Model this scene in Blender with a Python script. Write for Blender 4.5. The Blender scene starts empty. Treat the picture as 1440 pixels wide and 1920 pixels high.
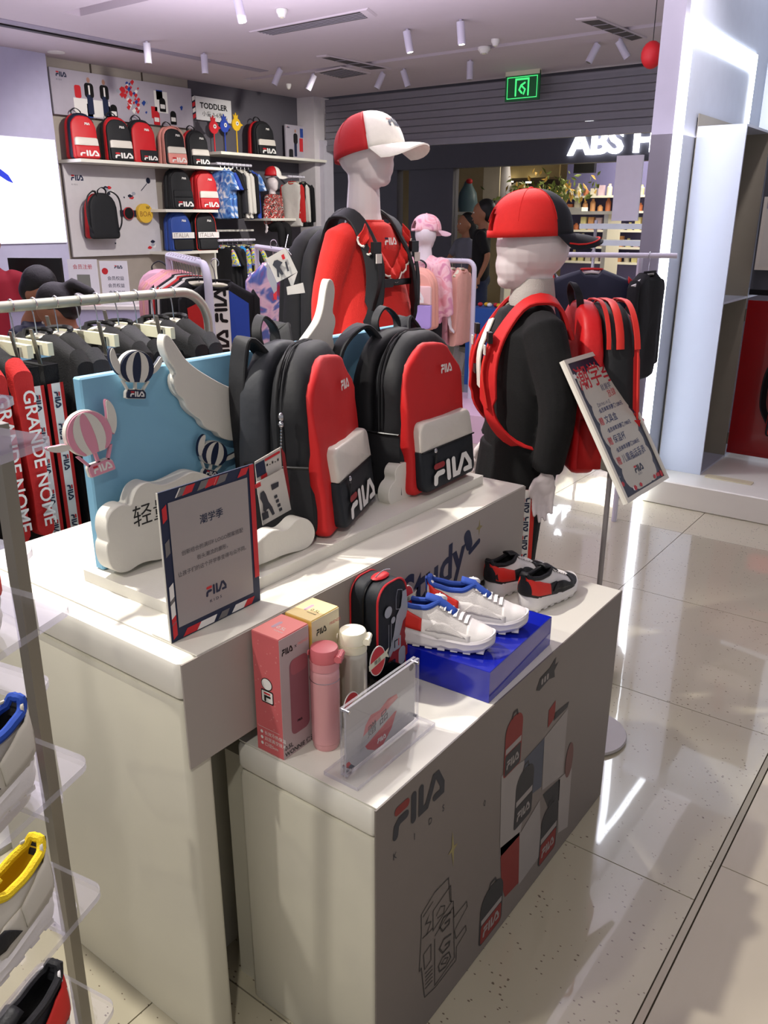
import bpy, bmesh, math, random
from math import sin, cos, pi, radians, atan2, hypot, sqrt
from mathutils import Vector, Matrix, Euler, noise
random.seed(7)
S = bpy.context.scene
COL = S.collection
# ---------------------------------------------------------------- camera
FPX, CH = 1545.0, 1.5
PITCH = math.atan(548 / FPX); AZ = math.atan(1220 / hypot(FPX, 548)); ROLL = 0.0015
FW = Vector((-sin(AZ) * cos(PITCH), cos(AZ) * cos(PITCH), -sin(PITCH)))
RT = Vector((cos(AZ), sin(AZ), 0)); UP = RT.cross(FW)
RT, UP = RT * cos(ROLL) + UP * sin(ROLL), UP * cos(ROLL) - RT * sin(ROLL)
cd = bpy.data.cameras.new('camera'); cam = bpy.data.objects.new('camera', cd); COL.objects.link(cam)
cd.sensor_fit = 'VERTICAL'; cd.sensor_height = 24; cd.lens = 24 * FPX / 1920
cd.clip_start = .05; cd.clip_end = 100
cam.matrix_world = Matrix((( RT.x, UP.x, -FW.x, 0), (RT.y, UP.y, -FW.y, 0), (RT.z, UP.z, -FW.z, CH), (0, 0, 0, 1)))
S.camera = cam
# ---------------------------------------------------------------- world, lights, exposure
W = bpy.data.worlds.new('world'); S.world = W; W.use_nodes = True
W.node_tree.nodes['Background'].inputs[0].default_value = (.93, .91, .97, 1)
W.node_tree.nodes['Background'].inputs[1].default_value = .42
S.view_settings.view_transform = 'Standard'; S.view_settings.look = 'None'
S.view_settings.exposure = 0; S.view_settings.gamma = 1; S.view_settings.use_curve_mapping = False
def light(kind, loc, to, power, color=(1, .93, .82), size=.1, ang=60, blend=.5, size_y=None):
    l = bpy.data.lights.new(kind.lower() + '_light', kind); l.energy = power; l.color = color
    if kind == 'SPOT': l.spot_size = radians(ang); l.spot_blend = blend; l.shadow_soft_size = size
    elif kind == 'AREA':
        l.size = size
        if size_y: l.shape = 'RECTANGLE'; l.size_y = size_y
    else: l.shadow_soft_size = size
    o = bpy.data.objects.new(l.name, l); COL.objects.link(o); o.location = loc
    o.rotation_euler = (Vector(to) - Vector(loc)).to_track_quat('-Z', 'Y').to_euler()
    return o
WARM, COOL = (1, .95, .87), (.80, .84, 1)
light('SPOT', (-2.1, .75, 2.8), (-1.15, 1.2, .85), 260, WARM, .035, 62, .35)
light('SPOT', (-1.75, 2.9, 2.8), (-1.1, 1.5, .85), 110, WARM, .035, 55, .45)
light('SPOT', (-1.6, -.9, 2.8), (-1.1, .8, .5), 100, WARM, .05, 60, .6)
light('SPOT', (-.4, 1.0, 2.8), (-1.75, 2.25, 1.5), 75, (1, .88, .8), .04, 38, .5)
light('SPOT', (.3, -.6, 2.8), (.1, 1.5, 0), 75, WARM, .05, 75, .6)
light('SPOT', (-4.9, 4.5, 2.8), (-7.4, 5.5, 1.3), 200, WARM, .05, 70, .6)
light('SPOT', (-5.0, 6.8, 2.8), (-7.4, 7.6, 1.4), 200, WARM, .05, 70, .6)
light('SPOT', (-3.6, .8, 2.8), (-2.2, 1.0, 1.1), 60, WARM, .05, 60, .6)
light('SPOT', (-1.0, 4.0, 2.8), (-3.0, 5.5, .8), 70, (1, .92, .95), .05, 75, .7)
light('AREA', (-3.5, 3.5, 2.78), (-3.5, 3.5, 0), 75, (.9, .88, 1), 4.5)  # broad overhead fill added for the whole shop, no visible fitting
light('AREA', (-3.2, 3.0, 1.9), (-3.2, 3.0, 2.9), 150, (.9, .84, 1), 3.5)  # unseen up-light added only to brighten the ceiling
light('AREA', (-.9, 6.9, 2.6), (-.9, 6.9, 0), 20, (.85, .93, 1), 1.6)
light('AREA', (-4.3, 11.3, 2.6), (-4.3, 11.3, 0), 45, (1, .93, .75), 2.2)
# ---------------------------------------------------------------- pixel -> point on a real plane (cm-accurate survey of the photo)
def ray(x, y): return FW * FPX + RT * (x - 720) - UP * (y - 960)
def at(x, y, ax, v):
    d = ray(x, y); i = 'xyz'.index(ax); c = Vector((0, 0, CH)); return c + d * ((v - c[i]) / d[i])
def atD(x, y, D):
    d = ray(x, y); return Vector((0, 0, CH)) + d * (D / (d.x * -sin(AZ) + d.y * cos(AZ)))
# ---------------------------------------------------------------- materials
def lin(c):
    if isinstance(c, str): c = tuple(int(c[i:i + 2], 16) / 255 for i in (0, 2, 4))
    return tuple(((v + .055) / 1.055) ** 2.4 if v > .04045 else v / 12.92 for v in c)
MATS = {}
def mat(name, c, rough=.5, metal=0, bump=0, scale=60, var=.06, emit=0, trans=0, ior=1.45, coat=0, sheen=0, vscale=None):
    if name in MATS: return MATS[name]
    m = bpy.data.materials.new(name); m.use_nodes = True; nt = m.node_tree; n = nt.nodes; L = nt.links
    b = n['Principled BSDF']; col = lin(c)
    b.inputs['Roughness'].default_value = rough; b.inputs['Metallic'].default_value = metal
    b.inputs['IOR'].default_value = ior; b.inputs['Transmission Weight'].default_value = trans
    b.inputs['Coat Weight'].default_value = coat; b.inputs['Sheen Weight'].default_value = sheen
    tc = n.new('ShaderNodeTexCoord'); nz = n.new('ShaderNodeTexNoise')
    nz.inputs['Scale'].default_value = vscale or scale * .2; nz.inputs['Detail'].default_value = 2
    L.new(tc.outputs['Object'], nz.inputs['Vector'])
    mx = n.new('ShaderNodeMixRGB'); mx.inputs[1].default_value = tuple(v * (1 - var) for v in col) + (1,)
    mx.inputs[2].default_value = tuple(min(1, v * (1 + var)) for v in col) + (1,)
    L.new(nz.outputs['Fac'], mx.inputs[0]); L.new(mx.outputs[0], b.inputs['Base Color'])
    if emit:
        L.new(mx.outputs[0], b.inputs['Emission Color']); b.inputs['Emission Strength'].default_value = emit
    if bump:
        n2 = n.new('ShaderNodeTexNoise'); n2.inputs['Scale'].default_value = scale; n2.inputs['Detail'].default_value = 3
        L.new(tc.outputs['Object'], n2.inputs['Vector'])
        bp = n.new('ShaderNodeBump'); bp.inputs['Strength'].default_value = bump; bp.inputs['Distance'].default_value = .01
        L.new(n2.outputs['Fac'], bp.inputs['Height']); L.new(bp.outputs[0], b.inputs['Normal'])
    MATS[name] = m; return m
def multi(name, stops, scale, rough=.7, dist=1.5):      # blotchy print of several colours
    if name in MATS: return MATS[name]
    m = mat(name, stops[0], rough); nt = m.node_tree; n = nt.nodes; L = nt.links
    nz = n.new('ShaderNodeTexNoise'); nz.inputs['Scale'].default_value = scale; nz.inputs['Distortion'].default_value = dist
    tc = n.new('ShaderNodeTexCoord'); L.new(tc.outputs['Object'], nz.inputs['Vector'])
    r = n.new('ShaderNodeValToRGB'); r.color_ramp.interpolation = 'EASE'
    k = len(stops)
    for i, s in enumerate(stops):
        p = .32 + .36 * i / (k - 1)
        e = r.color_ramp.elements[0] if i == 0 else (r.color_ramp.elements[1] if i == 1 else r.color_ramp.elements.new(p))
        e.position = p; e.color = lin(s) + (1,)
    L.new(nz.outputs['Fac'], r.inputs[0]); L.new(r.outputs[0], n['Principled BSDF'].inputs['Base Color'])
    return m
WHT = mat('white_lacquer', 'dedbd0', .35, coat=.2, var=.02)
WHTB = mat('white_laminate', 'c9c5b4', .42, var=.03)
CLOUD = mat('white_foam_board', 'dcd9cf', .6, bump=.05, scale=200, var=.02)
PAPER = mat('white_paper', 'dedede', .6, var=.02)
TAGW = mat('tag_card', 'c9c4bd', .5, var=.04)
BLK = mat('black_knit', '08080a', .9, bump=.25, scale=500)
BLKN = mat('black_nylon', '141519', .68, bump=.12, scale=30, var=.1)
GREYN = mat('charcoal_nylon', '2b2e34', .62, bump=.15, scale=28, var=.15)
NAVYN = mat('navy_nylon', '0f151d', .62, bump=.1, scale=40)
NAVY = mat('navy_print', '17223f', .55)
REDN = mat('red_nylon', 'c5191a', .6, bump=.15, scale=18, var=.1)
REDK = mat('red_knit', 'c21f17', .85, bump=.2, scale=450, sheen=.05)
RED = mat('red_print', 'c0232b', .5)
DRED = mat('dark_red_print', '8c2227', .6)
SILV = mat('pearl_white_nylon', 'd6d0c6', .36, bump=.3, scale=22, var=.08)
WPR = mat('white_print', 'e2e0dc', .5, var=.02)
SKIN = mat('mannequin_fibreglass', 'd9cfd0', .42, coat=.1, var=.02)
HUMAN = mat('human_skin', '9c6a4e', .6)
HAIR = mat('black_hair', '0d0a0a', .45, bump=.15, scale=120)
CHROME = mat('chrome', 'b9b9bd', .22, 1)
STEEL = mat('brushed_steel', '8e8a80', .38, .8)
CREAM = mat('cream_hanger_plastic', 'd6d4b9', .38)
RAIL = mat('silver_rail', 'a8a89c', .38, .35)
WMET = mat('white_powder_metal', 'cfccd8', .4)
BLUEB = mat('sky_blue_board', '83b9d6', .55, var=.03)
COBALT = mat('cobalt_acrylic', '101d9c', .12, coat=.6, var=.03)
GREYW = mat('grey_wall', '55525a', .75)
def clear(name, tint, fac, rough=.03):                 # thin clear plastic: see-through with a Fresnel gloss
    m = mat(name, tint, rough); nt = m.node_tree; n = nt.nodes; L = nt.links; t = n.new('ShaderNodeBsdfTransparent'); t.inputs[0].default_value = lin(tint) + (1,)
    fc = n.new('ShaderNodeLayerWeight'); fr = n.new('ShaderNodeMath'); fr.operation = 'POWER'; fr.inputs[1].default_value = 4; L.new(fc.outputs['Facing'], fr.inputs[0]); ad = n.new('ShaderNodeMath'); ad.operation = 'ADD'; ad.inputs[1].default_value = fac + .02; ad.use_clamp = True; L.new(fr.outputs[0], ad.inputs[0])
    mx = n.new('ShaderNodeMixShader'); L.new(ad.outputs[0], mx.inputs[0]); L.new(t.outputs[0], mx.inputs[1])
    g = n.new('ShaderNodeBsdfGlossy'); g.inputs['Roughness'].default_value = rough; L.new(g.outputs[0] if fac < .2 else n['Principled BSDF'].outputs[0], mx.inputs[2]); L.new(mx.outputs[0], n['Material Output'].inputs['Surface']); return m
ACRY = clear('clear_acrylic', 'fdfdff', .02); ACRE = clear('acrylic_edge', 'eeedf4', .2, .1)
PINK = mat('pink_foam', 'dc93a8', .55); PINKM = mat('pink_metallic', 'd49a9c', .32, .15, coat=.4)
LED = mat('led_diffuser', 'f2f7ff', .5, emit=12, var=0)
BLACKP = mat('black_plastic', '0b0b0c', .4)
# ---------------------------------------------------------------- mesh building
def I(p): return Vector(p)
class MB:
    def __init__(s, M=None): s.v = []; s.f = []; s.m = []; s.M = M or Matrix.Identity(4); s.k = 0
    def add(s, vs, fs, k=None):
        o = len(s.v); s.v += [s.M @ Vector(p) for p in vs]; s.f += [tuple(i + o for i in f) for f in fs]
        s.m += [s.k if k is None else k] * len(fs); return s
    def box(s, c, d, R=None, k=None):
        x, y, z = d[0] / 2, d[1] / 2, d[2] / 2; R = R or Matrix.Identity(3); c = Vector(c)
        vs = [c + R @ Vector((a * x, b * y, e * z)) for a in (-1, 1) for b in (-1, 1) for e in (-1, 1)]
        return s.add(vs, [(0, 1, 3, 2), (4, 6, 7, 5), (0, 4, 5, 1), (2, 3, 7, 6), (0, 2, 6, 4), (1, 5, 7, 3)], k)
    def b2(s, a, b, k=None): return s.box([(a[i] + b[i]) / 2 for i in range(3)], [abs(b[i] - a[i]) for i in range(3)], k=k)
    def loft(s, rings, cap0=True, cap1=True, closed=True, k=None):
        n = len(rings[0]); vs = [p for r in rings for p in r]; fs = []
        for i in range(len(rings) - 1):
            for j in range(n if closed else n - 1):
                a = i * n + j; b = i * n + (j + 1) % n; fs.append((a, b, b + n, a + n))
        if cap0: fs.append(tuple(range(n))[::-1])
        if cap1: fs.append(tuple((len(rings) - 1) * n + j for j in range(n)))
        return s.add(vs, fs, k)
    def tube(s, path, r, seg=8, k=None, caps=True):
        path = [Vector(p) for p in path]; rs = r if isinstance(r, (list, tuple)) else [r] * len(path); rings = []
        t0 = (path[1] - path[0]).normalized(); u = t0.orthogonal().normalized()
        for i, p in enumerate(path):
            t = (path[min(i + 1, len(path) - 1)] - path[max(i - 1, 0)]).normalized()
            u = (u - t * u.dot(t)); u = u.normalized() if u.length > 1e-6 else t.orthogonal().normalized(); w = t.cross(u)
            rings.append([p + (u * cos(a) + w * sin(a)) * rs[i] for a in [2 * pi * j / seg for j in range(seg)]])
        return s.loft(rings, caps, caps, k=k)
    def strap(s, path, w, th, wd=None, k=None):       # flat belt; wd = width direction
        path = [Vector(p) for p in path]; rings = []
        for i, p in enumerate(path):
            t = (path[min(i + 1, len(path) - 1)] - path[max(i - 1, 0)]).normalized()
            d = Vector(wd[i] if isinstance(wd, list) else (wd or (0, 1, 0))); d = (d - t * d.dot(t)).normalized(); n = t.cross(d)
            wi = w[i] if isinstance(w, list) else w
            rings.append([p + d * a * wi / 2 + n * b * th / 2 for a, b in ((-1, -.6), (-.9, -1), (.9, -1), (1, -.6), (1, .6), (.9, 1), (-.9, 1), (-1, .6))])
        return s.loft(rings, k=k)
    def lathe(s, prof, seg=24, c=(0, 0, 0), k=None):  # prof = [(r, z)]
        c = Vector(c); return s.loft([[c + Vector((r * cos(2 * pi * j / seg), r * sin(2 * pi * j / seg), z)) for j in range(seg)] for r, z in prof], k=k)
    def ell(s, c, r, seg=14, rg=9, R=None, k=None):
        c = Vector(c); R = R or Matrix.Identity(3)
        return s.loft([[c + R @ Vector((r[0] * sin(a) * cos(b), r[1] * sin(a) * sin(b), -r[2] * cos(a))) for b in [2 * pi * j / seg for j in range(seg)]]
                       for a in [max(.04, min(pi - .04, pi * i / rg)) for i in range(rg + 1)]], k=k)
    def prism(s, poly, f, t0, t1, k=None, bev=0):     # poly 2D; f(u, v, t) -> 3D
        if bev:
            c = (sum(p[0] for p in poly) / len(poly), sum(p[1] for p in poly) / len(poly))
            ins = inset(poly, bev)
            return s.loft([[f(u, v, t0) for u, v in poly], [f(u, v, t1 - bev) for u, v in poly], [f(u, v, t1) for u, v in ins]], k=k)
        return s.loft([[f(u, v, t0) for u, v in poly], [f(u, v, t1) for u, v in poly]], k=k)
    def puff(s, poly, f, t0, t1, r, bulge=0, wr=0, rings=4, k=None, seed=0, bulge0=0):   # pillowy slab, front at t1
        c = (sum(p[0] for p in poly) / len(poly), sum(p[1] for p in poly) / len(poly))
        def sc(q): return [(c[0] + (u - c[0]) * q, c[1] + (v - c[1]) * q) for u, v in poly]
        R0 = max(hypot(u - c[0], v - c[1]) for u, v in poly); e = r / R0; sg = 1 if t1 > t0 else -1
        L = []
        for q in [.02] + [(1 - e) * (i + 1) / (rings) for i in range(rings)]: L.append((q, t0 - sg * bulge0 * (1 - (q / (1 - e)) ** 2)))
        for a in (30, 60, 90): L.append((1 - e + e * sin(radians(a)), t0 + sg * r * (1 - cos(radians(a)))))
        m = max(1, int((abs(t1 - t0) - 2 * r) / .03))
        for i in range(1, m): L.append((1, t0 + sg * (r + (abs(t1 - t0) - 2 * r) * i / m)))
        for a in (90, 60, 30): L.append((1 - e + e * sin(radians(a)), t1 - sg * r * (1 - cos(radians(a)))))
        for q in [(1 - e) * (i + 1) / (rings) for i in range(rings)][::-1] + [.02]: L.append((q, t1 + sg * bulge * (1 - (q / (1 - e)) ** 2)))
        rr = []
        for q, t in L:
            ring = []
            for u, v in sc(q):
                p = Vector(f(u, v, t))
                if wr: p += noise.noise_vector(p * 14 + Vector((seed, seed, 0))) * wr
                ring.append(p)
            rr.append(ring)
        return s.loft(rr, k=k)
    def ribbon(s, pts, w, f, k=None, cap=True):       # stroked line mapped by f(u, v)
        P = []
        for a, b in zip(pts[:-1], pts[1:]):
            n = max(1, int(hypot(b[0] - a[0], b[1] - a[1]) / .35))
            P += [(a[0] + (b[0] - a[0]) * i / n, a[1] + (b[1] - a[1]) * i / n) for i in range(n)]
        P.append(pts[-1]); L = []; Rr = []
        for i, p in enumerate(P):
            a = P[max(i - 1, 0)]; b = P[min(i + 1, len(P) - 1)]
            def nrm(q, r_):
                d = (r_[0] - q[0], r_[1] - q[1]); l = hypot(*d) or 1; return (-d[1] / l, d[0] / l)
            if 0 < i < len(P) - 1:
                n1 = nrm(a, p); n2 = nrm(p, b); n = (n1[0] + n2[0], n1[1] + n2[1]); l = hypot(*n) or 1; n = (n[0] / l, n[1] / l)
                q = 1 / max(.5, n[0] * n1[0] + n[1] * n1[1]); n = (n[0] * q, n[1] * q)
            else: n = nrm(a, b)
            L.append((p[0] + n[0] * w / 2, p[1] + n[1] * w / 2)); Rr.append((p[0] - n[0] * w / 2, p[1] - n[1] * w / 2))
        vs = [f(*p) for p in L] + [f(*p) for p in Rr]; n = len(P)
        fs = [(i, i + 1, n + i + 1, n + i) for i in range(n - 1)]
        s.add(vs, fs, k)
        if cap:
            for e, q in ((0, 1), (-1, n - 2)):
                c = P[e]; d = P[q]; a0 = atan2(c[1] - d[1], c[0] - d[0])
                arc = [(c[0] + w / 2 * cos(a0 + a), c[1] + w / 2 * sin(a0 + a)) for a in [pi * j / 6 - pi / 2 for j in range(7)]]
                s.add([f(*p) for p in arc], [tuple(range(7))], k)
        return s
    def build(s, name, m, parent=None, smooth=True, label=None):
        me = bpy.data.meshes.new(name); me.from_pydata([tuple(p) for p in s.v], [], s.f)
        for x in (m if isinstance(m, (list, tuple)) else [m]): me.materials.append(x)
        if isinstance(m, (list, tuple)): me.polygons.foreach_set('material_index', s.m)
        bm = bmesh.new(); bm.from_mesh(me); bmesh.ops.remove_doubles(bm, verts=bm.verts, dist=1e-5)
        bmesh.ops.recalc_face_normals(bm, faces=bm.faces); bm.to_mesh(me); bm.free()
        if smooth:
            me.shade_smooth()
            try: me.set_sharp_from_angle(angle=radians(38))
            except Exception: pass
        o = bpy.data.objects.new(name, me); COL.objects.link(o); o.parent = parent
        if label: o['label'] = label
        return o
def inset(poly, d):
    n = len(poly); A = sum(poly[i][0] * poly[(i + 1) % n][1] - poly[(i + 1) % n][0] * poly[i][1] for i in range(n)); sg = 1 if A > 0 else -1; out = []
    for i in range(n):
        a, b, c = poly[i - 1], poly[i], poly[(i + 1) % n]
        d1 = (b[0] - a[0], b[1] - a[1]); d2 = (c[0] - b[0], c[1] - b[1]); l1 = hypot(*d1) or 1; l2 = hypot(*d2) or 1
        m = (-d1[1] / l1 - d2[1] / l2, d1[0] / l1 + d2[0] / l2); l = hypot(*m) or 1
        out.append((b[0] + sg * m[0] / l * d, b[1] + sg * m[1] / l * d))
    return out
def rrect(x0, y0, x1, y1, r, n=5):
    rs = r if isinstance(r, (list, tuple)) else [r] * 4; P = []
    for (cx, cy, a0), q in zip(((x0, y0, 180), (x1, y0, 270), (x1, y1, 0), (x0, y1, 90)), rs):
        ox = cx + (q if cx == x0 else -q); oy = cy + (q if cy == y0 else -q)
        for i in range(n + 1): a = radians(a0 + 90 * i / n); P.append((ox + q * cos(a), oy + q * sin(a)))
    return P
def smoothp(pts, it=2):
    for _ in range(it):
        q = []
        for i, p in enumerate(pts):
            b = pts[(i + 1) % len(pts)]; q += [(p[0] * .75 + b[0] * .25, p[1] * .75 + b[1] * .25), (p[0] * .25 + b[0] * .75, p[1] * .25 + b[1] * .75)]
        pts = q
    return pts
def spl(pts, n=6):                                     # Catmull-Rom through 3D points
    P = [Vector(p) for p in pts]; P = [2 * P[0] - P[1]] + P + [2 * P[-1] - P[-2]]; o = []
    for i in range(1, len(P) - 2):
        for j in range(n):
            t = j / n; a, b, c, d = P[i - 1:i + 3]
            o.append(.5 * ((2 * b) + (c - a) * t + (2 * a - 5 * b + 4 * c - d) * t * t + (3 * b - a - 3 * c + d) * t ** 3))
    o.append(P[-2]); return o
def thing(name, label, cat, loc=(0, 0, 0), rz=0, group=None, rot=None):
    o = bpy.data.objects.new(name, None); COL.objects.link(o); o.location = loc; o.rotation_euler = rot or (0, 0, rz)
    o.empty_display_size = .1; return tag(o, label, cat, group)
def tag(o, label, cat, group=None):
    o['label'] = label; o['category'] = cat
    if group: o['group'] = group
    return o
def stru(o): o['kind'] = 'structure'; return o
def kids(o): return CH_.get(o.name, [])
def dup(root, loc, rz, label, group=None, scale=None):
    r = root.copy(); COL.objects.link(r); r.location = loc; r.rotation_euler = (0, 0, rz); r['label'] = label
    if scale: r.scale = (scale,) * 3
    if group: r['group'] = group
    for ch in [c for c in COL.objects if c.parent == root]:
        c = ch.copy(); COL.objects.link(c); c.parent = r
        for g in [q for q in COL.objects if q.parent == ch]:
            d = g.copy(); COL.objects.link(d); d.parent = c
    return r
def frame(o, u, v):                                    # plane mapping: f(a, b, t) = o + u a + v b + n t
    o = Vector(o); u = Vector(u).normalized(); v = Vector(v); v = (v - u * v.dot(u)).normalized(); n = u.cross(v)
    return lambda a, b, t=0: o + u * a + v * b + n * t
def fila(mbr, mbb, f, h, r2=None):                     # the wordmark, height h, starts at f(0, 0)
    g = lambda u, v: f(u * h, v * h)
    mbr.ribbon([(.2, .84), (.62, .84)], .26, g)
    mbb.ribbon([(.6, .5), (.3, .5), (.16, .4), (.12, .12)], .24, g)
    mbb.ribbon([(.95, .86), (.95, .12)], .24, g)
    mbb.ribbon([(1.3, .86), (1.3, .14), (1.58, .14), (1.78, .5), (1.94, .84), (2.1, .84), (2.36, .4), (2.36, .16), (2.0, .16)], .23, g)
def logo(parent, f, h, c1, c2, name='lettering', n3=None):
    a, b = MB(), MB(); fila(a, b, f, h)
    mb = MB(); mb.add(a.v, a.f, 0); mb.add(b.v, b.f, 1); o = mb.build(name, [c1, c2], parent, smooth=False); return o
def text(s, size, f, m, parent, name='lettering', align='LEFT', ext=0, sx=1, bold=0):
    c = bpy.data.curves.new('t', 'FONT'); c.body = s; c.size = size; c.align_x = align; c.offset = bold; c.resolution_u = 3; c.extrude = ext
    o = bpy.data.objects.new('t', c); COL.objects.link(o); dg = bpy.context.evaluated_depsgraph_get()
    me = bpy.data.meshes.new_from_object(o.evaluated_get(dg)); bpy.data.objects.remove(o); bpy.data.curves.remove(c)
    for v in me.vertices: v.co = f(v.co.x * sx, v.co.y) if not ext else f(v.co.x * sx, v.co.y, v.co.z)
    me.materials.clear(); me.materials.append(m); r = bpy.data.objects.new(name, me); COL.objects.link(r); r.parent = parent; me.name = name
    return r
def flat(poly, f, m, parent, name, t=0):
    mb = MB(); mb.add([f(u, v, t) for u, v in poly], [tuple(range(len(poly)))]); return mb.build(name, m, parent, smooth=False)
def remesh(mb, name, m, parent, vox=.008, sm=2):       # one continuous skin from overlapping volumes
    o = mb.build(name, m, parent); md = o.modifiers.new('r', 'REMESH'); md.mode = 'VOXEL'; md.voxel_size = vox
    m2 = o.modifiers.new('s', 'SMOOTH'); m2.iterations = sm; m2.factor = .6
    dg = bpy.context.evaluated_depsgraph_get(); me = bpy.data.meshes.new_from_object(o.evaluated_get(dg))
    o.modifiers.clear(); o.data = me; me.materials.clear(); me.materials.append(m); me.shade_smooth(); me.name = name
    return o
# ================================================================ setting
def terrazzo():
    m = mat('terrazzo', 'b4ad97', .14, coat=1, var=.05, vscale=1.5); nt = m.node_tree; n = nt.nodes; L = nt.links
    tc = n.new('ShaderNodeTexCoord'); gm = n.new('ShaderNodeNewGeometry')
    mp = n.new('ShaderNodeMapping'); mp.inputs['Scale'].default_value = (60, 95, 60); mp.inputs['Rotation'].default_value = (0, 0, .5)
    L.new(gm.outputs['Position'], mp.inputs[0])
    v = n.new('ShaderNodeTexVoronoi'); v.inputs['Scale'].default_value = 1; L.new(mp.outputs[0], v.inputs['Vector'])
    nn = n.new('ShaderNodeTexNoise'); nn.inputs['Scale'].default_value = 9; L.new(gm.outputs['Position'], nn.inputs['Vector'])
    ma = n.new('ShaderNodeMath'); ma.operation = 'MULTIPLY'; ma.inputs[1].default_value = .3; L.new(nn.outputs['Fac'], ma.inputs[0])
    lt = n.new('ShaderNodeMath'); lt.operation = 'LESS_THAN'; L.new(v.outputs['Distance'], lt.inputs[0]); L.new(ma.outputs[0], lt.inputs[1])
    sep = n.new('ShaderNodeSeparateColor'); L.new(v.outputs['Color'], sep.inputs[0])
    gt = n.new('ShaderNodeMath'); gt.operation = 'GREATER_THAN'; gt.inputs[1].default_value = .5; L.new(sep.outputs[0], gt.inputs[0])
    mu = n.new('ShaderNodeMath'); mu.operation = 'MULTIPLY'; L.new(lt.outputs[0], mu.inputs[0]); L.new(gt.outputs[0], mu.inputs[1])
    b = n['Principled BSDF']; src = b.inputs['Base Color'].links[0].from_socket
    mx = n.new('ShaderNodeMixRGB'); mx.inputs[2].default_value = lin('6f6455') + (1,); L.new(mu.outputs[0], mx.inputs[0]); L.new(src, mx.inputs[1]); L.new(mx.outputs[0], b.inputs['Base Color'])
    wv = n.new('ShaderNodeTexNoise'); wv.inputs['Scale'].default_value = 3.5; wv.inputs['Detail'].default_value = 1; L.new(gm.outputs['Position'], wv.inputs['Vector'])
    bp = n.new('ShaderNodeBump'); bp.inputs['Strength'].default_value = .25; bp.inputs['Distance'].default_value = .003; L.new(wv.outputs['Fac'], bp.inputs['Height']); L.new(bp.outputs[0], b.inputs['Normal']); L.new(bp.outputs[0], b.inputs['Coat Normal'])
    return m
TERR = terrazzo(); TILE = mat('cream_floor_tile', 'b3aa98', .22, coat=.3, var=.05, vscale=2)
GROUT = mat('grout', '6d6759', .8)
fl = MB().b2((-8.2, -2.2, -.12), (3, 14.5, -.012)).build('floor', GROUT, smooth=False); stru(fl)
tm = MB(); tm.box((0, 0, 0), (.797, .797, .012)); t0 = None
for i in range(-10, 0):
    for j in range(-3, 11):
        x, y = -.32 + .8 * (i + .5), .05 + .8 * (j + .5)
        if y > 8.6: continue
        if t0 is None: t0 = tm.build('tile', TERR, fl, smooth=False); o = t0
        else: o = t0.copy(); COL.objects.link(o)
        o.location = (x, y, -.006); o.rotation_euler = (random.uniform(-.0012, .0012), random.uniform(-.0012, .0012), 0)
tm = MB(); tm.box((0, 0, 0), (1.197, 1.197, .012)); t1 = None
for i in range(3):
    for j in range(-3, 7):
        if t1 is None: t1 = tm.build('tile', TILE, fl, smooth=False); o = t1
        else: o = t1.copy(); COL.objects.link(o)
        o.location = (-.302 + 1.2 * (i + .5), 1.8 + 1.2 * (j + .5), -.006)
for i in range(-7, 3):
    for j in range(0, 5):
        o = t1.copy(); COL.objects.link(o); o.location = (1.2 * (i + .5), 8.62 + 1.2 * (j + .5), -.006)
stru(MB().b2((-.318, -2.2, -.012), (-.304, 6, .001)).build('trim_1', mat('floor_trim_steel', 'a49c88', .35, .7), smooth=False))
CEIL = mat('ceiling_paint', 'c4b9c0', .85, var=.02)
# ceiling slab cut by grooves (channels along X at several y, one along Y by the shelf wall)
gx = [(1.95, 2.07, -6.9, -3.2), (3.1, 3.22, -6.3, -2.2), (4.05, 4.2, -5.9, -2.0), (6.9, 7.02, -7.0, -2.2)]
cm = MB(); ys = [-2.2]
for a, b, _, _ in gx: ys += [a, b]
ys += [8.5]
for i in range(0, len(ys), 2): cm.b2((-8.2, ys[i], 2.9), (3, ys[i + 1], 3.0))
for a, b, x0, x1 in gx: cm.b2((-8.2, a, 2.9), (x0, b, 3.0)); cm.b2((x1, a, 2.9), (3, b, 3.0)); cm.b2((x0, a, 2.99), (x1, b, 3.0))
stru(cm.build('ceiling', CEIL, smooth=False))
GRV = mat('groove_grey', '9a93a3', .8)
ALIN = [at(0, 60, 'z', 2.9).x]
gl = MB().b2((-6.55, 3.0, 2.895), (-6.43, 6.7, 2.902)).build('trim_2', GRV, smooth=False); stru(gl)
# left wall with recessed dark toddler bay
WX = -7.54
stru(MB().b2((WX - .2, 6.62, 0), (WX, 8.35, 2.9)).build('wall_left', GREYW, smooth=False))
CR = mat('cream_panelling', 'a39a90', .7)
wb = MB()
stru(MB().b2((WX - .2, 4.86, 0), (WX - .01, 6.62, 2.9)).build('wall_left_panelled', CR, smooth=False)).name = 'trim_3'
for y in (5.42, 6.02):
    wb.b2((WX - .012, y - .006, 2.42), (WX + .002, y + .006, 2.9))
stru(wb.build('trim_4', mat('seam_brown', '4a413a', .8), smooth=False))
LW = mat('lilac_white_wall', 'b5b2cc', .8)
stru(MB().b2((WX - .2, -2.2, 0), (WX + .12, 4.87, 2.9)).build('wall_left_screen', LW, smooth=False)).name = 'wall_left.001'
PW = mat('white_pillar_paint', 'cfc9cc', .7)
stru(MB().b2((WX - .2, 8.33, 0), (-7.27, 8.62, 2.9)).build('wall_back', PW, smooth=False))
stru(MB().b2((-7.27, 8.42, 0), (-7.2, 8.6, 2.42)).build('trim_5', mat('shutter_guide', 'bdb9c4', .5), smooth=False))
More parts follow.
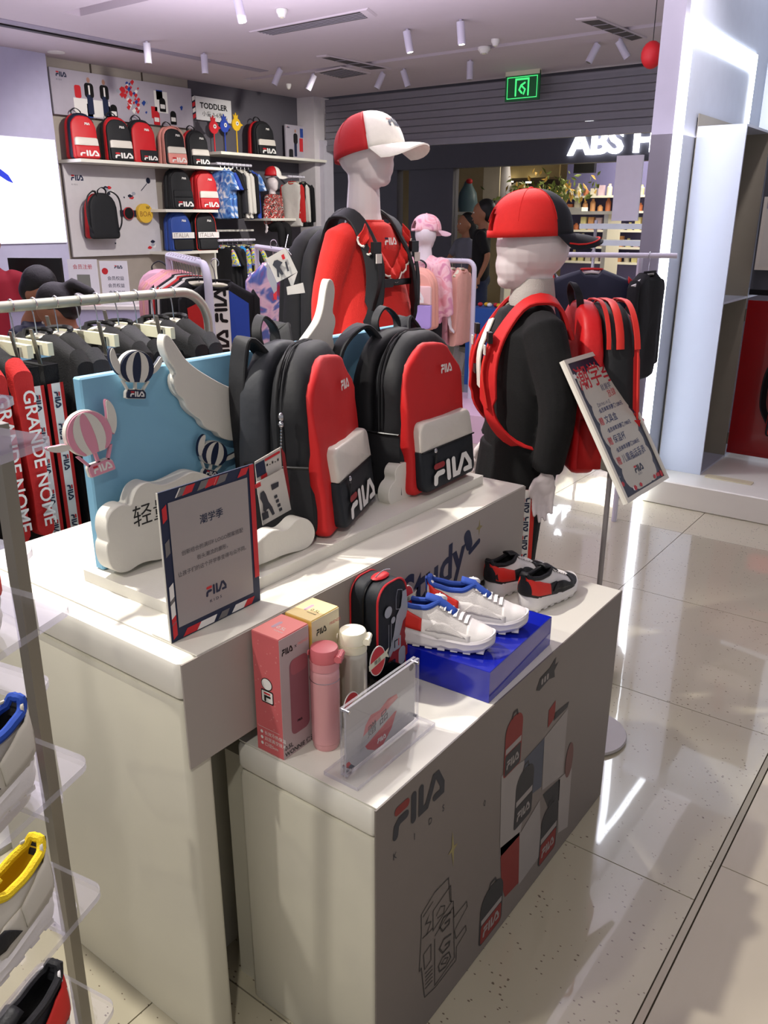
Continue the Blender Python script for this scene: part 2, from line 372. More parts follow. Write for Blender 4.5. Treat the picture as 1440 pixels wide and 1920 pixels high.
# roller shutter
sh = thing('roller_shutter', 'grey metal roller shutter rolled half down above the shop entrance', 'shutter', (0, 8.5, 2.33))
SLAT = mat('shutter_slat', '85838b', .55, .1); s0 = None
for k in range(7):
    if s0 is None:
        pr = [(0, 0), (.014, .003), (.018, .012), (.012, .036), (.018, .062), (.012, .071), (0, .072), (-.01, .036)]
        s0 = MB().loft([[Vector((x, -a, b)) for a, b in pr] for x in (-7.22, -2.0)]).build('slat', SLAT, sh); o = s0
    else: o = s0.copy(); COL.objects.link(o)
    o.location = (0, 0, .03 + .0735 * k)
MB().b2((-7.22, -.03, -.035), (-2, .03, .03)).build('bottom_bar', mat('shutter_bar', '8b8a90', .4, .5), sh, smooth=False)
# mall side: the shop opposite
YA = 10.2
FAS = mat('slate_fascia', '4d4c57', .6)
stru(MB().b2((-10.5, 8.62, 3.4), (3, 14.6, 3.5)).build('ceiling_mall', CEIL, smooth=False)).name = 'ceiling.001'
stru(MB().b2((-11, 8.62, 0), (-10.5, 14.6, 3.4)).build('wall_mall', GREYW, smooth=False)).name = 'wall_mall_left'
stru(MB().b2((-11, 14.4, 0), (3, 14.6, 3.4)).build('wall_shop_back', mat('beige_shop_wall', '9c8c6c', .7), smooth=False))
# tall grey portal wall and white LED frame on its right
PX = -1.482
stru(MB().b2((-1.62, 4.40, 0), (PX - .03, 5.9, 2.9)).build('wall_portal', mat('portal_grey', '77747f', .55), smooth=False))
stru(MB().b2((PX - .04, 4.46, 0), (PX - .004, 5.9, 2.9)).build('wall_portal_face', mat('portal_white', 'aeb4c0', .5), smooth=False)).name = 'wall_portal.001'
lf = thing('led_frame', 'bright white light band outlining the tall white wall panel at right', 'light frame', (PX, 4.4, 0))
MB().b2((-.02, -.005, .02), (.006, .045, 2.4)).build('light_band', LED, lf, smooth=False)
MB().b2((-.02, 1.15, .02), (.006, 1.2, 2.4)).build('light_band', LED, lf, smooth=False)
MB().b2((-.02, .0451, 2.31), (.006, 1.1499, 2.4)).build('light_band', LED, lf, smooth=False)
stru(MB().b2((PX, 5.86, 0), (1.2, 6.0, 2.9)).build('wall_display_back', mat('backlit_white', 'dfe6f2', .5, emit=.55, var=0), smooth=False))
pf = MB().b2((PX + .01, 4.424, 0), (.9, 5.86, .14)).build('display_platform', WHT, smooth=False); tag(pf, 'low white display platform in front of the white lockers', 'platform')
md = pf.modifiers.new('b', 'BEVEL'); md.width = .006
# ================================================================ display tables
def rbox(name, a, b, r, m, parent, axis='y', seg=5):
    mb = MB(); f = {'y': lambda u, v, t: Vector((u, t, v)), 'x': lambda u, v, t: Vector((t, u, v)), 'z': lambda u, v, t: Vector((u, v, t))}[axis]
    i, j, k = {'y': (0, 2, 1), 'x': (1, 2, 0), 'z': (0, 1, 2)}[axis]
    P = rrect(a[i], a[j], b[i], b[j], r, seg); e = min(r, .012) if r else .004
    mb.loft([[f(u, v, a[k]) for u, v in inset(P, e)], [f(u, v, a[k] + e * .3) for u, v in inset(P, e * .3)], [f(u, v, a[k] + e) for u, v in P],
             [f(u, v, b[k] - e) for u, v in P], [f(u, v, b[k] - e * .3) for u, v in inset(P, e * .3)], [f(u, v, b[k]) for u, v in inset(P, e)]])
    return mb.build(name, m, parent)
ht = thing('display_table', 'tall white display table carrying the sky blue backpack display', 'table', (-1.25, 1.28, 0))
o = Vector((-1.25, 1.28, 0))
HX0, HX1, HY0, HY1, HZ = -1.60, -.925, .712, 1.853, .848
def L3(a): return Vector(a) - o
rbox('table_top', L3((HX0, HY0, HZ - .07)), L3((HX1, HY1, HZ)), .018, WHT, ht, 'z')
rbox('leg_panel', L3((HX0, HY0 + .001, 0)), L3((HX1 - .002, HY0 + .055, HZ - .073)), .012, WHTB, ht, 'z')
rbox('leg_panel', L3((HX0, HY1 - .055, 0)), L3((HX1 - .002, HY1, HZ - .073)), .012, WHTB, ht, 'z')
MB().b2(L3((HX0 + .04, HY0 + .056, .0)), L3((-1.1, HY1 - .056, HZ - .073))).build('back_box', WHTB, ht, smooth=False)
MB().b2(L3((HX1 + .001, HY0 + .001, .657)), L3((HX1 + .004, HY1, HZ + .001))).build('front_panel', mat('grey_print_panel', '9d958e', .45, var=.02), ht, smooth=False)
MB().b2(L3((HX0 + .01, HY0 + .035, HZ + .0003)), L3((HX1 + .0008, HY1 - .001, HZ + .003))).build('top_sheet', WHT, ht, smooth=False)
ff = frame(Vector((HX1 + .0045, 0, 0)) - o, (0, 1, 0), (0, 0, 1))
text('c Study', .115, lambda u, v: ff(1.215 + u, .685 + v * 1.05 + u * .12), NAVY, ht, bold=.003)
a = MB(); a.ribbon([(1.565, .80), (1.575, .775)], .03, lambda u, v: ff(u, v)); a.ribbon([(1.58, .755), (1.62, .77)], .014, lambda u, v: ff(u, v)); a.build('print_drip', NAVY, ht, smooth=False)
for q in ((1.62, .805, .022),):
    a = MB(); a.add([ff(q[0] + q[2] * (1 if k % 2 == 0 else .3) * cos(k * pi / 4) * .7, q[1] + q[2] * (1 if k % 2 == 0 else .3) * sin(k * pi / 4)) for k in range(8)], [tuple(range(8))]); a.build('star_print', mat('olive_print', '8c8255', .6), ht, smooth=False)
lt = thing('display_table', 'low white display table with printed grey front, nested before the tall one', 'table', (-.8, 1.36, 0)); o = Vector((-.8, 1.36, 0))
LX0, LX1, LY0, LY1, LZ = -.965, -.65, .85, 1.872, .619
rbox('table_top', L3((LX0, LY0, LZ - .06)), L3((LX1, LY1, LZ)), .012, WHT, lt, 'z')
rbox('leg_panel', L3((LX0, LY0 + .001, 0)), L3((LX1, LY0 + .05, LZ - .062)), .012, WHTB, lt, 'z')
rbox('leg_panel', L3((LX0, LY1 - .05, 0)), L3((LX1, LY1, LZ - .062)), .012, WHTB, lt, 'z')
MB().b2(L3((-1.03, LY0 + .03, 0)), L3((LX1 - .01, LY1 - .05, LZ - .062))).build('carcass', WHTB, lt, smooth=False)
GPR = mat('warm_grey_print', '706863', .42, var=.03)
MB().b2(L3((LX1 + .001, LY0 - .002, .002)), L3((LX1 + .004, LY1 + .001, LZ + .002))).build('front_panel', GPR, lt, smooth=False)
MB().b2(L3((LX0 + .006, LY0 + .004, LZ)), L3((LX1 + .0008, LY1, LZ + .002))).build('top_sheet', WHT, lt, smooth=False)
FP = frame(Vector((LX1 + .0045, 0, 0)) - o, (0, 1, 0), (0, 0, 1))      # (y, z) on the print
def fpp(x, y): p = at(x, y, 'x', LX1 + .0045); return (p.y, p.z)
def fpoly(pts, m, name, t=.0002): return flat([fpp(*p) for p in pts], FP, m, lt, name, t)
GN, GR_, GW, GRD = mat('print_navy', '2a2c33', .6), mat('print_charcoal', '2e2e30', .6), mat('print_pale', '8f8985', .6), mat('print_red', '7a2420', .6)
logo(lt, lambda u, v: FP(.893 + u * .96, .528 + v, .0003), .066, GRD, GN)
for ch, q in zip('KIDS', (.894, .955, 1.0, 1.045)): text(ch, .02, lambda u, v, q=q: FP(q + u * .8, .49 + v, .0003), GN, lt)
text('o', .03, lambda u, v: FP(1.2 + u * .5, .40 + v, .0003), GN, lt)
a = MB(); c = fpp(849, 1592); a.add([FP(c[0] + q * cos(t + .1) * .8, c[1] + q * sin(t + .1), .0003) for t, q in ((0, .022), (pi / 4, .007), (pi / 2, .045), (3 * pi / 4, .007), (pi, .022), (5 * pi / 4, .007), (3 * pi / 2, .045), (7 * pi / 4, .007))], [tuple(range(8))]); a.build('star_print', mat('olive_print', '8c8255', .6), lt, smooth=False)
# pale and coloured blocks with printed backpacks
fpoly([(940, 1455), (983, 1425), (985, 1500), (975, 1565), (937, 1608)], GW, 'print_block')
fpoly([(983, 1425), (1021, 1383), (1015, 1475), (983, 1500)], mat('print_slate', '474c58', .6), 'print_block')
fpoly([(1021, 1383), (1065, 1328), (1055, 1452), (1016, 1482)], GW, 'print_block')
fpoly([(1018, 1490), (1050, 1460), (1048, 1500), (1030, 1520)], GR_, 'print_block')
fpoly([(974, 1565), (1012, 1500), (1015, 1600), (972, 1660)], GW, 'print_block')
fpoly([(938, 1590), (974, 1560), (972, 1655), (947, 1682), (940, 1660)], GRD, 'print_block')
fpoly([(1048, 1460), (1072, 1440), (1064, 1550), (1046, 1562)], mat('print_mid', '968f8a', .6), 'print_block')
fpoly([(1029, 1332), (1042, 1313), (1040, 1345), (1027, 1365)], GRD, 'print_block'); fpoly([(1040, 1337), (1067, 1315), (1064, 1326), (1038, 1352)], GR_, 'print_block')
def pbag(x0, y0, x1, y1, top, low, band, lg=None):     # flat printed bag in panel coordinates, px corners bottom-left & top-right
    a = fpp(x0, y0); b = fpp(x1, y1); w = b[0] - a[0]; h = b[1] - a[1]
    P = rrect(a[0], a[1], b[0], b[1], [w * .12, w * .12, w * .42, w * .42]); flat(P, FP, top, lt, 'printed_backpack', .0006)
    flat(rrect(a[0] + w * .05, a[1] + h * .02, b[0] - w * .05, a[1] + h * .4, w * .08), FP, low, lt, 'printed_pocket', .0009)
    flat([(a[0] + w * .05, a[1] + h * .42), (b[0] - w * .05, a[1] + h * .42), (b[0] - w * .05, a[1] + h * .52), (a[0] + w * .05, a[1] + h * .52)], FP, band, lt, 'printed_band', .0009)
    a2 = MB(); a2.ribbon([(a[0] + w * .35, b[1] - h * .01), (a[0] + w * .4, b[1] + h * .07), (a[0] + w * .6, b[1] + h * .07), (a[0] + w * .65, b[1] - h * .01)], .005, lambda u, v: FP(u, v, .0006)); a2.build('printed_handle', GR_, lt, smooth=False)
    logo(lt, lambda u, v: FP(a[0] + w * .14 + u, a[1] + h * .12 + v, .0012), w * .29, lg or GW, GW)
pbag(897, 1778, 945, 1632, GR_, GRD, GW); pbag(1008, 1628, 1049, 1488, GR_, GRD, GW); pbag(943, 1462, 982, 1326, GRD, GR_, GW); pbag(962, 1560, 1003, 1420, GR_, GR_, GW)
c = fpp(1067, 1425); P = [(c[0] + .022 * cos(t), c[1] + .05 * sin(t)) for t in [pi * k / 8 for k in range(16)]]; flat(P, FP, mat('print_brown', '6b4a45', .6), lt, 'printed_helmet', .0006)
a = MB(); c = fpp(1022, 1272)
a.add([FP(c[0] + u, c[1] + v, .0004) for u, v in ((-.04, -.01), (-.025, .012), (.02, .016), (.05, .03), (.045, .01), (.065, .012), (.045, -.002), (.05, -.02), (.02, -.012), (-.025, -.018))], [tuple(range(10))]); a.build('printed_rocket', GR_, lt, smooth=False)
for k in range(3): flat(rrect(c[0] - .018 + k * .013, c[1] - .008, c[0] - .01 + k * .013, c[1] + .006, .002), FP, GW, lt, 'printed_window', .0007)
# outline drawing of a retro machine
LN = mat('print_line', '35322f', .7)
a = MB()
def pl_(pts, w=.0022): a.ribbon([fpp(*p) for p in pts], w, lambda u, v: FP(u, v, .0004), cap=False)
pl_([(790, 1715), (815, 1673), (841, 1646), (844, 1690), (850, 1690), (851, 1720), (875, 1690), (876, 1700), (852, 1745), (855, 1760), (873, 1735), (874, 1745), (856, 1775), (855, 1800), (817, 1850), (796, 1870), (790, 1815), (786, 1822), (790, 1750), (790, 1715)])
pl_([(812, 1708), (812, 1745), (846, 1692), (845, 1660), (812, 1708)]); pl_([(815, 1760), (815, 1848)]); pl_([(815, 1755), (850, 1700), (852, 1795), (815, 1848)]); pl_([(793, 1720), (812, 1690)])
pl_([(797, 1735), (806, 1712), (799, 1732), (808, 1728), (800, 1752)]); pl_([(792, 1760), (812, 1740)]); pl_([(794, 1790), (808, 1770), (808, 1800), (796, 1818), (794, 1790)])
for k in range(5): pl_([(797, 1826 + k * 7), (811, 1810 + k * 7)])
for y0 in (1722, 1763): pl_([(846, y0 - 12), (832, y0 - 2), (824, y0 + 16), (830, y0 + 24), (842, y0 + 10), (843, y0 + 2), (834, y0 + 10)], .004)
pl_([(822, 1812), (830, 1795), (842, 1785), (845, 1795), (836, 1812), (824, 1822), (822, 1812)], .003); pl_([(827, 1808), (834, 1797), (840, 1795), (836, 1806), (827, 1808)], .0022)
pl_([(818, 1718), (826, 1700), (834, 1698), (832, 1712), (820, 1722)], .002)
a.build('printed_drawing', LN, lt, smooth=False)
# ================================================================ backpack display on the tall table
ORD = ['', 'first', 'second', 'third', 'fourth', 'fifth', 'sixth', 'seventh', 'eighth', 'ninth', 'tenth', 'eleventh', 'twelfth', 'thirteenth']
BZ = .874
db = thing('riser_board', 'long white base board under the backpacks and clouds on the tall table', 'display base', (-1.16, 1.26, .851)); o = Vector((-1.16, 1.26, .851))
MB().b2(L3((-1.315, .812, .8515)), L3((-1.018, 1.80, BZ))).build('board', CLOUD, db, smooth=False)
bb = thing('backdrop_board', 'sky blue foam board standing upright behind the two backpacks', 'board', (-1.29, .83, BZ))
m_ = MB(); m_.b2((-.012, 0, .0005), (.012, .99, .365)); x = m_.build('panel', BLUEB, bb, smooth=False); md = x.modifiers.new('b', 'BEVEL'); md.width = .003
PLX = -1.276
def cut(name, label, cat, pts, x, th, m, sm=1, group=None, bev=.0015):
    P = [at(px, py, 'x', x) for px, py in pts]; Q = [(p.y, p.z) for p in P]; Q = smoothp(Q, sm) if sm else Q
    z0 = min(q[1] for q in Q); y0 = sum(q[0] for q in Q) / len(Q); base = Vector((x - th, y0, z0))
    f = lambda u, v, t: Vector((x - th + t, u, v)) - base
    o_ = MB().prism(Q, f, 0, th, bev=bev).build(name, m, None); o_.location = base
    if cat: tag(o_, label, cat, group)
    return o_, base
wl, _ = cut('wing_cutout', 'large white feathered wing cutout on the blue board left of the backpacks', 'wing', [(308.5, 627), (317, 628), (333, 650), (348, 674), (368, 691), (392, 706), (415, 719), (438, 729), (459, 744), (480, 770), (478, 810), (455, 826), (432, 827), (414, 820), (409, 811), (396, 808), (382, 799), (378, 787), (365, 780), (351, 766), (347, 750), (334, 741), (326, 722), (327, 706), (333, 700), (317, 677), (306, 650)], PLX + .022, .02, CLOUD, 2)
wr_, _ = cut('wing_cutout', 'white wing cutout rising above the blue board behind the left backpack', 'wing', [(619, 522), (626, 528), (629, 545), (626, 570), (624, 586), (629, 593), (630, 607), (625, 625), (624, 634), (627, 641), (628, 690), (590, 720), (560, 690), (566, 648), (587, 620), (600, 600), (607, 575), (611, 545), (615, 527)], PLX + .022, .02, CLOUD, 2)
c1, b1 = cut('cloud_cutout', 'big white cloud cutout with black lettering in front of the blue board', 'cloud', [(225, 1075), (208, 1066), (201, 1045), (200, 1024), (205, 1015), (199, 995), (202, 968), (217, 951), (233, 945), (246, 949), (248, 936), (257, 914), (275, 903), (290, 907), (306, 910), (328, 901), (348, 890), (362, 884), (378, 886), (400, 895), (438, 925), (440, 960), (420, 985), (380, 1005), (340, 1030), (304, 1050), (280, 1052), (262, 1058), (243, 1072)], -1.225, .035, CLOUD, 2)
fC = lambda u, v: Vector((-1.2245, 0, 0)) - b1 + Vector((0, u, v))
p = at(250, 988, 'x', -1.2245)
text('轻量化', .045, lambda u, v: fC(p.y + u * 1.02, p.z + v + u * .02), BLACKP, c1); p2 = at(312, 1003, 'x', -1.2245)
text('自由', .035, lambda u, v: fC(p2.y + u, p2.z + v - .01), BLACKP, c1)
cut('cloud_cutout', 'wavy white cloud cutout on the base board below the left backpack tag', 'cloud', [(462, 1028), (481, 1020), (495, 1007), (508, 996), (522, 993), (533, 996), (545, 987), (555, 975), (566, 970), (579, 974), (588, 984), (592, 999), (588, 1016), (577, 1028), (561, 1034), (545, 1037), (527, 1043), (510, 1051), (482, 1062), (462, 1068)], -1.045, .03, CLOUD, 2)
cut('cloud_cutout', 'small white cloud cutout standing between the two backpacks', 'cloud', [(738, 953), (729, 940), (729, 922), (735, 908), (743, 901), (740, 887), (747, 872), (762, 866), (772, 866), (782, 861), (791, 873), (792, 887), (798, 902), (795, 922), (783, 938), (763, 945), (748, 954)], -1.072, .032, CLOUD, 2)
def balloon(cx, cy, s, rot, dark, light_, line, x, name, label, rt, lt_):
    base = at(cx, cy, 'x', x); c_, s_ = cos(rot), sin(rot)
    def g(u, v, t=0): p = at(cx + s * (u * c_ - v * s_), cy + s * (u * s_ + v * c_), 'x', x); return Vector((t, p.y - base.y, p.z - base.z))
    r = thing(name, label, 'balloon cutout', base)
    def pz(pts, m, nm, t0, t1, par=r): return MB().prism(pts, g, t0, t1).build(nm, m, par)
    env = [(1.02 * cos(a), 1.02 * sin(a) * (1.05 if sin(a) < 0 else .98)) for a in [2 * pi * k / 40 for k in range(40)]]; env = [(u, min(v, .86)) for u, v in env]
    pz([(u * 1.05, v * 1.04) for u, v in env], CLOUD, 'backing', -.006, .004)
    e = pz(env, dark, 'envelope', .003, .007)
    for q0, q1 in ((-.74, -.34), (.22, .68)):
        P = [(env_u * 1, 0) for env_u in ()]
        L_ = []; R_ = []
        for k in range(13):
            a = -pi / 2 + (pi * .93) * k / 12; v = sin(a) * 1.05 if a < 0 else min(sin(a), .86); w = cos(a) if a < .9 else cos(.9)
            L_.append((q0 * w, v)); R_.append((q1 * w, v))
        pz(L_ + R_[::-1], light_, 'stripe', .0072, .0082, e)
    for sx, (tx, ty) in ((-1, lt_), (1, rt)):
        RF = [(-1.0, .5), (-1.28, .24), (-1.48, -.1), (-1.62, -.49), (-1.65, -.92), (-1.52, -1.26), (-1.38, -1.17), (-1.23, -.68), (-1.0, -.2)]
        ax = complex(tx * -sx - (-1.0) * 1, ty - .15) if 0 else complex((tx if sx < 0 else -tx) + 1.0, ty - .15); ax *= max(1, 1.1 / abs(ax)); q_ = ax / complex(-.52, -1.41)
        P = []
        for u, v in RF:
            w_ = complex(u + 1.0, v - .15) * q_; P.append(((-1.0 + w_.real) * -sx, .15 + w_.imag))
        C_ = (sum(p[0] for p in P) / 9, sum(p[1] for p in P) / 9)
        pz(smoothp(P, 1), line, 'wing_edge', -.003, .003); pz([(C_[0] + (u - C_[0]) * .92, C_[1] + (v - C_[1]) * .95) for u, v in smoothp(P, 1)], light_, 'wing', .0031, .005)
    for u0, u1 in ((-.8, -.42), (.0, .0), (.8, .42)): pz([(u0 - .07, .8), (u0 + .07, .8), (u1 + .07, 1.45), (u1 - .07, 1.45)], light_ if dark is NAVY else dark, 'rope', -.002, .003)
    pz(rrect(-.62, 1.32, .62, 1.92, [.25, .25, .08, .08]), CLOUD, 'basket_backing', -.004, .003); bk = pz(rrect(-.58, 1.36, .58, 1.88, [.25, .25, .08, .08]), dark, 'basket', .0031, .006)
    logo(bk, lambda u, v: g(-.42 + u, 1.78 - v, .0065), .36, RED, WPR)
    return r
balloon(253.5, 690, 30, .02, NAVY, CLOUD, NAVY, PLX + .012, 'balloon_cutout', 'navy and white winged balloon cutout at the upper left of the blue board', (1.55, -.72), (-1.6, -1.3))
balloon(399, 851, 22.5, .2, NAVY, CLOUD, NAVY, PLX + .012, 'balloon_cutout', 'small navy winged balloon cutout below the big wing', (1.5, -.25), (-1.1, -1.5))
balloon(164, 814, 41, -.36, PINK, CLOUD, PINK, PLX + .014, 'balloon_cutout', 'pink winged balloon cutout overhanging the left edge of the blue board', (1.35, -1.25), (-1.75, .0))

# ================================================================ backpacks
def backpack(name, label, pos, rz, W=.29, H=.42, D=.17, st=None, group=None, hero=True, rot=None, straps=True, bow=1):
    st = dict(dict(body=BLKN, panel=REDN, margin=.1, band=SILV, low=NAVYN, small=1, big=1, rear=None, lowh=.47, bandh=.17, trim=None), **(st or {}))
    r = thing(name, label, 'backpack', pos, rz, group, rot)
    n = 7 if hero else 4; wr = .006 if hero else .003
    def f(u, v, t):
        k = v / H; return Vector((u * (1 - .13 * k * k), t * (1 - .26 * k) + .012 * k, v))
    P = rrect(-W / 2, 0, W / 2, H, [.03, .03, W * .4, W * .4], n)
    if hero:                                            # finer outline so the cloth can crumple
        Q = []
        for a, b in zip(P, P[1:] + P[:1]):
            m2 = max(1, int(hypot(b[0] - a[0], b[1] - a[1]) / .03)); Q += [(a[0] + (b[0] - a[0]) * i / m2, a[1] + (b[1] - a[1]) * i / m2) for i in range(m2)]
        P = Q
    MB().puff(P, f, .1 * D, -D / 2 + .012, .035, .004, wr, k=0, seed=pos[0] * 9).build('body', st['body'], r)
    MB().puff(inset(P, -.002), f, D / 2, .1 * D + .004, .022, .0, wr, seed=pos[1] * 7).build('rear_body', st['rear'] or st['body'], r)
    MB().puff([(u * .93, v * .93 + .003) for u, v in P], f, -D / 2 + .03, -D / 2 - .006, .011, .006, wr * 1.4, seed=4).build('front_panel', st['panel'], r)
    F = lambda u, v, t=0: f(u, v, -D / 2 - .014 - t)
    if st['trim']:
        MB().tube([f(u, v, -D / 2 + .008) for u, v in P + P[:1]], .0035, 5).build('piping', st['trim'], r)
    x0, x1 = -W / 2 + W * st['margin'], W / 2 - .012; lh, bh = H * st['lowh'], H * st['bandh']
    if st['low']:
        y1 = lh - bh
        MB().puff(rrect(x0, .012, x1, y1, [.02, .02, .003, .003]), f, -D / 2 + .01, -D / 2 - .03, .01, .003, wr * .6).build('lower_pocket', st['low'], r)
        if st['band']: MB().puff(rrect(x0 + .002, y1 + .001, x1 - .002, lh, [.003, .003, .018, .018]), f, -D / 2 + .01, -D / 2 - .031, .008, .004, wr * .9, seed=3).build('pocket_band', st['band'], r)
        if st['big']:
            q = (x1 - x0) * (.3 if hero else .32); logo(r, lambda u, v: f(x0 + (x1 - x0) * .13 + u, y1 * .22 + v * .72, -D / 2 - .036 - (.0015 if hero else .003)), q, DRED if hero else RED, WPR)
        if hero:
            MB().tube([f(x0 + (x1 - x0) * i / 12, y1 - .001, -D / 2 - .032) for i in range(13)], .002, 5).build('pocket_zipper', BLACKP, r)
            p = f(x0 + .05, y1 - .004, -D / 2 - .038); z = MB().ell(p, (.006, .004, .006), 8, 6).build('zipper_pull', CHROME, r)
            MB().box(p + Vector((0, -.001, -.032)), (.008, .002, .045)).build('pull_tab', BLKN, z)
    if st['small']: logo(r, lambda u, v: f(.01 + u, H * .74 + v, -D / 2 - .019 - (.002 if hero else .004)), .022, WPR, WPR)
    if hero:
        arc = [(u, v) for u, v in P if v > H * .32]; k0 = 0
        pr = sorted(arc, key=lambda q: atan2(q[1] - H * .5, -q[0])); pr = [q for q in sorted(arc, key=lambda q: -atan2(q[0], q[1] - H * .3 + .001))][::-1]
        MB().tube([f(u * 1.012, v * 1.004, -.01) for u, v in pr], .0028, 5).build('main_zipper', BLACKP, r)
        MB().tube([f(u * 1.012, v * 1.003, -.022) for u, v in pr], .0022, 5).build('seam_piping', BLKN, r)
        for sx in (-1, 1):
            mp = MB(); pts = []
            for i in range(9):
                t = -D * .42 + D * .82 * i / 8
                pts.append([f(sx * (W / 2 + .004 + .012 * sin(pi * i / 8) * (1 - abs(v - .3) * .5)), H * .38 * v + .012, t) + Vector((0, 0, .004 * sin(i * 2.3) if v == 1 else 0)) for v in (0, .3, .7, 1)])
            mp.loft(pts, closed=False, cap0=False, cap1=False); mp.build('side_pocket', BLKN, r)
            MB().tube([f(sx * (W / 2 + .004 + .012 * sin(pi * i / 8) * .65), H * .38 + .012, -D * .42 + D * .82 * i / 8) for i in range(9)], .003, 6, ).build('pocket_hem', BLACKP, r)
    # grab handle and shoulder straps at the back
    MB().strap(spl([(-.035, D * .36, H - .03), (-.045, D * .42, H + .02), (0, D * .46, H + .05), (.045, D * .42, H + .02), (.035, D * .36, H - .03)], 5), .02, .006, (0, 1, .2)).build('grab_handle', BLKN, r)
    if straps:
        for sx in (-1, 1):
            MB().strap(spl([(sx * .05, D * .3, H - .03), (sx * .09, D * .44, H + .015), (sx * .165 * bow, D * .5, H * .93), (sx * .19 * bow, D * .5, H * .7), (sx * .185 * bow, D * .48, H * .35), (sx * .14, D * .44, .06)], 6), .05, .010, (.5, 1, 0)).build('shoulder_strap', BLKN, r)
    return r
bpA = backpack('backpack', 'black and red backpack on the left, turned sideways with hang tags on it', (-1.178, 1.292, BZ), radians(111), .30, .385, .19, dict(rear=GREYN, body=BLKN, margin=.17), bow=.62)
bpB = backpack('backpack', 'black and red backpack on the right facing the aisle, beside the small cloud', (-1.15, 1.655, BZ), radians(92), .29, .375, .18, dict(rear=BLKN, margin=.1))
# zip pull, ball chain and folded hang tags on the left bag
ht_ = thing('hang_tag', 'white folded hang tags on a chain from the left backpack zipper', 'tag', (-1.19, 1.1, 1.1)); o = Vector((-1.19, 1.1, 1.1))
def tg(x, y, xx): return at(x, y, 'x', xx) - o
TX = -1.095
m_ = MB(); 
for k in range(9): m_.ell(tg(527, 790 + k * 6, TX), (.0022, .0022, .003), 6, 4)
m_.build('ball_chain', CHROME, ht_); MB().ell(tg(527, 782, TX), (.006, .006, .009), 8, 6).build('zipper_pull', CHROME, ht_); MB().ell(tg(527, 796, TX), (.006, .006, .007), 8, 6).build('zipper_pull', CHROME, ht_)
def card(pts, m, xx, nm, th=.0015):
    P = [tg(*p, xx) for p in pts]; d = Vector((th, 0, 0)); return MB().loft([P, [p + d for p in P]]).build(nm, m, ht_, smooth=False)
card([(477, 866), (525, 838), (529, 900), (483, 928)], TAGW, TX - .004, 'upper_card'); card([(480, 905), (530, 878), (545, 955), (492, 985)], TAGW, TX + .004, 'lower_card')
card([(527, 840), (533, 850), (545, 935), (539, 945)], DRED, TX - .001, 'red_card')
card([(478, 871), (495, 862), (499, 886), (482, 896)], NAVY, TX - .0015, 'print_block', .0007); card([(496, 861), (524, 845), (524.5, 849), (497, 865)], RED, TX - .0015, 'print_line', .0007)
card([(489, 893), (500, 886), (501, 892), (490, 899)], RED, TX - .0015, 'print_block', .0007); card([(478, 909), (488, 904), (489, 911), (479, 916)], RED, TX + .0065, 'print_block', .0007)
card([(488, 925), (494, 920), (498, 926), (503, 940), (510, 950), (515, 963), (511, 966), (504, 953), (500, 955), (498, 960), (494, 958), (493, 945), (488, 935)], mat('tag_photo_dark', '33343c', .6), TX + .0065, 'printed_boy', .0007)
card([(491, 963), (502, 958), (504, 970), (493, 976)], mat('tag_photo_dark', '33343c', .6), TX + .0065, 'printed_bag', .0007); card([(508, 909), (522, 903), (522, 912), (510, 919)], mat('tag_photo_dark', '33343c', .6), TX + .0065, 'printed_bag', .0007)
for k in range(4): card([(514 + k * 3, 930 + k * 8), (519 + k * 3, 927 + k * 8), (520 + k * 3, 932 + k * 8), (515 + k * 3, 935 + k * 8)], mat('tag_photo_dark', '33343c', .6), TX + .0065, 'printed_dot', .0007)
for k in range(5): card([(500 + k * 5, 870 + (k % 2) * 3 - k * 2.4), (502 + k * 5, 869 + (k % 2) * 3 - k * 2.4), (502 + k * 5, 873 - k * 2.4), (500 + k * 5, 874 - k * 2.4)], BLACKP, TX - .0015, 'printed_text', .0007)
# ---------------------------------------------------------------- menu board
mb_ = thing('sign_board', 'upright grey notice with a red, navy and white patterned frame on table edge', 'sign', (-.985, .85, .851)); o = Vector((-.985, .85, .851))
MX = -.985; MY0, MY1, MZ = .748, .950, 1.108
MB().b2(L3((MX - .003, MY0, .852)), L3((MX, MY1, MZ))).build('panel', NAVY, mb_, smooth=False); MB().b2(L3((MX - .05, MY0, .8515)), L3((MX - .0031, MY1, .854))).build('foot', WHT, mb_, smooth=False)
MB().b2(L3((MX - .003, MY0 - .0015, .852)), L3((MX, MY0 - .0002, MZ))).build('edge', WHT, mb_, smooth=False)
FM = frame(Vector((MX, 0, 0)) - o, (0, 1, 0), (0, 0, 1))
rnd = random.Random(5)
for k in range(30):
    s_ = k % 3; m2 = (RED, WPR, mat('frame_grey', '6d6a6a', .5))[rnd.randrange(3)]
    if s_ == 0: a, b = MY0 + .004, .856 + rnd.random() * .23; P = [(a, b), (a + .009, b + .006), (a + .009, b + .03), (a, b + .024)]
    elif s_ == 1: a, b = MY0 + rnd.random() * .17, .854; P = [(a, b), (a + .02, b), (a + .028, b + .012), (a + .01, b + .012)]
    else: a, b = MY0 + rnd.random() * .17, MZ - .02; P = [(a, b + .004), (a + .02, b + .006), (a + .028, b + .018), (a + .01, b + .018)]
    flat(P, FM, m2, mb_, 'frame_print', .0003 + k * .00002)
flat(rrect(MY1 - .011, .9, MY1, MZ, .001), FM, RED, mb_, 'frame_print', .0009)
flat([(MY0 + .016, .874), (MY1 - .017, .874), (MY1 - .017, MZ - .02), (MY0 + .016, MZ - .02)], FM, mat('notice_grey', '9a9392', .4, var=.02), mb_, 'notice', .0012)
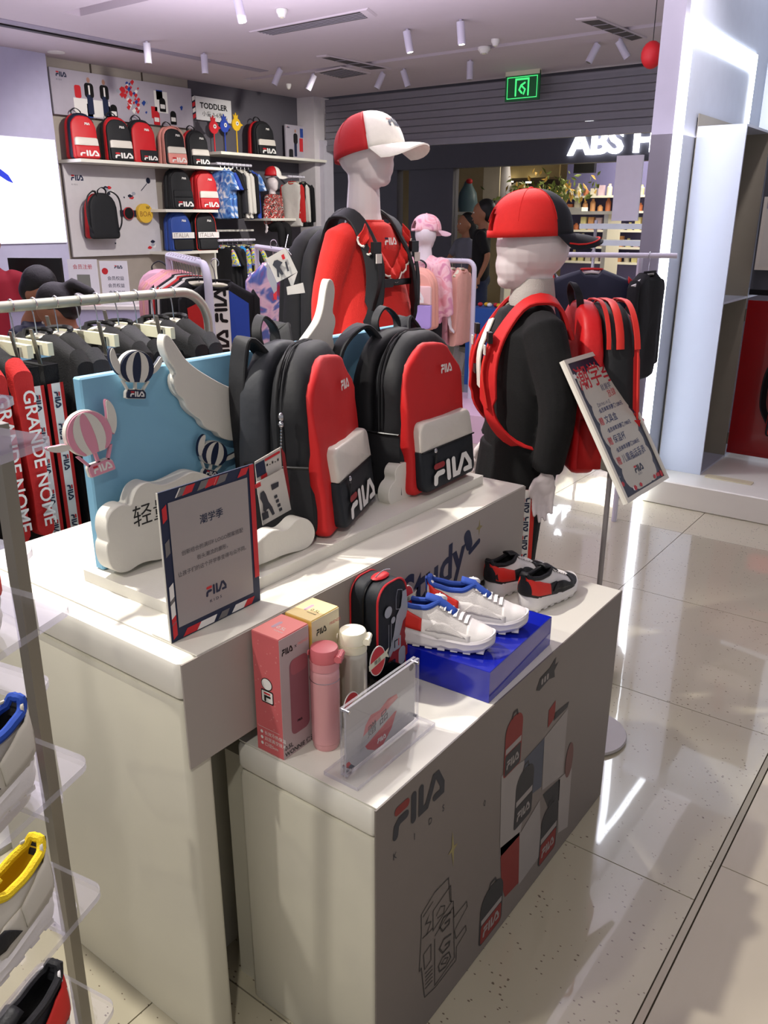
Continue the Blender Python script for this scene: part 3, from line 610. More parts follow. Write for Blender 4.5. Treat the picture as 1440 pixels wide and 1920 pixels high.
for s_, sz, v, b in (('潮学季', .017, 1.037, .0006), ('创新组合的满印F LOGO图案搭配', .0092, .995, 0), ('街头潮流的廓形，', .0092, .978, 0), ('让孩子们的这个开学季变得与众不同。', .0092, .961, 0)):
    text(s_, sz, lambda u, w, v=v: FM((MY0 + MY1) / 2 + u * 1.0, v + w, .0016), NAVY if b else mat('text_grey', '4a474c', .6), mb_, align='CENTER', bold=b * .25)
logo(mb_, lambda u, v: FM(.825 + u, .905 + v, .0016), .0185, RED, NAVY)
text('K I D S', .007, lambda u, v: FM(.832 + u * 1.3, .893 + v, .0016), NAVY, mb_)
# ================================================================ gifts on the low table
TZ = LZ + .0022
def gbox(label, x0, y0, x1, y1, h, face, side, top, parts):
    r = thing('gift_box', label, 'box', ((x0 + x1) / 2, (y0 + y1) / 2, TZ)); o = Vector(((x0 + x1) / 2, (y0 + y1) / 2, TZ))
    a = Vector((x0, y0, TZ)) - o; b = Vector((x1, y1, TZ + h)) - o
    mb = MB(); mb.b2(a, b); x = mb.build('carton', side, r, smooth=False); md = x.modifiers.new('b', 'BEVEL'); md.width = .001
    MB().b2((b.x + .0001, a.y + .001, .001), (b.x + .0008, b.y - .001, h - .001)).build('front_print', face, r, smooth=False)
    MB().b2((a.x + .001, a.y + .001, h + .0001), (b.x - .001, b.y - .001, h + .0008)).build('top_flap', top, r, smooth=False)
    fs = frame((a.x, a.y - .0004, 0), (1, 0, 0), (0, 0, 1)); fr = frame((b.x + .0011, a.y, 0), (0, 1, 0), (0, 0, 1)); ft = frame((a.x, a.y, h + .0011), (1, 0, 0), (0, 1, 0))
    parts(r, fs, fr, ft, b.x - a.x, b.y - a.y, h); return r
CORAL = mat('coral_carton', 'c96164', .5, var=.06); CORALT = mat('coral_carton_top', 'ea8a84', .5); PINKF = mat('pale_pink_carton', 'b3a0a0', .45); YEL = mat('yellow_carton', 'e6bf5e', .5); YELT = mat('yellow_carton_top', 'efd79a', .5); BOTP = mat('printed_bottle', '8f565f', .5)
def redp(r, fs, fr, ft, w, d, h):
    rn = random.Random(3); m_ = MB()
    for k in range(34):
        a, b, q = rn.random() * w * .9 + .003, rn.random() * h * .9 + .01, .0014 + rn.random() * .0012
        m_.add([fs(a + q * (1 if i % 2 == 0 else .4) * cos(i * pi / 5), b + q * (1 if i % 2 == 0 else .4) * sin(i * pi / 5)) for i in range(10)], [tuple(range(10))])
    m_.build('star_print', mat('star_pink', 'd98a88', .5), r, smooth=False)
    flat([(w * .5 + .013 * cos(t), h * .6 + .012 * sin(t)) for t in [k * pi / 10 for k in range(20)]], fs, BLACKP, r, 'printed_badge', .0002); flat([(w * .5 + .0115 * cos(t), h * .6 + .0105 * sin(t)) for t in [k * pi / 10 for k in range(20)]], fs, WPR, r, 'printed_badge', .0004)
    flat(rrect(w * .27, h * .44, w * .73, h * .55, .003), fs, BLACKP, r, 'printed_badge', .0002); flat(rrect(w * .3, h * .45, w * .7, h * .54, .002), fs, WPR, r, 'printed_badge', .0004)
    flat([(w * .38, h * .515), (w * .62, h * .515), (w * .62, h * .53), (w * .38, h * .53)], fs, RED, r, 'printed_mark', .0006); m_ = MB(); m_.ribbon([(w * .6, h * .497), (w * .42, h * .497), (w * .42, h * .462)], .0045, lambda u, v: fs(u, v, .0006)); m_.build('printed_mark', BLACKP, r, smooth=False)
    for k, s_ in enumerate(('● 长效冷热保温', '● 双层真空技术', '● 口径5cm')): text(s_, .0085, lambda u, v, k=k: fs(w * .15 + u, h * (.16 - .05 * k) + v, .0003), WPR, r)
    m_ = MB(); m_.ribbon([(w * .1, h * .215), (w * .9, h * .215)], .0006, lambda u, v: fs(u, v, .0003)); m_.build('printed_line', WPR, r, smooth=False)
    logo(r, lambda u, v: fr(.006 + u * .85, h * .86 + v, 0), .0125, BLACKP, BLACKP); text('×', .012, lambda u, v: fr(.036 + u, h * .868 + v), BLACKP, r); text('FRIENDS', .007, lambda u, v: fr(.045 + u, h * .88 + v), CORALT, r)
    flat(rrect(d * .3, h * .16, d * .93, h * .79, .012), fr, BOTP, r, 'printed_bottle'); flat(rrect(d * .34, h * .66, d * .9, h * .79, .01), fr, mat('printed_bottle_cap', 'a35a62', .5), r, 'printed_cap', .0003)
    logo(r, lambda u, v: fr(d * .5 + u, h * .25 + v, .0004), .005, BLACKP, BLACKP)
    text('0.5L', .012, lambda u, v: fr(.004 + u, .017 + v), BLACKP, r, bold=.0003); text('WONNIE 保温杯', .012, lambda u, v: fr(.004 + u, .004 + v), BLACKP, r, bold=.0003)
    text('0.5L', .012, lambda u, v: ft(w * .45 + u, d * .4 + v), WPR, r); text('WONNIE', .005, lambda u, v: ft(w * .5 + u, d * .28 + v), WPR, r)
    flat(rrect(w * .3, d * .36, w * .42, d * .7, .004), ft, mat('pale_lilac', 'c9a6b5', .5), r, 'printed_cup')
def yelp(r, fs, fr, ft, w, d, h):
    logo(r, lambda u, v: fr(.012 + u * .85, h * .86 + v, 0), .0125, BLACKP, BLACKP); text('FRIENDS', .008, lambda u, v: fr(.047 + u, h * .89 + v), CORAL, r)
    text('0.5L', .012, lambda u, v: ft(w * .5 + u, d * .42 + v), BLACKP, r); text('WONNIE', .005, lambda u, v: ft(w * .5 + u, d * .3 + v), BLACKP, r); flat(rrect(w * .3, d * .36, w * .42, d * .7, .004), ft, mat('pale_lilac', 'c9a6b5', .5), r, 'printed_cup')
gbox('tall coral pink thermos box standing at the corner of the low table', -.914, .856, -.852, .93, .232, PINKF, CORAL, CORALT, redp)
gbox('yellow-topped thermos box standing behind the coral pink box', -.914, .938, -.853, 1.012, .232, mat('cream_carton', 'd9cfae', .5), YEL, YELT, yelp)
# wait-free collar check: both cartons stand clear of the tall table's hanging panel
def thermos(label, pos, R, H, body, cap, seal, rz):
    r = thing('thermos_bottle', label, 'bottle', pos, rz)
    MB().lathe([(0.001, 0), (R * .86, 0), (R * .93, .004), (R * .93, .012), (R, .014), (R, H * .74), (R * .97, H * .77), (R * .9, H * .79), (.001, H * .79)], 32).build('body', body, r)
    MB().lathe([(.001, 0), (R * 1.0, 0), (R * 1.0, H * .075), (.001, H * .075)], 32, (0, 0, H * .792)).build('collar', cap, r)
    MB().lathe([(.001, 0), (R * .96, 0), (R * .99, .003), (R * .95, H * .1), (R * .9, H * .115), (R * .6, H * .122), (.001, H * .124)], 32, (0, 0, H * .869)).build('lid', seal, r)
    MB().box((R * 1.02, 0, H * .90), (.012, .02, .014)).build('latch', seal, r); MB().tube([(R * 1.05, -.014, H * .905), (R * 1.05, .014, H * .905)], .0065, 10).build('hinge', seal, r)
    MB().tube([(-R * .98, -.006, H * .93), (-R * 1.06, -.006, H * .93)], .005, 8).build('lug', seal, r)
    return r
t1_ = thermos('pink metallic thermos bottle with coral lid in front of the coral box', (-.823, .936, TZ), .0255, .199, PINKM, mat('pink_cap', 'd08a8e', .4), mat('coral_cap', 'cf6a70', .45), radians(25))
MB().tube([(.0262 * cos(a), .0262 * sin(a), .137) for a in [2 * pi * k / 24 for k in range(25)]], .0006, 4).build('film_edge', CHROME, t1_)
t2_ = thermos('silver thermos bottle with cream lid between pink bottle and pencil case', (-.822, 1.012, TZ), .0255, .199, mat('pearl_steel', 'c3bfb2', .3, .5), mat('cream_cap', 'dcd7bd', .4), mat('cream_lid', 'f0ecd4', .4), radians(28))
def gifttag(label, c, s, rot, m1):
    r = thing('gift_tag', label, 'tag', c); cr, sr = cos(rot), sin(rot)
    f = lambda u, v, t=0: Vector((t, (u * cr - v * sr) * s, (u * sr + v * cr) * s))
    MB().prism([(1.05 * cos(a), 1.35 * sin(a)) for a in [2 * pi * k / 24 for k in range(24)]], f, -.0006, .0006).build('card', WPR, r)
    flat([(.98 * cos(a), 1.27 * sin(a)) for a in [2 * pi * k / 24 for k in range(24)]], f, m1, r, 'red_print', .0008)
    flat([(-1.2, -.35), (1.1, -.2), (1.5, -.5), (1.3, .05), (1.55, .45), (1.1, .35), (-1.2, .2)], f, CREAM, r, 'ribbon_print', .0012)
    text('赠品', .45, lambda u, v: f(-.5 + u, -.15 + v, .0016), BLACKP, r); return r
gifttag('red and white gift tag hanging on the front of the pink bottle', (-.787, .964, .70), .021, .25, RED)
gifttag('red gift tag with a cream ribbon hung between cream lid and pencil case', (-.792, 1.045, .75), .022, .1, RED)
gifttag('red gift tag with a cream ribbon between the pencil case and blue box', (-.862, 1.235, .78), .022, -.05, RED)
# pencil case
pc = thing('pencil_case', 'navy pencil case with red piping and rocket print standing on end', 'case', (-.885, 1.17, TZ), radians(90))
def fpc(u, v, t): return Vector((u, t, v))
PO = rrect(-.047, 0, .047, .225, [.02, .02, .035, .035], 7)
MB().puff(PO, fpc, .034, 0, .008, .002).build('body', NAVYN, pc); MB().puff(PO, fpc, -.001, -.036, .008, .002).build('body', NAVYN, pc)
MB().tube([fpc(u, v, -.034) for u, v in PO + PO[:1]], .0022, 6).build('piping', RED, pc); MB().tube([fpc(u, v, .032) for u, v in PO + PO[:1]], .0018, 6).build('piping', RED, pc); MB().tube([fpc(u * 1.01, v, -.0005) for u, v in PO + PO[:1]], .0015, 5).build('zipper', BLACKP, pc)
FC = lambda u, v, t=0: Vector((u, -.0395 - t, v))
GRP = mat('print_cool_grey', '9a9ea8', .5)
flat([(.04, .195), (.045, .16), (.045, .11), (.02, .09), (-.01, .06), (-.018, .075), (-.002, .11), (.008, .15), (.022, .165), (.028, .195)], FC, GRP, pc, 'rocket_print'); flat([(.046, .05), (.046, .14), (.03, .13), (.015, .095), (-.02, .06), (-.03, .03), (.02, .04)], FC, DRED, pc, 'red_print', .0003)
for (a, b, q) in ((-.02, .168, .012), (-.004, .145, .007)): flat([(a + q * cos(t), b + q * sin(t)) for t in [k * pi / 8 for k in range(16)]], FC, GRP, pc, 'dot_print', .0005)
flat(rrect(.015, .035, .038, .075, .011), FC, GRP, pc, 'window_print', .0006); m_ = MB()
m_.ribbon([(-.018, .14), (-.018, .07)], .0012, lambda u, v: FC(u, v, .0004)); m_.ribbon([(-.01, .14), (-.01, .07)], .0012, lambda u, v: FC(u, v, .0004)); m_.ribbon([(.005, .19), (.005, .165), (.02, .16), (.027, .175), (.025, .2), (.01, .205), (.005, .19)], .001, lambda u, v: FC(u, v, .0006)); m_.build('line_print', GRP, pc, smooth=False)
flat(rrect(-.004, .075, .022, .103, .003), FC, GRP, pc, 'badge_print', .0007); m_ = MB(); m_.ribbon([(.01, .097), (.001, .097), (.001, .083)], .003, lambda u, v: FC(u, v, .001)); m_.build('badge_mark', BLACKP, pc, smooth=False); flat([(.013, .082), (.016, .082), (.016, .098), (.013, .098)], FC, RED, pc, 'badge_mark', .001)
MB().ell((0, -.005, .228), (.024, .014, .005), 12, 6).build('zipper_puller', RED, pc); m_ = MB()
for k in range(14): m_.ell((-.022 + .0034 * k, -.012, .236 + .005 * sin(k * pi / 13)), (.0016, .0016, .0016), 6, 4)
m_.build('ball_chain', CHROME, pc)
# black display tray in front of the pencil case
bt = thing('display_tray', 'small black acrylic tray before the pencil case behind the bottles', 'tray', (-.823, 1.12, TZ))
MB().b2((-.018, -.035, 0), (.018, .045, .003)).build('floor_plate', BLACKP, bt, smooth=False)
for a, b in (((.015, -.035, .003), (.018, .045, .05)), ((-.018, -.035, .003), (-.015, .045, .062)), ((-.0149, .042, .003), (.0149, .045, .056)), ((-.0149, -.035, .003), (.0149, -.032, .056))): MB().b2(a, b).build('wall_plate', mat('black_acrylic', '11141a', .1, coat=.5), bt, smooth=False)
# clear acrylic sign holder
ah = thing('acrylic_sign_holder', 'clear acrylic sign holder with a red printed gift card at table edge', 'sign holder', (-.735, .98, TZ))
def clr(a, b, nm, bw=.0012):
    mb = MB().b2(a, b); d = [b[i] - a[i] for i in range(3)]; ax = d.index(min(d)); mb.m = [0 if i // 2 == {0: 0, 1: 1, 2: 2}[ax] else 1 for i in range(6)]; return mb.build(nm, [ACRY, ACRE], ah, smooth=False)
clr((-.036, -.112, 0.0003), (.036, .118, .008), 'base_plate'); clr((-.0065, -.103, .0085), (-.0012, .106, .137), 'rear_plate'); clr((.0012, -.103, .0085), (.0065, .106, .137), 'front_plate')
MB().b2((-.0006, -.098, .0095), (.0006, .101, .133)).build('card', mat('grey_card', 'b4b2b2', .35), ah, smooth=False)
FA = frame((.0008, 0, 0), (0, 1, 0), (0, 0, 1))
flat([(-.045, .075), (-.03, .088), (-.005, .085), (.02, .095), (.045, .092), (.05, .078), (.0, .07), (-.035, .05), (-.06, .035)], FA, mat('rose_print', 'c9666c', .5), ah, 'heart_print'); flat([(-.05, .04), (.03, .06), (.045, .058), (.03, .03), (.005, .01), (-.02, .012), (-.04, .025)], FA, mat('rose_print2', 'b8323c', .5), ah, 'heart_print', .0001)
flat([(-.062, .03), (.05, .062), (.056, .085), (-.055, .056)], FA, mat('grey_card2', 'a9a8a8', .35), ah, 'band_print', .0002)
text('赠 品', .026, lambda u, v: FA(-.04 + u, .047 + v + u * .22, .0004), mat('text_grey', '4a474c', .6), ah); logo(ah, lambda u, v: FA(-.012 + u, .02 + v, .0004), .01, WPR, WPR)
flat(rrect(.082, .118, .096, .131, .0065), FA, mat('badge_grey', '5c5c60', .5), ah, 'badge_print', .0003); flat([(-.098, .012), (-.075, .012), (-.085, .022), (-.098, .02)], FA, NAVY, ah, 'corner_print', .0003); flat([(-.098, .02), (-.085, .022), (-.09, .03), (-.098, .03)], FA, RED, ah, 'corner_print', .0003)
for y_, z_ in ((-.096, .13), (.1, .13), (-.096, .02), (.1, .02)): MB().tube([(-.0075, y_, z_), (.0085, y_, z_)], .003, 10).build('magnet', CHROME, ah)
# blue riser
br = MB().prism([(0, 0), (.272, .01), (.262, .295), (-.0, .285)], lambda u, v, t: Vector((u, v, t)), 0, .068, bev=.0015).build('display_riser', COBALT, smooth=False)
br.location = (-.93, 1.213, TZ + .0003); tag(br, 'cobalt blue glossy box riser under the white sneakers', 'riser'); br.rotation_euler = (0, 0, 0)

# ================================================================ sneakers
def sneaker(name, label, pos, rz, c, L=.2, group=None, hero=True, mirror=1, laces='straps', dial=False, heel_logo=True, roll=0):
    """toe towards +X; c: upper, side, heel, lining, sole, toe, accent"""
    r = thing(name, label, 'shoe', pos, rz, group); r.rotation_euler = (roll, 0, rz); Wd = L * .36
    xs = [i / 24 for i in range(25)]
    def hw(s, z=0):                                     # half width along the length
        a = .5 * (1 - .12 * sin(pi * min(1, max(0, (s - .2) / .45))) * 1); e = min(1, sqrt(max(0, 1 - ((.14 - s) / .14) ** 2))) if s < .14 else (sqrt(max(0, 1 - ((s - .74) / .26) ** 2)) if s > .74 else 1)
        w = .36 + .12 * min(1, s / .7) + .02
        return Wd * w * max(.04, e)
    def off(s): return mirror * Wd * .06 * sin(pi * s) * (1 if s > .5 else .4)
    def bot(s): return .004 + .014 * max(0, (s - .72) / .28) ** 2 * (L / .2) + .003 * max(0, (.1 - s) / .1)
    def st(s): return .03 + .014 * max(0, 1 - s / .45) - .004 * s + bot(s)     # sole top
    so = MB(); ring = []
    m = 40
    def outl(k, g=0):
        a = 2 * pi * k / m; s = .5 - .5 * cos(a); w = (hw(s) + g) * (1 if sin(a) >= 0 else -1) * (abs(sin(a)) ** .02 if abs(sin(a)) > 1e-6 else 0)
        return s, w
    lay = []
    for g, q in ((-.004, 0), (.0, .12), (.003, .35), (.0015, .55), (.004, .8), (.001, 1)):
        ring = []
        for k in range(m):
            s, w = outl(k, g); ring.append(Vector(((s - .5) * L * (1 + g * 3), w + off(s), bot(s) + (st(s) - bot(s)) * q + (.0018 * sin(s * 40) if q in (.35,) else 0))))
        lay.append(ring)
    sole = so.loft(lay).build('sole', c['sole'], r)
    for k in range(7 if hero else 0):
        s = .12 + .76 * k / 6; MB().box(((s - .5) * L, off(s), .003 + bot(s) * .6), (L * .07, hw(s) * 1.9, .006)).build('tread_lug', c['sole'], sole, smooth=False)
    def H(s):                                           # ridge height of the upper
        if s < .46: return .088 + .012 * (abs(s - .2) / .2) ** 1.5 * (1 if s < .2 else .35)
        return .092 - .044 * min(1, (s - .42) / .42) ** .9 - (.012 * max(0, (s - .84) / .16) ** 1.6)
    def op(s): return 0 if s > .46 or s < .0 else (pi / 2 * .36) * min(1, (.46 - s) / .12) ** .6
    def U(s, t, e=0):                                   # t 0..1 left sole edge to right sole edge
        a = pi * t; z0 = st(s) - .006; hs = H(s) * L / .2; w = hw(s) * 1.0; ca, sa = cos(a), sin(a); n = .8
        y = w * abs(ca) ** n * (1 if ca > 0 else -1) * (.97 - .1 * sa) ; z = z0 + (hs - z0) * sa ** .85
        x = (s - .5) * L + (-.006 * sa if s < .1 else 0)
        if e: y += e * ca; z += e * sa; x += (-e * .9 if s < .1 else (e * .6 if s > .93 else 0))
        return Vector((x, y + off(s), z))
    def grid(s0, s1, tl0, tl1, e, nm, m_, ns=14, nt=6, par=r):
        mb = MB(); rows = []
        for i in range(ns + 1):
            s = s0 + (s1 - s0) * i / ns; a = tl0(s) if callable(tl0) else tl0; b = tl1(s) if callable(tl1) else tl1
            rows.append([U(s, a + (b - a) * j / nt, e) for j in range(nt + 1)])
        mb.loft(rows, closed=False, cap0=False, cap1=False); o_ = mb.build(nm, m_, par)
        md = o_.modifiers.new('s', 'SOLIDIFY'); md.thickness = .002; md.offset = 1 if e == 0 else 0; return o_
    th = lambda s: .5 - op(s) / pi
    # two quarters + vamp as one upper
    mb = MB(); rows = []
    for i in range(31):
        s = i / 30 * .985 + .005; a = th(s); rows.append([U(s, a * j / 9) for j in range(10)] + [U(s, 1 - a * (9 - j) / 9) for j in range(10)])
    n_ = 20; vs = [p for q in rows for p in q]; fs = []
    for i in range(30):
        for j in range(19):
            if j == 9: continue
            fs.append((i * n_ + j, i * n_ + j + 1, (i + 1) * n_ + j + 1, (i + 1) * n_ + j))
    mb.add(vs, fs); hb = MB(); heel = [U(.005, .5 - (.5 - th(.005)) * 0 - th(.005) + th(.005) * 1, 0)]
    up = mb.build('upper', c['upper'], r); md = up.modifiers.new('s', 'SOLIDIFY'); md.thickness = .0025; md.offset = -1
    # heel wall closing the back
    bk = MB(); rows = []
    for j in range(9):
        q = j / 8; zz = st(0) - .006 + (H(0) * L / .2 - st(0) + .006) * q
        rows.append([Vector((-.5 * L - .004 - .004 * sin(pi * q) + .012 * abs(k / 5) ** 2.2 + (0 if q < .9 else -.002), hw(.075) * .97 * k / 5 * (1 - .42 * q ** 1.5) + off(0), zz - .004 * abs(k / 5) * q)) for k in range(-5, 6)])
    bk.loft(rows, closed=False, cap0=False, cap1=False); o_ = bk.build('heel_counter', c['heel'], r); md = o_.modifiers.new('s', 'SOLIDIFY'); md.thickness = .003; md.offset = 0
    # padded collar ring and dark lining
    ring = [U(s, th(s), .001) for s in [.47 - .44 * i / 12 for i in range(13)]] + [Vector((-.5 * L - .004, hw(.05) * .42 * k + off(0), H(0) * L / .2 - .001)) for k in (.7, 0, -.7)] + [U(s, 1 - th(s), .001) for s in [.03 + .44 * i / 12 for i in range(13)]]
    MB().tube(spl(ring, 2), .0055 * L / .2, 8).build('collar', c['lining'], r)
    ln = MB(); rows = []
    for i in range(11):
        s = .01 + .44 * i / 10; a = th(s); top = U(s, a).z; w = abs(U(s, a).y - off(s)) * .98
        rows.append([Vector(((s - .5) * L, off(s) + w * cos(pi * k / 8), top - (top - .034) * sin(pi * k / 8) ** .5)) for k in range(9)])
    ln.loft(rows, closed=False, cap0=True, cap1=True).build('lining', c['inner'] if 'inner' in c else c['lining'], r)
    # overlays
    grid(.74, .985, 0, 1, .0015, 'toe_cap', c['toe'], 10, 14)
    for a, b in ((0, .16), (1, .84)): grid(.0, .78, a, b, .002, 'side_overlay', c['side'], 20, 4)
    for sg in (0, 1):
        f = (lambda q: (lambda s: q)) ; A = lambda s: .03 if sg == 0 else .97; B = (lambda s: .16 + .14 * max(0, 1 - s / .3)) if sg == 0 else (lambda s: .84 - .14 * max(0, 1 - s / .3))
        grid(.0, .3, A, B, .004, 'heel_overlay', c['accent'], 10, 5)
        C_ = (lambda s: .05 + .1 * (s - .34)) if sg == 0 else (lambda s: .95 - .1 * (s - .34)); D_ = (lambda s: .05 + .1 * (s - .34) + .12 * sin(pi * (s - .34) / .4)) if sg == 0 else (lambda s: .95 - .1 * (s - .34) - .12 * sin(pi * (s - .34) / .4))
        grid(.34, .74, C_, D_, .0045, 'side_swoosh', c['swoosh'] if 'swoosh' in c else c['upper'], 12, 4)
    # tongue and closure
    tn = MB(); rows = []
    for i in range(9):
        s = .36 + .26 * i / 8; w = Wd * .19; zc = H(max(s, .46)) * L / .2 + .006 + .014 * (1 - i / 8); rows.append([Vector(((s - .5) * L - .01 * (1 - i / 8), off(s) + w * k / 3, zc - .006 * (k / 3) ** 2)) for k in range(-3, 4)])
    o_ = tn.loft(rows, closed=False, cap0=False, cap1=False).build('tongue', c['tongue'] if 'tongue' in c else c['lining'], r); md = o_.modifiers.new('s', 'SOLIDIFY'); md.thickness = .005
    for k in range(5):
        s = .5 + .055 * k; pts = [U(s, .5 + q * .14, .0035) for q in (-1, -.6, -.2, .2, .6, 1)]; MB().strap(pts, .0075, .0022, (1, 0, 0)).build('lace', c['lace'], r)
    if hero: grid(.46, .5, .36, .64, .004, 'eyestay', c['upper'], 3, 8)
    MB().strap([Vector((-.5 * L - .004, off(0), .055)), Vector((-.5 * L - .009, off(0), .08)), Vector((-.5 * L - .012, off(0), .1)), Vector((-.5 * L - .002, off(0), .1)), Vector((-.5 * L + .004, off(0), .085))], .014, .003, (0, 1, 0)).build('pull_tab', c['tab'], r)
    if dial:
        p = U(.42, .30, .004); nrm = (U(.42, .30, .02) - p).normalized(); d = MB(); d.tube([p, p + nrm * .006, p + nrm * .010], [.0145, .0145, .010], 16); q = d.build('dial', c['dial'], r); MB().tube([p + nrm * .0101, p + nrm * .013], [.005, .004], 10).build('dial_cap', CHROME, q)
        for s_, t_ in ((.56, .24),): logo(r, lambda u, v: U(.36 + u / L, .12 + v / (.055), .0052), .0135, mat('orange_logo', 'd2786a', .5), mat('blue_logo', '2b4fb0', .5))
    return r
WS = mat('white_shoe_leather', 'dcd8d6', .42, bump=.05, scale=300, var=.02); WM = mat('white_shoe_mesh', 'cfcac8', .75, bump=.3, scale=600); SOLW = mat('white_rubber', 'd4cfd2', .5); BLU = mat('blue_shoe_lining', '24479f', .75); REDS = mat('red_shoe_trim', 'cf2a20', .55); BLKS = mat('black_shoe', '111115', .55, bump=.1, scale=200); GRS = mat('grey_shoe', '9d9890', .6, bump=.1, scale=200)
cw = dict(upper=WM, side=WS, heel=WS, lining=BLU, inner=mat('blue_inner', '16296b', .9), sole=SOLW, toe=WS, accent=REDS, lace=WS, tab=BLU, dial=WPR, tongue=BLU)
RZ_ = TZ + .069
sneaker('sneaker', 'white sneaker with blue collar and dial, nearer one on the blue riser', (-.787, 1.262, RZ_), radians(20), cw, .205, dial=True)
sneaker('sneaker', 'white sneaker with blue collar, farther one on the blue riser', (-.775, 1.378, RZ_), radians(25), cw, .205, dial=True, mirror=-1)
cb = dict(upper=WS, side=BLKS, heel=BLKS, lining=BLKS, sole=WS, toe=BLKS, accent=REDS, lace=WS, tab=BLKS, swoosh=BLKS, tongue=BLKS)
sneaker('sneaker', 'black, white and red sneaker, left one of the pair behind the riser', (-.875, 1.735, TZ), radians(78), cb, .2)
sneaker('sneaker', 'black, white and red sneaker, right one of the pair behind the riser', (-.775, 1.715, TZ), radians(82), cb, .2, mirror=-1)
# ================================================================ mannequins and people
def hand(mb, wr, dirv, side, s=1, curl=.25):
    """palm, four unequal fingers and a thumb leaving the palm's side; wr wrist, dirv downwards"""
    d = Vector(dirv).normalized(); fw_ = Vector((0, -1, 0)); fw_ = (fw_ - d * fw_.dot(d)).normalized(); sd = d.cross(fw_)
    wr = Vector(wr); mb.tube([wr - d * .03 * s, wr, wr + d * .02 * s], [.018 * s, .016 * s, .015 * s], 10); mb.ell(wr + d * .03 * s, (.027 * s, .013 * s, .036 * s), 12, 8, Matrix((fw_, sd, d)).transposed())
    for k, (off, ln) in enumerate(((-1.4, .062), (-.47, .072), (.47, .068), (1.4, .054))):
        b = wr + d * (.052 - .004 * abs(off)) * s + fw_ * (-off) * .0158 * s; a = side * curl
        p1 = b + (d * .5 + sd * -a * .3) * ln * s; p2 = p1 + (d * .3 - sd * a * .6 + sd * 0) * ln * s; p3 = p2 + (d * .22 - sd * a * .9) * ln * s
        mb.tube([b - d * .012 * s, b, p1, p2, p3], [.0078 * s, .0078 * s, .0072 * s, .0064 * s, .0045 * s], 8)
    t0 = wr + d * .015 * s + fw_ * .018 * s; mb.tube([wr + d * .01 * s, t0 + fw_ * .006 * s + d * .008 * s, t0 + fw_ * .014 * s + d * .03 * s, t0 + fw_ * .013 * s + d * .052 * s], [.013 * s, .011 * s, .0095 * s, .006 * s], 8)
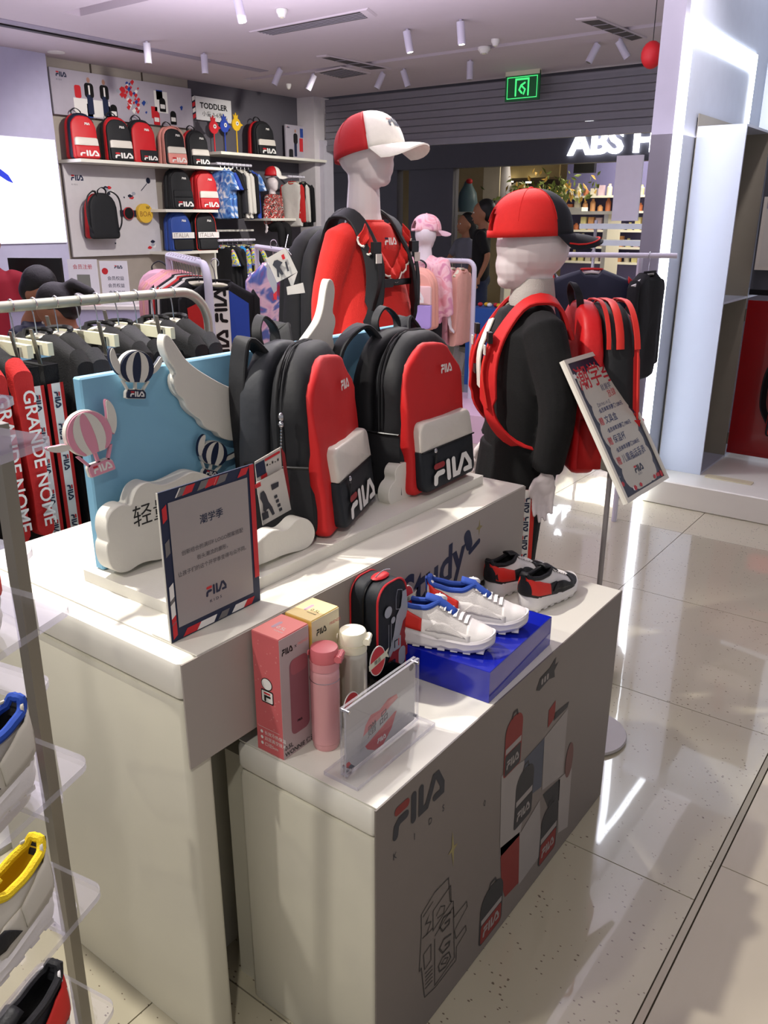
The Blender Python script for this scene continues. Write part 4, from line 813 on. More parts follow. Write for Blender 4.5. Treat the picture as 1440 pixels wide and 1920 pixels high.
def person(name, label, cat, pos, rz, h, sp, group=None):
    """sp: skin, top, bottom, shoes materials; nk neck stretch; arms [(shoulder..wrist)], face/hair flags"""
    s = h / 1.3; r = thing(name, label, cat, pos, rz, group); nk = sp.get('nk', 0); vox = sp.get('vox', .008); tw = sp.get('tw', 1)
    hy = sp.get('headdy', 0); hp = Matrix.Rotation(sp.get('nod', 0), 3, 'X') @ Matrix.Rotation(sp.get('turn', 0), 3, 'Z')
    hc = Vector((0, hy, (1.195) * s + nk)); P = lambda x, y, z: hc + hp @ (Vector((x, y, z)) * s)
    b = MB()
    b.ell(P(0, .012, .008), (.076 * s, .094 * s, .09 * s), 20, 14, hp); b.ell(P(0, -.02, -.04), (.052 * s, .062 * s, .064 * s), 16, 10, hp); b.ell(P(0, -.048, -.078), (.026 * s, .028 * s, .022 * s), 12, 8, hp)
    b.tube([(0, .02 * s, .99 * s), (0, .022 * s, 1.06 * s + nk * .3), (0, .02 * s + hy * .6, 1.11 * s + nk), P(0, .02, -.03)], [.072 * s, .052 * s, .046 * s, .05 * s], 16)
    if sp.get('face'):
        b.tube([P(0, -.078, .0), P(0, -.094, -.03), P(0, -.082, -.038)], [.007 * s, .011 * s, .008 * s], 8)
        for q in (-1, 1): b.ell(P(q * .072, .01, -.02), (.01 * s, .016 * s, .024 * s), 8, 6, hp)
    arms = sp.get('arms') or [[(q * .135, .0, 1.0), (q * .165, .015, .82), (q * .18, -.01, .64)] for q in (-1, 1)]
    for q, a in zip((-1, 1), arms):
        pts = [Vector(p) * s for p in a]; b.tube(spl(pts, 4), [(.036 - .016 * i / 8) * s for i in range(9)], 10); d = pts[-1] - pts[-2]
        hand(b, pts[-1] + d.normalized() * .012 * s, d, q, s)
    legs = sp.get('legs') or [[(q * .06, .0, .6), (q * .065, -.01, .33), (q * .07, .01, .07)] for q in (-1, 1)]
    b.tube([(0, .0, .55 * s), (0, 0, .68 * s), (0, 0, .8 * s), (0, 0, .92 * s), (0, .005, 1.0 * s)], [.075 * s, .075 * s, .065 * s, .068 * s, .055 * s], 14)
    for q, a in zip((-1, 1), legs):
        pts = [Vector(p) * s for p in a]; b.tube(spl(pts, 4), [(.055 - .028 * i / 8) * s for i in range(9)], 10)
        f = pts[-1]; b.tube([f + Vector((0, .02, -.03)) * s, f + Vector((0, -.03, -.045)) * s, f + Vector((0, -.1, -.055)) * s], [.028 * s, .026 * s, .016 * s], 10)
    remesh(b, 'body', sp['skin'], r, vox * (.62 if vox < .01 else 1), 1)
    if sp.get('face'):
        for q in (-1, 1):
            e = MB().ell(P(q * .028, -.074, .0), (.011 * s, .007 * s, .007 * s), 10, 6).build('eye', WPR, r); MB().ell(P(q * .028, -.0795, .0), (.005 * s, .003 * s, .005 * s), 8, 6).build('iris', BLACKP, e)
        MB().strap([P(-.022, -.08, -.062), P(0, -.086, -.063), P(.022, -.08, -.062)], .008 * s, .004, (0, 0, 1)).build('mouth', mat('lips', '8a4a44', .6), r)
    if sp.get('hair'):
        hb = MB(); hb.ell(P(0, .034, .032), (.083 * s, .088 * s, .088 * s), 20, 12, hp); hb.ell(P(0, .05, -.01), (.078 * s, .065 * s, .08 * s), 16, 10, hp)
        if sp['hair'] == 'long': hb.tube([P(0, .06, .03), P(0, .085, -.06), P(0, .09, -.16), P(0, .085, -.22)], [.075 * s, .08 * s, .07 * s, .04 * s], 12)
        if sp['hair'] == 'tail': hb.tube([P(0, .09, .04), P(0, .15, .03), P(0, .18, -.05), P(0, .17, -.12)], [.03 * s, .03 * s, .026 * s, .01 * s], 10)
        remesh(hb, 'hair', HAIR, r, vox)
    # top: trunk and sleeves as one garment
    t = MB(); fl_ = sp.get('flare', 0); z0 = sp.get('hem', .6)
    zz = [z0 + (1.045 - z0) * i / 9 for i in range(10)]
    def tr(z):
        k = (z - .6) / .445; w = (.118 + .018 * min(1, max(0, k)) ) * tw; w = w if z < .98 else w * (1 - ((z - .98) / .065) ** 2 * .45); w += fl_ * max(0, .93 - z); return w * s, (.083 * tw + fl_ * .8 * max(0, .9 - z)) * s * (1 if z < .98 else 1 - ((z - .98) / .07) ** 2 * .3)
    rings = [[Vector((tr(z)[0] * cos(a) * (1 + .03 * fl_ * 8 * sin(a * 9) * max(0, .95 - z)), tr(z)[1] * sin(a) + .004, z * s)) for a in [2 * pi * j / 36 for j in range(36)]] for z in zz]
    rings.append([Vector((.055 * s * cos(a), .05 * s * sin(a) + .012 * s, (1.068 + (.0 if sin(a) > 0 else -.012)) * s)) for a in [2 * pi * j / 36 for j in range(36)]]); t.loft(rings)
    for q, a in zip((-1, 1), arms):
        pts = [Vector((p[0] * .98, p[1], p[2])) * s for p in a]; sl = sp.get('sleeve', 1)
        if sl < 1: pts = [pts[0], pts[0] + (pts[1] - pts[0]) * sl * 1.5, pts[0] + (pts[1] - pts[0]) * sl * 2 * .9]
        L_ = spl(pts, 4); t.tube([L_[0] + Vector((-q * .04, 0, .012)) * s] + L_, [.045 * s] + [(.05 - .014 * i / 8) * s * (1 if tw <= 1 else 1.12) for i in range(9)], 14)
    top = remesh(t, 'top', sp['top'], r, vox, 3)
    if sp.get('bottom'):
        t = MB(); t.tube([(0, 0, .52 * s), (0, .0, .6 * s), (0, 0, .7 * s)], [.1 * s, .112 * s, .1 * s], 20) if not sp.get('legs') else t.ell((0, 0, .62 * s), (.115 * s, .1 * s, .09 * s))
        for q, a in zip((-1, 1), legs): pts = [Vector(p) * s for p in a]; t.tube(spl(pts, 4), [(.074 - .026 * i / 8) * s for i in range(9)], 14)
        remesh(t, 'trousers', sp['bottom'], r, vox, 3)
    if sp.get('shoes'):
        for q, a in zip((-1, 1), legs):
            f = Vector(a[-1]) * s; t = MB(); t.tube([f + Vector((0, .035, -.035)) * s, f + Vector((0, .0, -.03)) * s, f + Vector((0, -.05, -.04)) * s, f + Vector((0, -.11, -.05)) * s], [.026 * s, .036 * s, .034 * s, .022 * s], 12); t.build('shoe', sp['shoes'], r)
    return r, s, P, top
def cap(label, pos, rz, s, crown, front, brim, logo_c=None, tilt=0, back_open=True, brim_edge=None, name='cap', vis=None):
    r = thing(name, label, 'cap', pos); r.rotation_euler = (tilt, 0, rz)
    rx, ry, rh = .082 * s, .102 * s, .105 * s
    def D(a, e): return Vector((rx * cos(e) ** .85 * sin(a), -ry * cos(e) ** .85 * cos(a), rh * sin(e) ** .9 if e > 0 else 0))
    def sector(a0, a1, nm, m_, g=0):
        mb = MB(); rows = []
        for i in range(13):
            e = pi / 2 * i / 12 * .995; rows.append([D(a0 + (a1 - a0) * j / 16, e) * (1 + g) for j in range(17)])
        mb.loft(rows, closed=False, cap0=False, cap1=False); o_ = mb.build(nm, m_, r); md = o_.modifiers.new('s', 'SOLIDIFY'); md.thickness = .0025; md.offset = -1; return o_
    F0 = radians(62)
    sector(-F0, F0, 'front_panel', front)
    mb = MB(); rows = []; n_ = 33
    for i in range(14):
        e = pi / 2 * i / 13 * .995; rows.append([D(F0 + (2 * pi - 2 * F0) * j / 32, e) for j in range(n_)])
    vs = [p for q in rows for p in q]; fs = []
    for i in range(13):
        for j in range(n_ - 1):
            if back_open and 13 <= j < 19 and 1 <= i < (5 if 14 <= j < 18 else 4): continue
            fs.append((i * n_ + j, i * n_ + j + 1, (i + 1) * n_ + j + 1, (i + 1) * n_ + j))
    mb.add(vs, fs); o_ = mb.build('crown', crown, r); md = o_.modifiers.new('s', 'SOLIDIFY'); md.thickness = .0025; md.offset = -1
    for a in (F0, -F0, pi, F0 + .95, -F0 - .95): MB().tube([D(a, pi / 2 * i / 10 * .98) * 1.004 for i in range(2, 11)], .0009, 5).build('seam', crown, r)
    MB().ell((0, 0, rh * 1.005), (.007, .007, .004), 10, 6).build('button', crown, r)
    mb = MB(); top = []; 
    for q in (0, 1):
        rows = []
        for i in range(9):
            k = i / 8; row = []
            for j in range(19):
                a = radians(-60 + 120 * j / 18); b0 = D(a, .02); ext = .072 * s * (1 - abs(a / radians(60)) ** 2.6) ; p = b0 + Vector((sin(a) * .25, -1, 0)).normalized() * ext * k
                aa = abs(a) / radians(60); p.z = (-.006 * k - .055 * aa ** 2 * (1 - aa ** 2.6) * k - .014 * k * k) * (1 if aa < .98 else 0) + .004 - .0045 * q; row.append(p)
            rows.append(row)
        top.append(rows)
    mb.loft(top[0], closed=False, cap0=False, cap1=False); mb.loft(top[1], closed=False, cap0=False, cap1=False)
    e0 = [top[0][8], top[1][8]]; mb.loft(e0, closed=False, cap0=False, cap1=False)
    bm_ = mb.build('brim', brim, r)
    if brim_edge: MB().tube([top[0][7][j] + Vector((0, 0, .002)) for j in range(1, 18)], .0022, 6).build('brim_piping', brim_edge, bm_)
    if logo_c:
        w = .02 * s; logo(r, lambda u, v: D(-.30 + u / (.09 * s), .42 + v / (.085 * s)) * 1.012, .026 * s, logo_c[0], logo_c[1])
    return r
def back_straps(r_, s, m_, col, buckles=True, chest=True, zs=1.0, w=.055, x=.08, dy=0):
    """padded shoulder straps over the front of a dressed figure, as parts of the backpack root r_ (local frame = figure frame)"""
    for q in (-1, 1):
        pts = [(q * .075, .11, .98), (q * x * 1.0, .065, 1.068), (q * (x + .006), -.01, 1.068), (q * (x + .006), -.066, 1.0), (q * (x + .008), -.094, .93), (q * (x + .014), -.098, .85), (q * (x + .026), -.088, .78), (q * (x + .04), -.03, .72), (q * (x + .04), .085, .69)]
        pts = [Vector((a, b + dy, c)) * s for a, b, c in pts]; L_ = spl(pts, 4)
        wds = [(1, q * min(1.6, max(0, (i - 8) * .12)), -q * .5 * max(0, 1 - abs(i - 6) / 6)) for i in range(len(L_))]; MB().strap(L_, [w * s if i < 22 else w * .6 * s for i in range(len(L_))], .011, wds).build('shoulder_strap', m_, r_)
        MB().strap(spl([Vector((a, b - .008 + dy, c)) * s for a, b, c in ((q * (x + .01), -.092, .98), (q * (x + .012), -.108, .9), (q * (x + .03), -.095, .81))], 4), .016, .004, (1, 0, 0)).build('webbing', col, r_)
        if buckles:
            MB().box(Vector((q * (x + .01), -.1 + dy, .985)) * s, (.034, .012, .03)).build('adjuster', BLACKP, r_, smooth=False); MB().box(Vector((q * (x + .012), -.112 + dy, .955)) * s, (.024, .003, .026)).build('strap_label', TAGW, r_, smooth=False)
    if chest:
        MB().strap([Vector((q, -.104 + dy + .008 * abs(q) * 10, .885)) * s for q in (-x, -.04, 0, .04, x)], .018, .003, (0, 0, 1)).build('chest_strap', col, r_); MB().box(Vector((-.045, -.108 + dy, .885)) * s, (.04, .01, .024)).build('buckle', BLACKP, r_, smooth=False)
# --- girl in red
GP = Vector((-1.59, 2.06, .44)); GS = 1.0
def plinth(label, c, w, d, z): o_ = MB().b2((-w / 2, -d / 2, 0), (w / 2, d / 2, z)).build('plinth', WHTB, smooth=False); o_.location = c; md = o_.modifiers.new('b', 'BEVEL'); md.width = .006; return tag(o_, label, 'plinth')
plinth('white box plinth under the girl mannequin in red, behind the tall table', (-1.62, 2.09, 0), .30, .34, .425)
girl, gs, GPf, gtop = person('mannequin', 'tall white girl mannequin in a red ruffled dress and red and white cap', 'mannequin', GP, radians(88), 1.3,
    dict(skin=SKIN, top=REDK, nk=.055, flare=.30, hem=.42, shoes=WPR, vox=.006, arms=[[(-.135, .0, 1.0), (-.18, .02, .83), (-.2, .0, .66)], [(.135, 0, 1.0), (.175, .02, .82), (.19, .0, .64)]]))
RUF = MB(); trim = MB()
def chestp(x, z): return Vector((x, -sqrt(max(.0002, 1 - (x / .15) ** 2)) * (.087 + .2 * max(0, .9 - z)) * (1 if z < .97 else 1 - (z - .97) * 2), z))
Vp = [(-.112, 1.02), (-.095, .985), (-.07, .955), (-.037, .925), (0, .895), (.037, .925), (.07, .955), (.095, .985), (.112, 1.02)]
L_ = spl([Vector((a, 0, b)) for a, b in Vp], 8); inn, out, tp = [], [], []
for i, p in enumerate(L_):
    ph = i * 1.15; base = chestp(p.x * .78, p.z + .03); o2 = chestp(p.x * 1.08, p.z - .012); w_ = .007 * sin(ph)
    if abs(p.x) > .025: o2 = o2 + Vector((0, -.012 + w_, .006 * cos(ph)))
    else: o2 = o2 + Vector((0, -.012, 0))
    inn.append(base); out.append(o2)
RUF.loft([inn, [(a + b) / 2 + Vector((0, -.008 + .004 * sin(i * 1.15 + .6), 0)) for i, (a, b) in enumerate(zip(inn, out))], out], closed=False, cap0=False, cap1=False)
o_ = RUF.build('ruffle_collar', REDK, girl); md = o_.modifiers.new('s', 'SOLIDIFY'); md.thickness = .003
MB().tube(out, .0032, 6).build('ruffle_trim', CLOUD, o_)
logo(girl, lambda u, v: chestp(-.03 + u, .99 + v) + Vector((0, -.0035, 0)), .022, NAVY, WPR)
MB().tube([Vector((.052 * cos(a), .047 * sin(a) + .012, 1.066 + (0 if sin(a) > 0 else -.012))) for a in [2 * pi * k / 24 for k in range(25)]], .006, 8).build('neckband', REDK, girl)
gc = cap('red and white baseball cap on the girl mannequin facing right', GP + Vector((.004, 0, 1.236)), radians(92), 1.1, REDN.copy() if 0 else mat('red_cap_cloth', 'b0161d', .7, bump=.1, scale=400), mat('white_cap_cloth', 'e8e5dd', .7, bump=.1, scale=400), mat('white_cap_cloth', 'e8e5dd', .7), (RED, NAVY), tilt=radians(-12), brim_edge=None)
gb = backpack('backpack', 'large black backpack worn by the girl mannequin in red', GP + Vector((-.175, 0, .60)), radians(268), .31, .44, .17, dict(body=BLKN, panel=BLKN, low=None, rear=BLKN, small=0, big=0), straps=False, hero=False)
gs_ = thing('backpack_straps', 'black padded straps with buckles over the girl mannequin\'s red dress', 'strap', GP, radians(88)); back_straps(gs_, 1.0, BLKN, BLACKP)
for c in [k for k in COL.objects if k.parent == gs_]: c.parent = gb; c.matrix_local = (Matrix.Translation(GP + Vector((-.175, 0, .60))) @ Matrix.Rotation(radians(268), 4, 'Z')).inverted() @ (Matrix.Translation(GP) @ Matrix.Rotation(radians(88), 4, 'Z'))
bpy.data.objects.remove(gs_)
# hang tag cards at the girl's bag
hg = thing('hang_tag', 'folded white hang tag on a cord at the girl mannequin\'s backpack', 'tag', atD(548, 500, 2.25)); o = Vector(hg.location)
def cd_(pts, D, m_, nm, th=.001):
    P = [atD(x, y, D) - o for x, y in pts]; n_ = (P[1] - P[0]).cross(P[2] - P[0]).normalized() * th; MB().loft([P, [p + n_ for p in P]]).build(nm, m_, hg, smooth=False)
cd_([(499, 485), (536, 464), (558, 510), (519, 530)], 2.25, TAGW, 'front_card'); cd_([(499, 487), (519, 531), (519, 563), (501, 520)], 2.27, mat('tag_side', '9a9aa2', .6), 'side_card'); cd_([(540, 522), (558, 510), (550, 535), (545, 535)], 2.28, TAGW, 'rear_card')
cd_([(514, 489), (520, 487), (530, 492), (524, 500), (529, 508), (532, 514), (528, 516), (522, 508), (524, 520), (520, 519), (519, 505), (511, 497)], 2.246, mat('tag_photo_dark', '33343c', .6), 'printed_boy', .0004)
cd_([(527, 479), (532, 476), (535, 485), (530, 487)], 2.246, RED, 'printed_red', .0004); cd_([(534, 491), (537, 490), (542, 508), (539, 509)], 2.246, mat('tag_photo_dark', '33343c', .6), 'printed_text', .0004)
cd_([(512, 552), (519, 545), (519, 563), (514, 561)], 2.262, RED, 'printed_red', .0004)
MB().tube([atD(540, 440, 2.3) - o, atD(535, 464, 2.25) - o, atD(546, 478, 2.24) - o], .001, 5).build('cord', CHROME, hg); cd_([(537, 538), (568, 530), (572, 549), (539, 553)], 2.33, TAGW, 'paper_label')
# --- boy with backpack
BP = Vector((-1.114, 2.166, .112)); bz = radians(-50)
plinth('white box plinth under the boy mannequin in black, beside the low table', (-1.05, 2.26, 0), .34, .56, .1)
boy, bs, BPf, btop = person('mannequin', 'white boy mannequin in a black jacket and striped track trousers facing left', 'mannequin', BP, bz, 1.43,
    dict(skin=SKIN, top=BLK, bottom=mat('black_track_cloth', '08090c', .85, bump=.15, scale=300), shoes=BLKS, vox=.006, tw=1.12, arms=[[(-.135, .0, 1.0), (-.17, .02, .83), (-.19, -.03, .66)], [(.14, .02, 1.0), (.185, .055, .83), (.165, .045, .66)]], hem=.58))
MB().lathe([(.06, -.01), (.066, .012), (.06, .05), (.056, .075), (.052, .075), (.054, .02), (.057, -.01)], 24, (0, .02, 1.16)).build('shirt_collar', mat('grey_collar', 'b9b3ad', .8, bump=.2, scale=300), boy)
MB().strap(spl([Vector(p) for p in ((-.02, -.09, 1.12), (.0, -.125, 1.03), (.0, -.122, .93))], 4), .05, .006, (1, 0, 0)).build('shirt_placket', CLOUD, boy)
def legp(q, t, a): 
    b = Vector((q * .06, 0, .6)).lerp(Vector((q * .07, .01, .07)), t) * 1.1; rr = (.076 - .024 * t) * 1.1; return b + Vector((q * cos(a) * rr, sin(a) * rr, 0))
for q in (1, -1):
    for a0, a1, m_, nm, g in ((-.3, .3, REDS, 'side_stripe', 1.03), (-.14, .14, WPR, 'side_tape', 1.05)):
        mb = MB(); mb.loft([[Vector((q * .066, 0, 0)) + (legp(q, t, a0 + (a1 - a0) * j / 4) - Vector((q * .066, 0, 0))) for j in range(5)] for t in [i / 10 for i in range(11)]], closed=False, cap0=False, cap1=False)
        for i, v in enumerate(mb.v):
            t = (i // 5) / 10; c0 = Vector((q * .06, 0, .6)).lerp(Vector((q * .07, .01, .07)), t) * 1.1; d = v - c0; d.z = 0; mb.v[i] = v + d.normalized() * (.009 if m_ is REDS else .0105)
        mb.build(nm, m_, boy)
for k in range(9):
    t0_ = .04 + k * .1
    def f_(u, v, t0_=t0_): p = legp(1, t0_ + u * 2.2, -v * 14 + .1); c0 = Vector((.06, 0, .6)).lerp(Vector((.07, .01, .07)), t0_ + u * 2.2) * 1.1; d = p - c0; d.z = 0; return p + d.normalized() * .0125
    logo(boy, f_, .0145, RED, NAVY)
cap('red and navy cap worn backwards on the boy mannequin', BP + Vector((.004, -.002, 1.346)), radians(130), 1.17, mat('bright_red_cap', 'd8201c', .75, bump=.1, scale=400), mat('navy_cap', '14161f', .75), mat('navy_cap', '14161f', .75), None, tilt=radians(-2), brim_edge=mat('bright_red_cap', 'd8201c', .75))
bdir = Vector((-sin(bz), cos(bz), 0))                                    # local +Y in world
bb_pos = BP + bdir * .225 + Vector((0, 0, .70))
boyb = backpack('backpack', 'red and black school backpack worn by the boy mannequin', bb_pos, bz + pi, .3, .47, .2, dict(body=BLKN, rear=mat('bag_red', 'c8171b', .5, bump=.2, scale=30), panel=REDN, low=REDN, band=None, big=0, small=0, lowh=.5, trim=REDS), hero=False, straps=False)
fbg = lambda u, v, t: Vector((u * (1 - .13 * (v / .47) ** 2), t * (1 - .26 * v / .47) + .012 * v / .47, v))
PB_ = [p for p in rrect(-.15, 0, .15, .47, [.03, .03, .12, .12], 8) if p[1] > .05]; k0 = max(range(len(PB_)), key=lambda i: -PB_[i][1] + PB_[i][0] * 10) ; PB_ = sorted(PB_, key=lambda p: atan2(p[1] - .2, p[0]) if atan2(p[1] - .2, p[0]) > -pi / 2 else atan2(p[1] - .2, p[0]) + 2 * pi)
for t_, w_ in ((-.028, .022), (-.088, .016), (.012, .012)): MB().strap([fbg(u * 1.035, v * 1.012, t_) for u, v in PB_], w_, .004, (0, 1, 0)).build('red_binding', REDS, boyb)
for q in (-1, 1):
    mb = MB(); mb.loft([[Vector((q * (.1505 + .006 + .01 * sin(pi * j / 6)), -.085 + .17 * j / 6, v)) for j in range(7)] for v in (.02, .08, .13, .16)], closed=False, cap0=False, cap1=False)
    o_ = mb.build('side_pocket', REDN, boyb); md = o_.modifiers.new('s', 'SOLIDIFY'); md.thickness = .004; md.offset = 0
bs_ = thing('s', 's', 's', BP, bz); back_straps(bs_, 1.1, REDN, REDS, x=.085, w=.045, dy=-.006)
Mi = (Matrix.Translation(bb_pos) @ Matrix.Rotation(bz + pi, 4, 'Z')).inverted() @ (Matrix.Translation(BP) @ Matrix.Rotation(bz, 4, 'Z'))
for c in [k for k in COL.objects if k.parent == bs_]: c.parent = boyb; c.matrix_local = Mi
bpy.data.objects.remove(bs_)
# ---------------------------------------------------------------- poster stand
ps = thing('poster_stand', 'slanted framed promotion poster on a thin grey pole with round base', 'sign stand', (-.80, 2.12, 0)); o = Vector((-.80, 2.12, 0))
MB().lathe([(.001, .002), (.122, .002), (.125, .008), (.122, .014), (.02, .016), (.001, .016)], 40).build('base', mat('stand_base', 'a9a3a0', .4, .2), ps)
MB().tube([(0, 0, .016), (0, 0, .86)], .0075, 12).build('pole', mat('stand_pole', '8f8a8c', .35, .6), ps); MB().box((-.005, 0, .9), (.03, .05, .09)).build('bracket', STEEL, ps, smooth=False)
TL, BL, TR, BR = Vector((-.915, 2.0, 1.153)) - o, Vector((-.707, 2.0, .803)) - o, Vector((-.900, 2.272, 1.158)) - o, Vector((-.693, 2.272, .812)) - o
uu = (TR - TL).normalized(); vv = (TL - BL).normalized(); nn_ = uu.cross(vv); PWd, PHt = (TR - TL).length, (TL - BL).length
FPo = lambda u, v, t=0: BL + uu * u + vv * v + nn_ * (t + .003)
def slab(a, b, c, d, t0, t1, nm, m_): return MB().prism([(a, b), (c, b), (c, d), (a, d)], FPo, t0, t1).build(nm, m_, ps, smooth=False)
slab(0, 0, PWd, PHt, -.009, -.001, 'back_panel', CLOUD); FRW = mat('frame_white', 'cfcabf', .4)
for a in ((0, 0, PWd, .012), (0, PHt - .012, PWd, PHt), (0, .0121, .012, PHt - .0121), (PWd - .012, .0121, PWd, PHt - .0121)): slab(*a, -.001, .006, 'frame', FRW)
slab(.0122, .0122, PWd - .0122, PHt - .0122, -.0009, .001, 'poster', mat('poster_navy', '141a35', .35))
cl = []
for (a, b, q) in ((.5, .1, .2), (.72, .13, .14), (.3, .15, .14), (.5, .28, .26), (.3, .3, .17), (.7, .33, .17), (.28, .45, .17), (.72, .48, .18), (.5, .45, .3), (.3, .6, .17), (.72, .63, .17), (.5, .62, .28), (.3, .73, .18), (.68, .78, .17), (.5, .76, .24), (.22, .83, .12), (.8, .72, .12), (.76, .22, .13)):
    P = [(a * PWd + q * PWd * cos(t), b * PHt + q * PWd * sin(t)) for t in [k * pi / 8 for k in range(16)]]; P = [(min(max(x, .016), PWd - .016), min(max(y, .016), PHt - .016)) for x, y in P]
    flat(P, FPo, mat('poster_cloud', 'b9b4a8', .4), ps, 'cloud_print', .0012 + len(cl) * 1e-5); cl.append(1)
PB = mat('poster_blue', '27335e', .5); PR = mat('poster_red', 'b5202c', .5)
def pt(s_, sz, u, v, m_, b=0, al='CENTER'): text(s_, sz, lambda a, c: FPo(PWd * u + a, PHt * v + c, .0016), m_, ps, align=al, bold=b)
pt('潮学季', .07, .48, .79, PR, .0006); pt('就潮学', .02, .58, .735, PB); pt('放肆', .024, .64, .68, PR)
pt('【2019.8.1-9.1】', .0125, .4, .64, PB); pt('·会员单笔消费满1280元', .014, .5, .6, PB, .0003)
for v, a, b in ((.545, '赠', '文具盒'), (.405, '赠', '保温杯'), (.265, '赠', '儿童电话手表')): pt(a, .024, .17, v - .022, PR, .0002, 'LEFT'); pt(b, .024, .28, v - .022, PB, .0002, 'LEFT')
pt('·会员单笔消费满1980元', .014, .5, .46, PB, .0003); pt('·会员单笔消费满2580元', .014, .5, .32, PB, .0003); pt('限量赠送 赠完即止', .01, .6, .235, PB)
logo(ps, lambda u, v: FPo(PWd * .42 + u, PHt * .14 + v, .0018), .021, RED, NAVY); pt('K I D S', .008, .5, .12, PB)
rn = random.Random(9)
for k in range(16):
    e = rn.random(); u = rn.choice((.09, .91)) if k % 2 else rn.uniform(.1, .9); v = e if k % 2 else rn.choice((.06, .95)); q = .004 + .006 * rn.random()
    flat([(PWd * u + q * cos(t), PHt * min(.95, max(.05, v)) + q * .8 * sin(t)) for t in (0, 1.3, 2.4, 3.7, 5)], FPo, rn.choice((PR, WPR, mat('poster_grey', '6a7080', .5))), ps, 'confetti_print', .002 + k * 1e-5)
# ---------------------------------------------------------------- acrylic shoe rack at the left
rk = thing('shoe_rack', 'steel post shoe rack with clear acrylic shelves beside the tall table', 'rack', (-.955, .478, 0)); o = Vector((-.955, .478, 0))
MB().box(L3((-.947, .488, .64)), (.022, .016, 1.27), Matrix.Rotation(radians(1.6), 3, 'Y')).build('post', STEEL, rk, smooth=False)
MB().b2(L3((-1.25, .2, 0)), L3((-.93, .52, .012))).build('base_plate', STEEL, rk, smooth=False)
def acr(P, f, a, b, par, nm='shelf'):
    mb = MB(); mb.loft([[f(u, v, a) for u, v in P], [f(u, v, b) for u, v in P]], False, False, k=1); n_ = len(P); mb.f += [tuple(range(n_))[::-1], tuple(range(n_, 2 * n_))]; mb.m += [0, 0]; return mb.build(nm, [ACRY, ACRE], par)
zs = [1.285, 1.09, .883, .687, .485]; ZB = [1.294, 1.094, .898, .705, .497]
SA = Vector((.32, -.947, 0)).normalized(); SB = Vector((-.985, -.17, 0)).normalized()
for k, z in enumerate(zs):
    C0 = Vector((-.779 - .004 * k, .470 - .003 * k, z)); A_, B_ = .34, .15
    P = rrect(0, 0, A_, B_, [.018, .01, .01, .01]); f = lambda u, v, t: C0 + SA * u + SB * v + Vector((0, 0, t)) - o
    acr(P, f, -.0085, 0, rk)
    C1 = Vector((-.966 - .004 * k, .536 - .003 * k, ZB[k])); UA = Vector((.65, -.76, 0)); UB = Vector((-.98, -.2, 0))
    f = lambda u, v, t: C1 + UB * u + UA * v + Vector((0, 0, t)) - o
    acr(rrect(0, 0, .2, .06, [.012, .006, .006, .006]), f, -.0085, 0, rk)
c1 = dict(upper=GRS, side=mat('offwhite_shoe', 'bcb7aa', .5), heel=mat('offwhite_shoe', 'bcb7aa', .5), lining=mat('blue_collar', '16409a', .8), inner=BLKS, sole=WS, toe=GRS, accent=mat('offwhite_shoe', 'bcb7aa', .5), lace=BLKS, tab=BLKS, swoosh=BLKS, tongue=BLKS)
YEL_ = mat('yellow_mesh', 'e8c81a', .8, bump=.3, scale=500); c2 = dict(c1, lining=YEL_, inner=mat('yellow_inner', 'c9a614', .9), lace=WS, tongue=YEL_, upper=mat('offwhite_shoe', 'bcb7aa', .5)); c3 = dict(c1, lining=BLKS, upper=BLKS, side=BLKS, accent=REDS, heel=WS)
rzS = atan2(SA.y, SA.x)
for k, (cc, lab, dz) in enumerate(((c1, 'grey and black sneaker with blue collar on the middle acrylic shelf', 2), (c2, 'sneaker with yellow collar on the acrylic shelf below the blue one', 3), (c3, 'black sneaker with a red heel stripe on the lowest visible acrylic shelf', 4))):
    sneaker('sneaker', lab, Vector((-.779, .470, zs[dz])) + SA * .165 + SB * .052 + Vector((-.004 * dz, -.003 * dz, 0)), rzS, cc, .21, mirror=-1)
cp = dict(c1, lining=PINKF, upper=mat('pink_shoe', 'e0948c', .7), side=WS, inner=PINKF, lace=WS, swoosh=WS)
sneaker('sneaker', 'pink and white sneaker on the rear shelf behind the blue collared one', (-.99, .40, ZB[3]), radians(-70), cp, .19, hero=False)
sneaker('sneaker', 'dark sneaker with white sole at the photo edge on the second shelf', (-.775, .29, zs[1]), rzS, c3, .2, hero=False)
# ---------------------------------------------------------------- lockers on the right platform
lk = thing('locker', 'tall white metal locker unit standing against the lit portal wall', 'locker', (-1.36, 4.65, .1405)); o = Vector((-1.36, 4.65, .1405))
LKW = mat('locker_white', 'b9c0cf', .4, var=.02); YH = at(1396, 600, 'x', -1.232).y; LKI = mat('locker_inside', '8c8678', .5)
MB().b2(L3((-1.472, 4.65, .1405)), L3((-1.232, 4.662, 1.95))).build('side_panel', LKW, lk, smooth=False)
MB().b2(L3((-1.472, 5.79, .1405)), L3((-1.232, 5.802, 1.95))).build('side_panel', LKW, lk, smooth=False); MB().b2(L3((-1.472, YH - .02, .153)), L3((-1.232, YH - .008, 1.938))).build('divider', LKI, lk, smooth=False)
for z in (.1405, 1.08, 1.938): MB().b2(L3((-1.472, 4.6621, z)), L3((-1.232, YH - .0201, z + .012))).build('deck', LKW, lk, smooth=False); MB().b2(L3((-1.472, YH - .0079, z)), L3((-1.232, 5.7899, z + .012))).build('deck', LKW, lk, smooth=False)
MB().b2(L3((-1.476, 4.65, .15)), L3((-1.4725, 5.802, 2.01))).build('back_panel', LKI, lk, smooth=False)
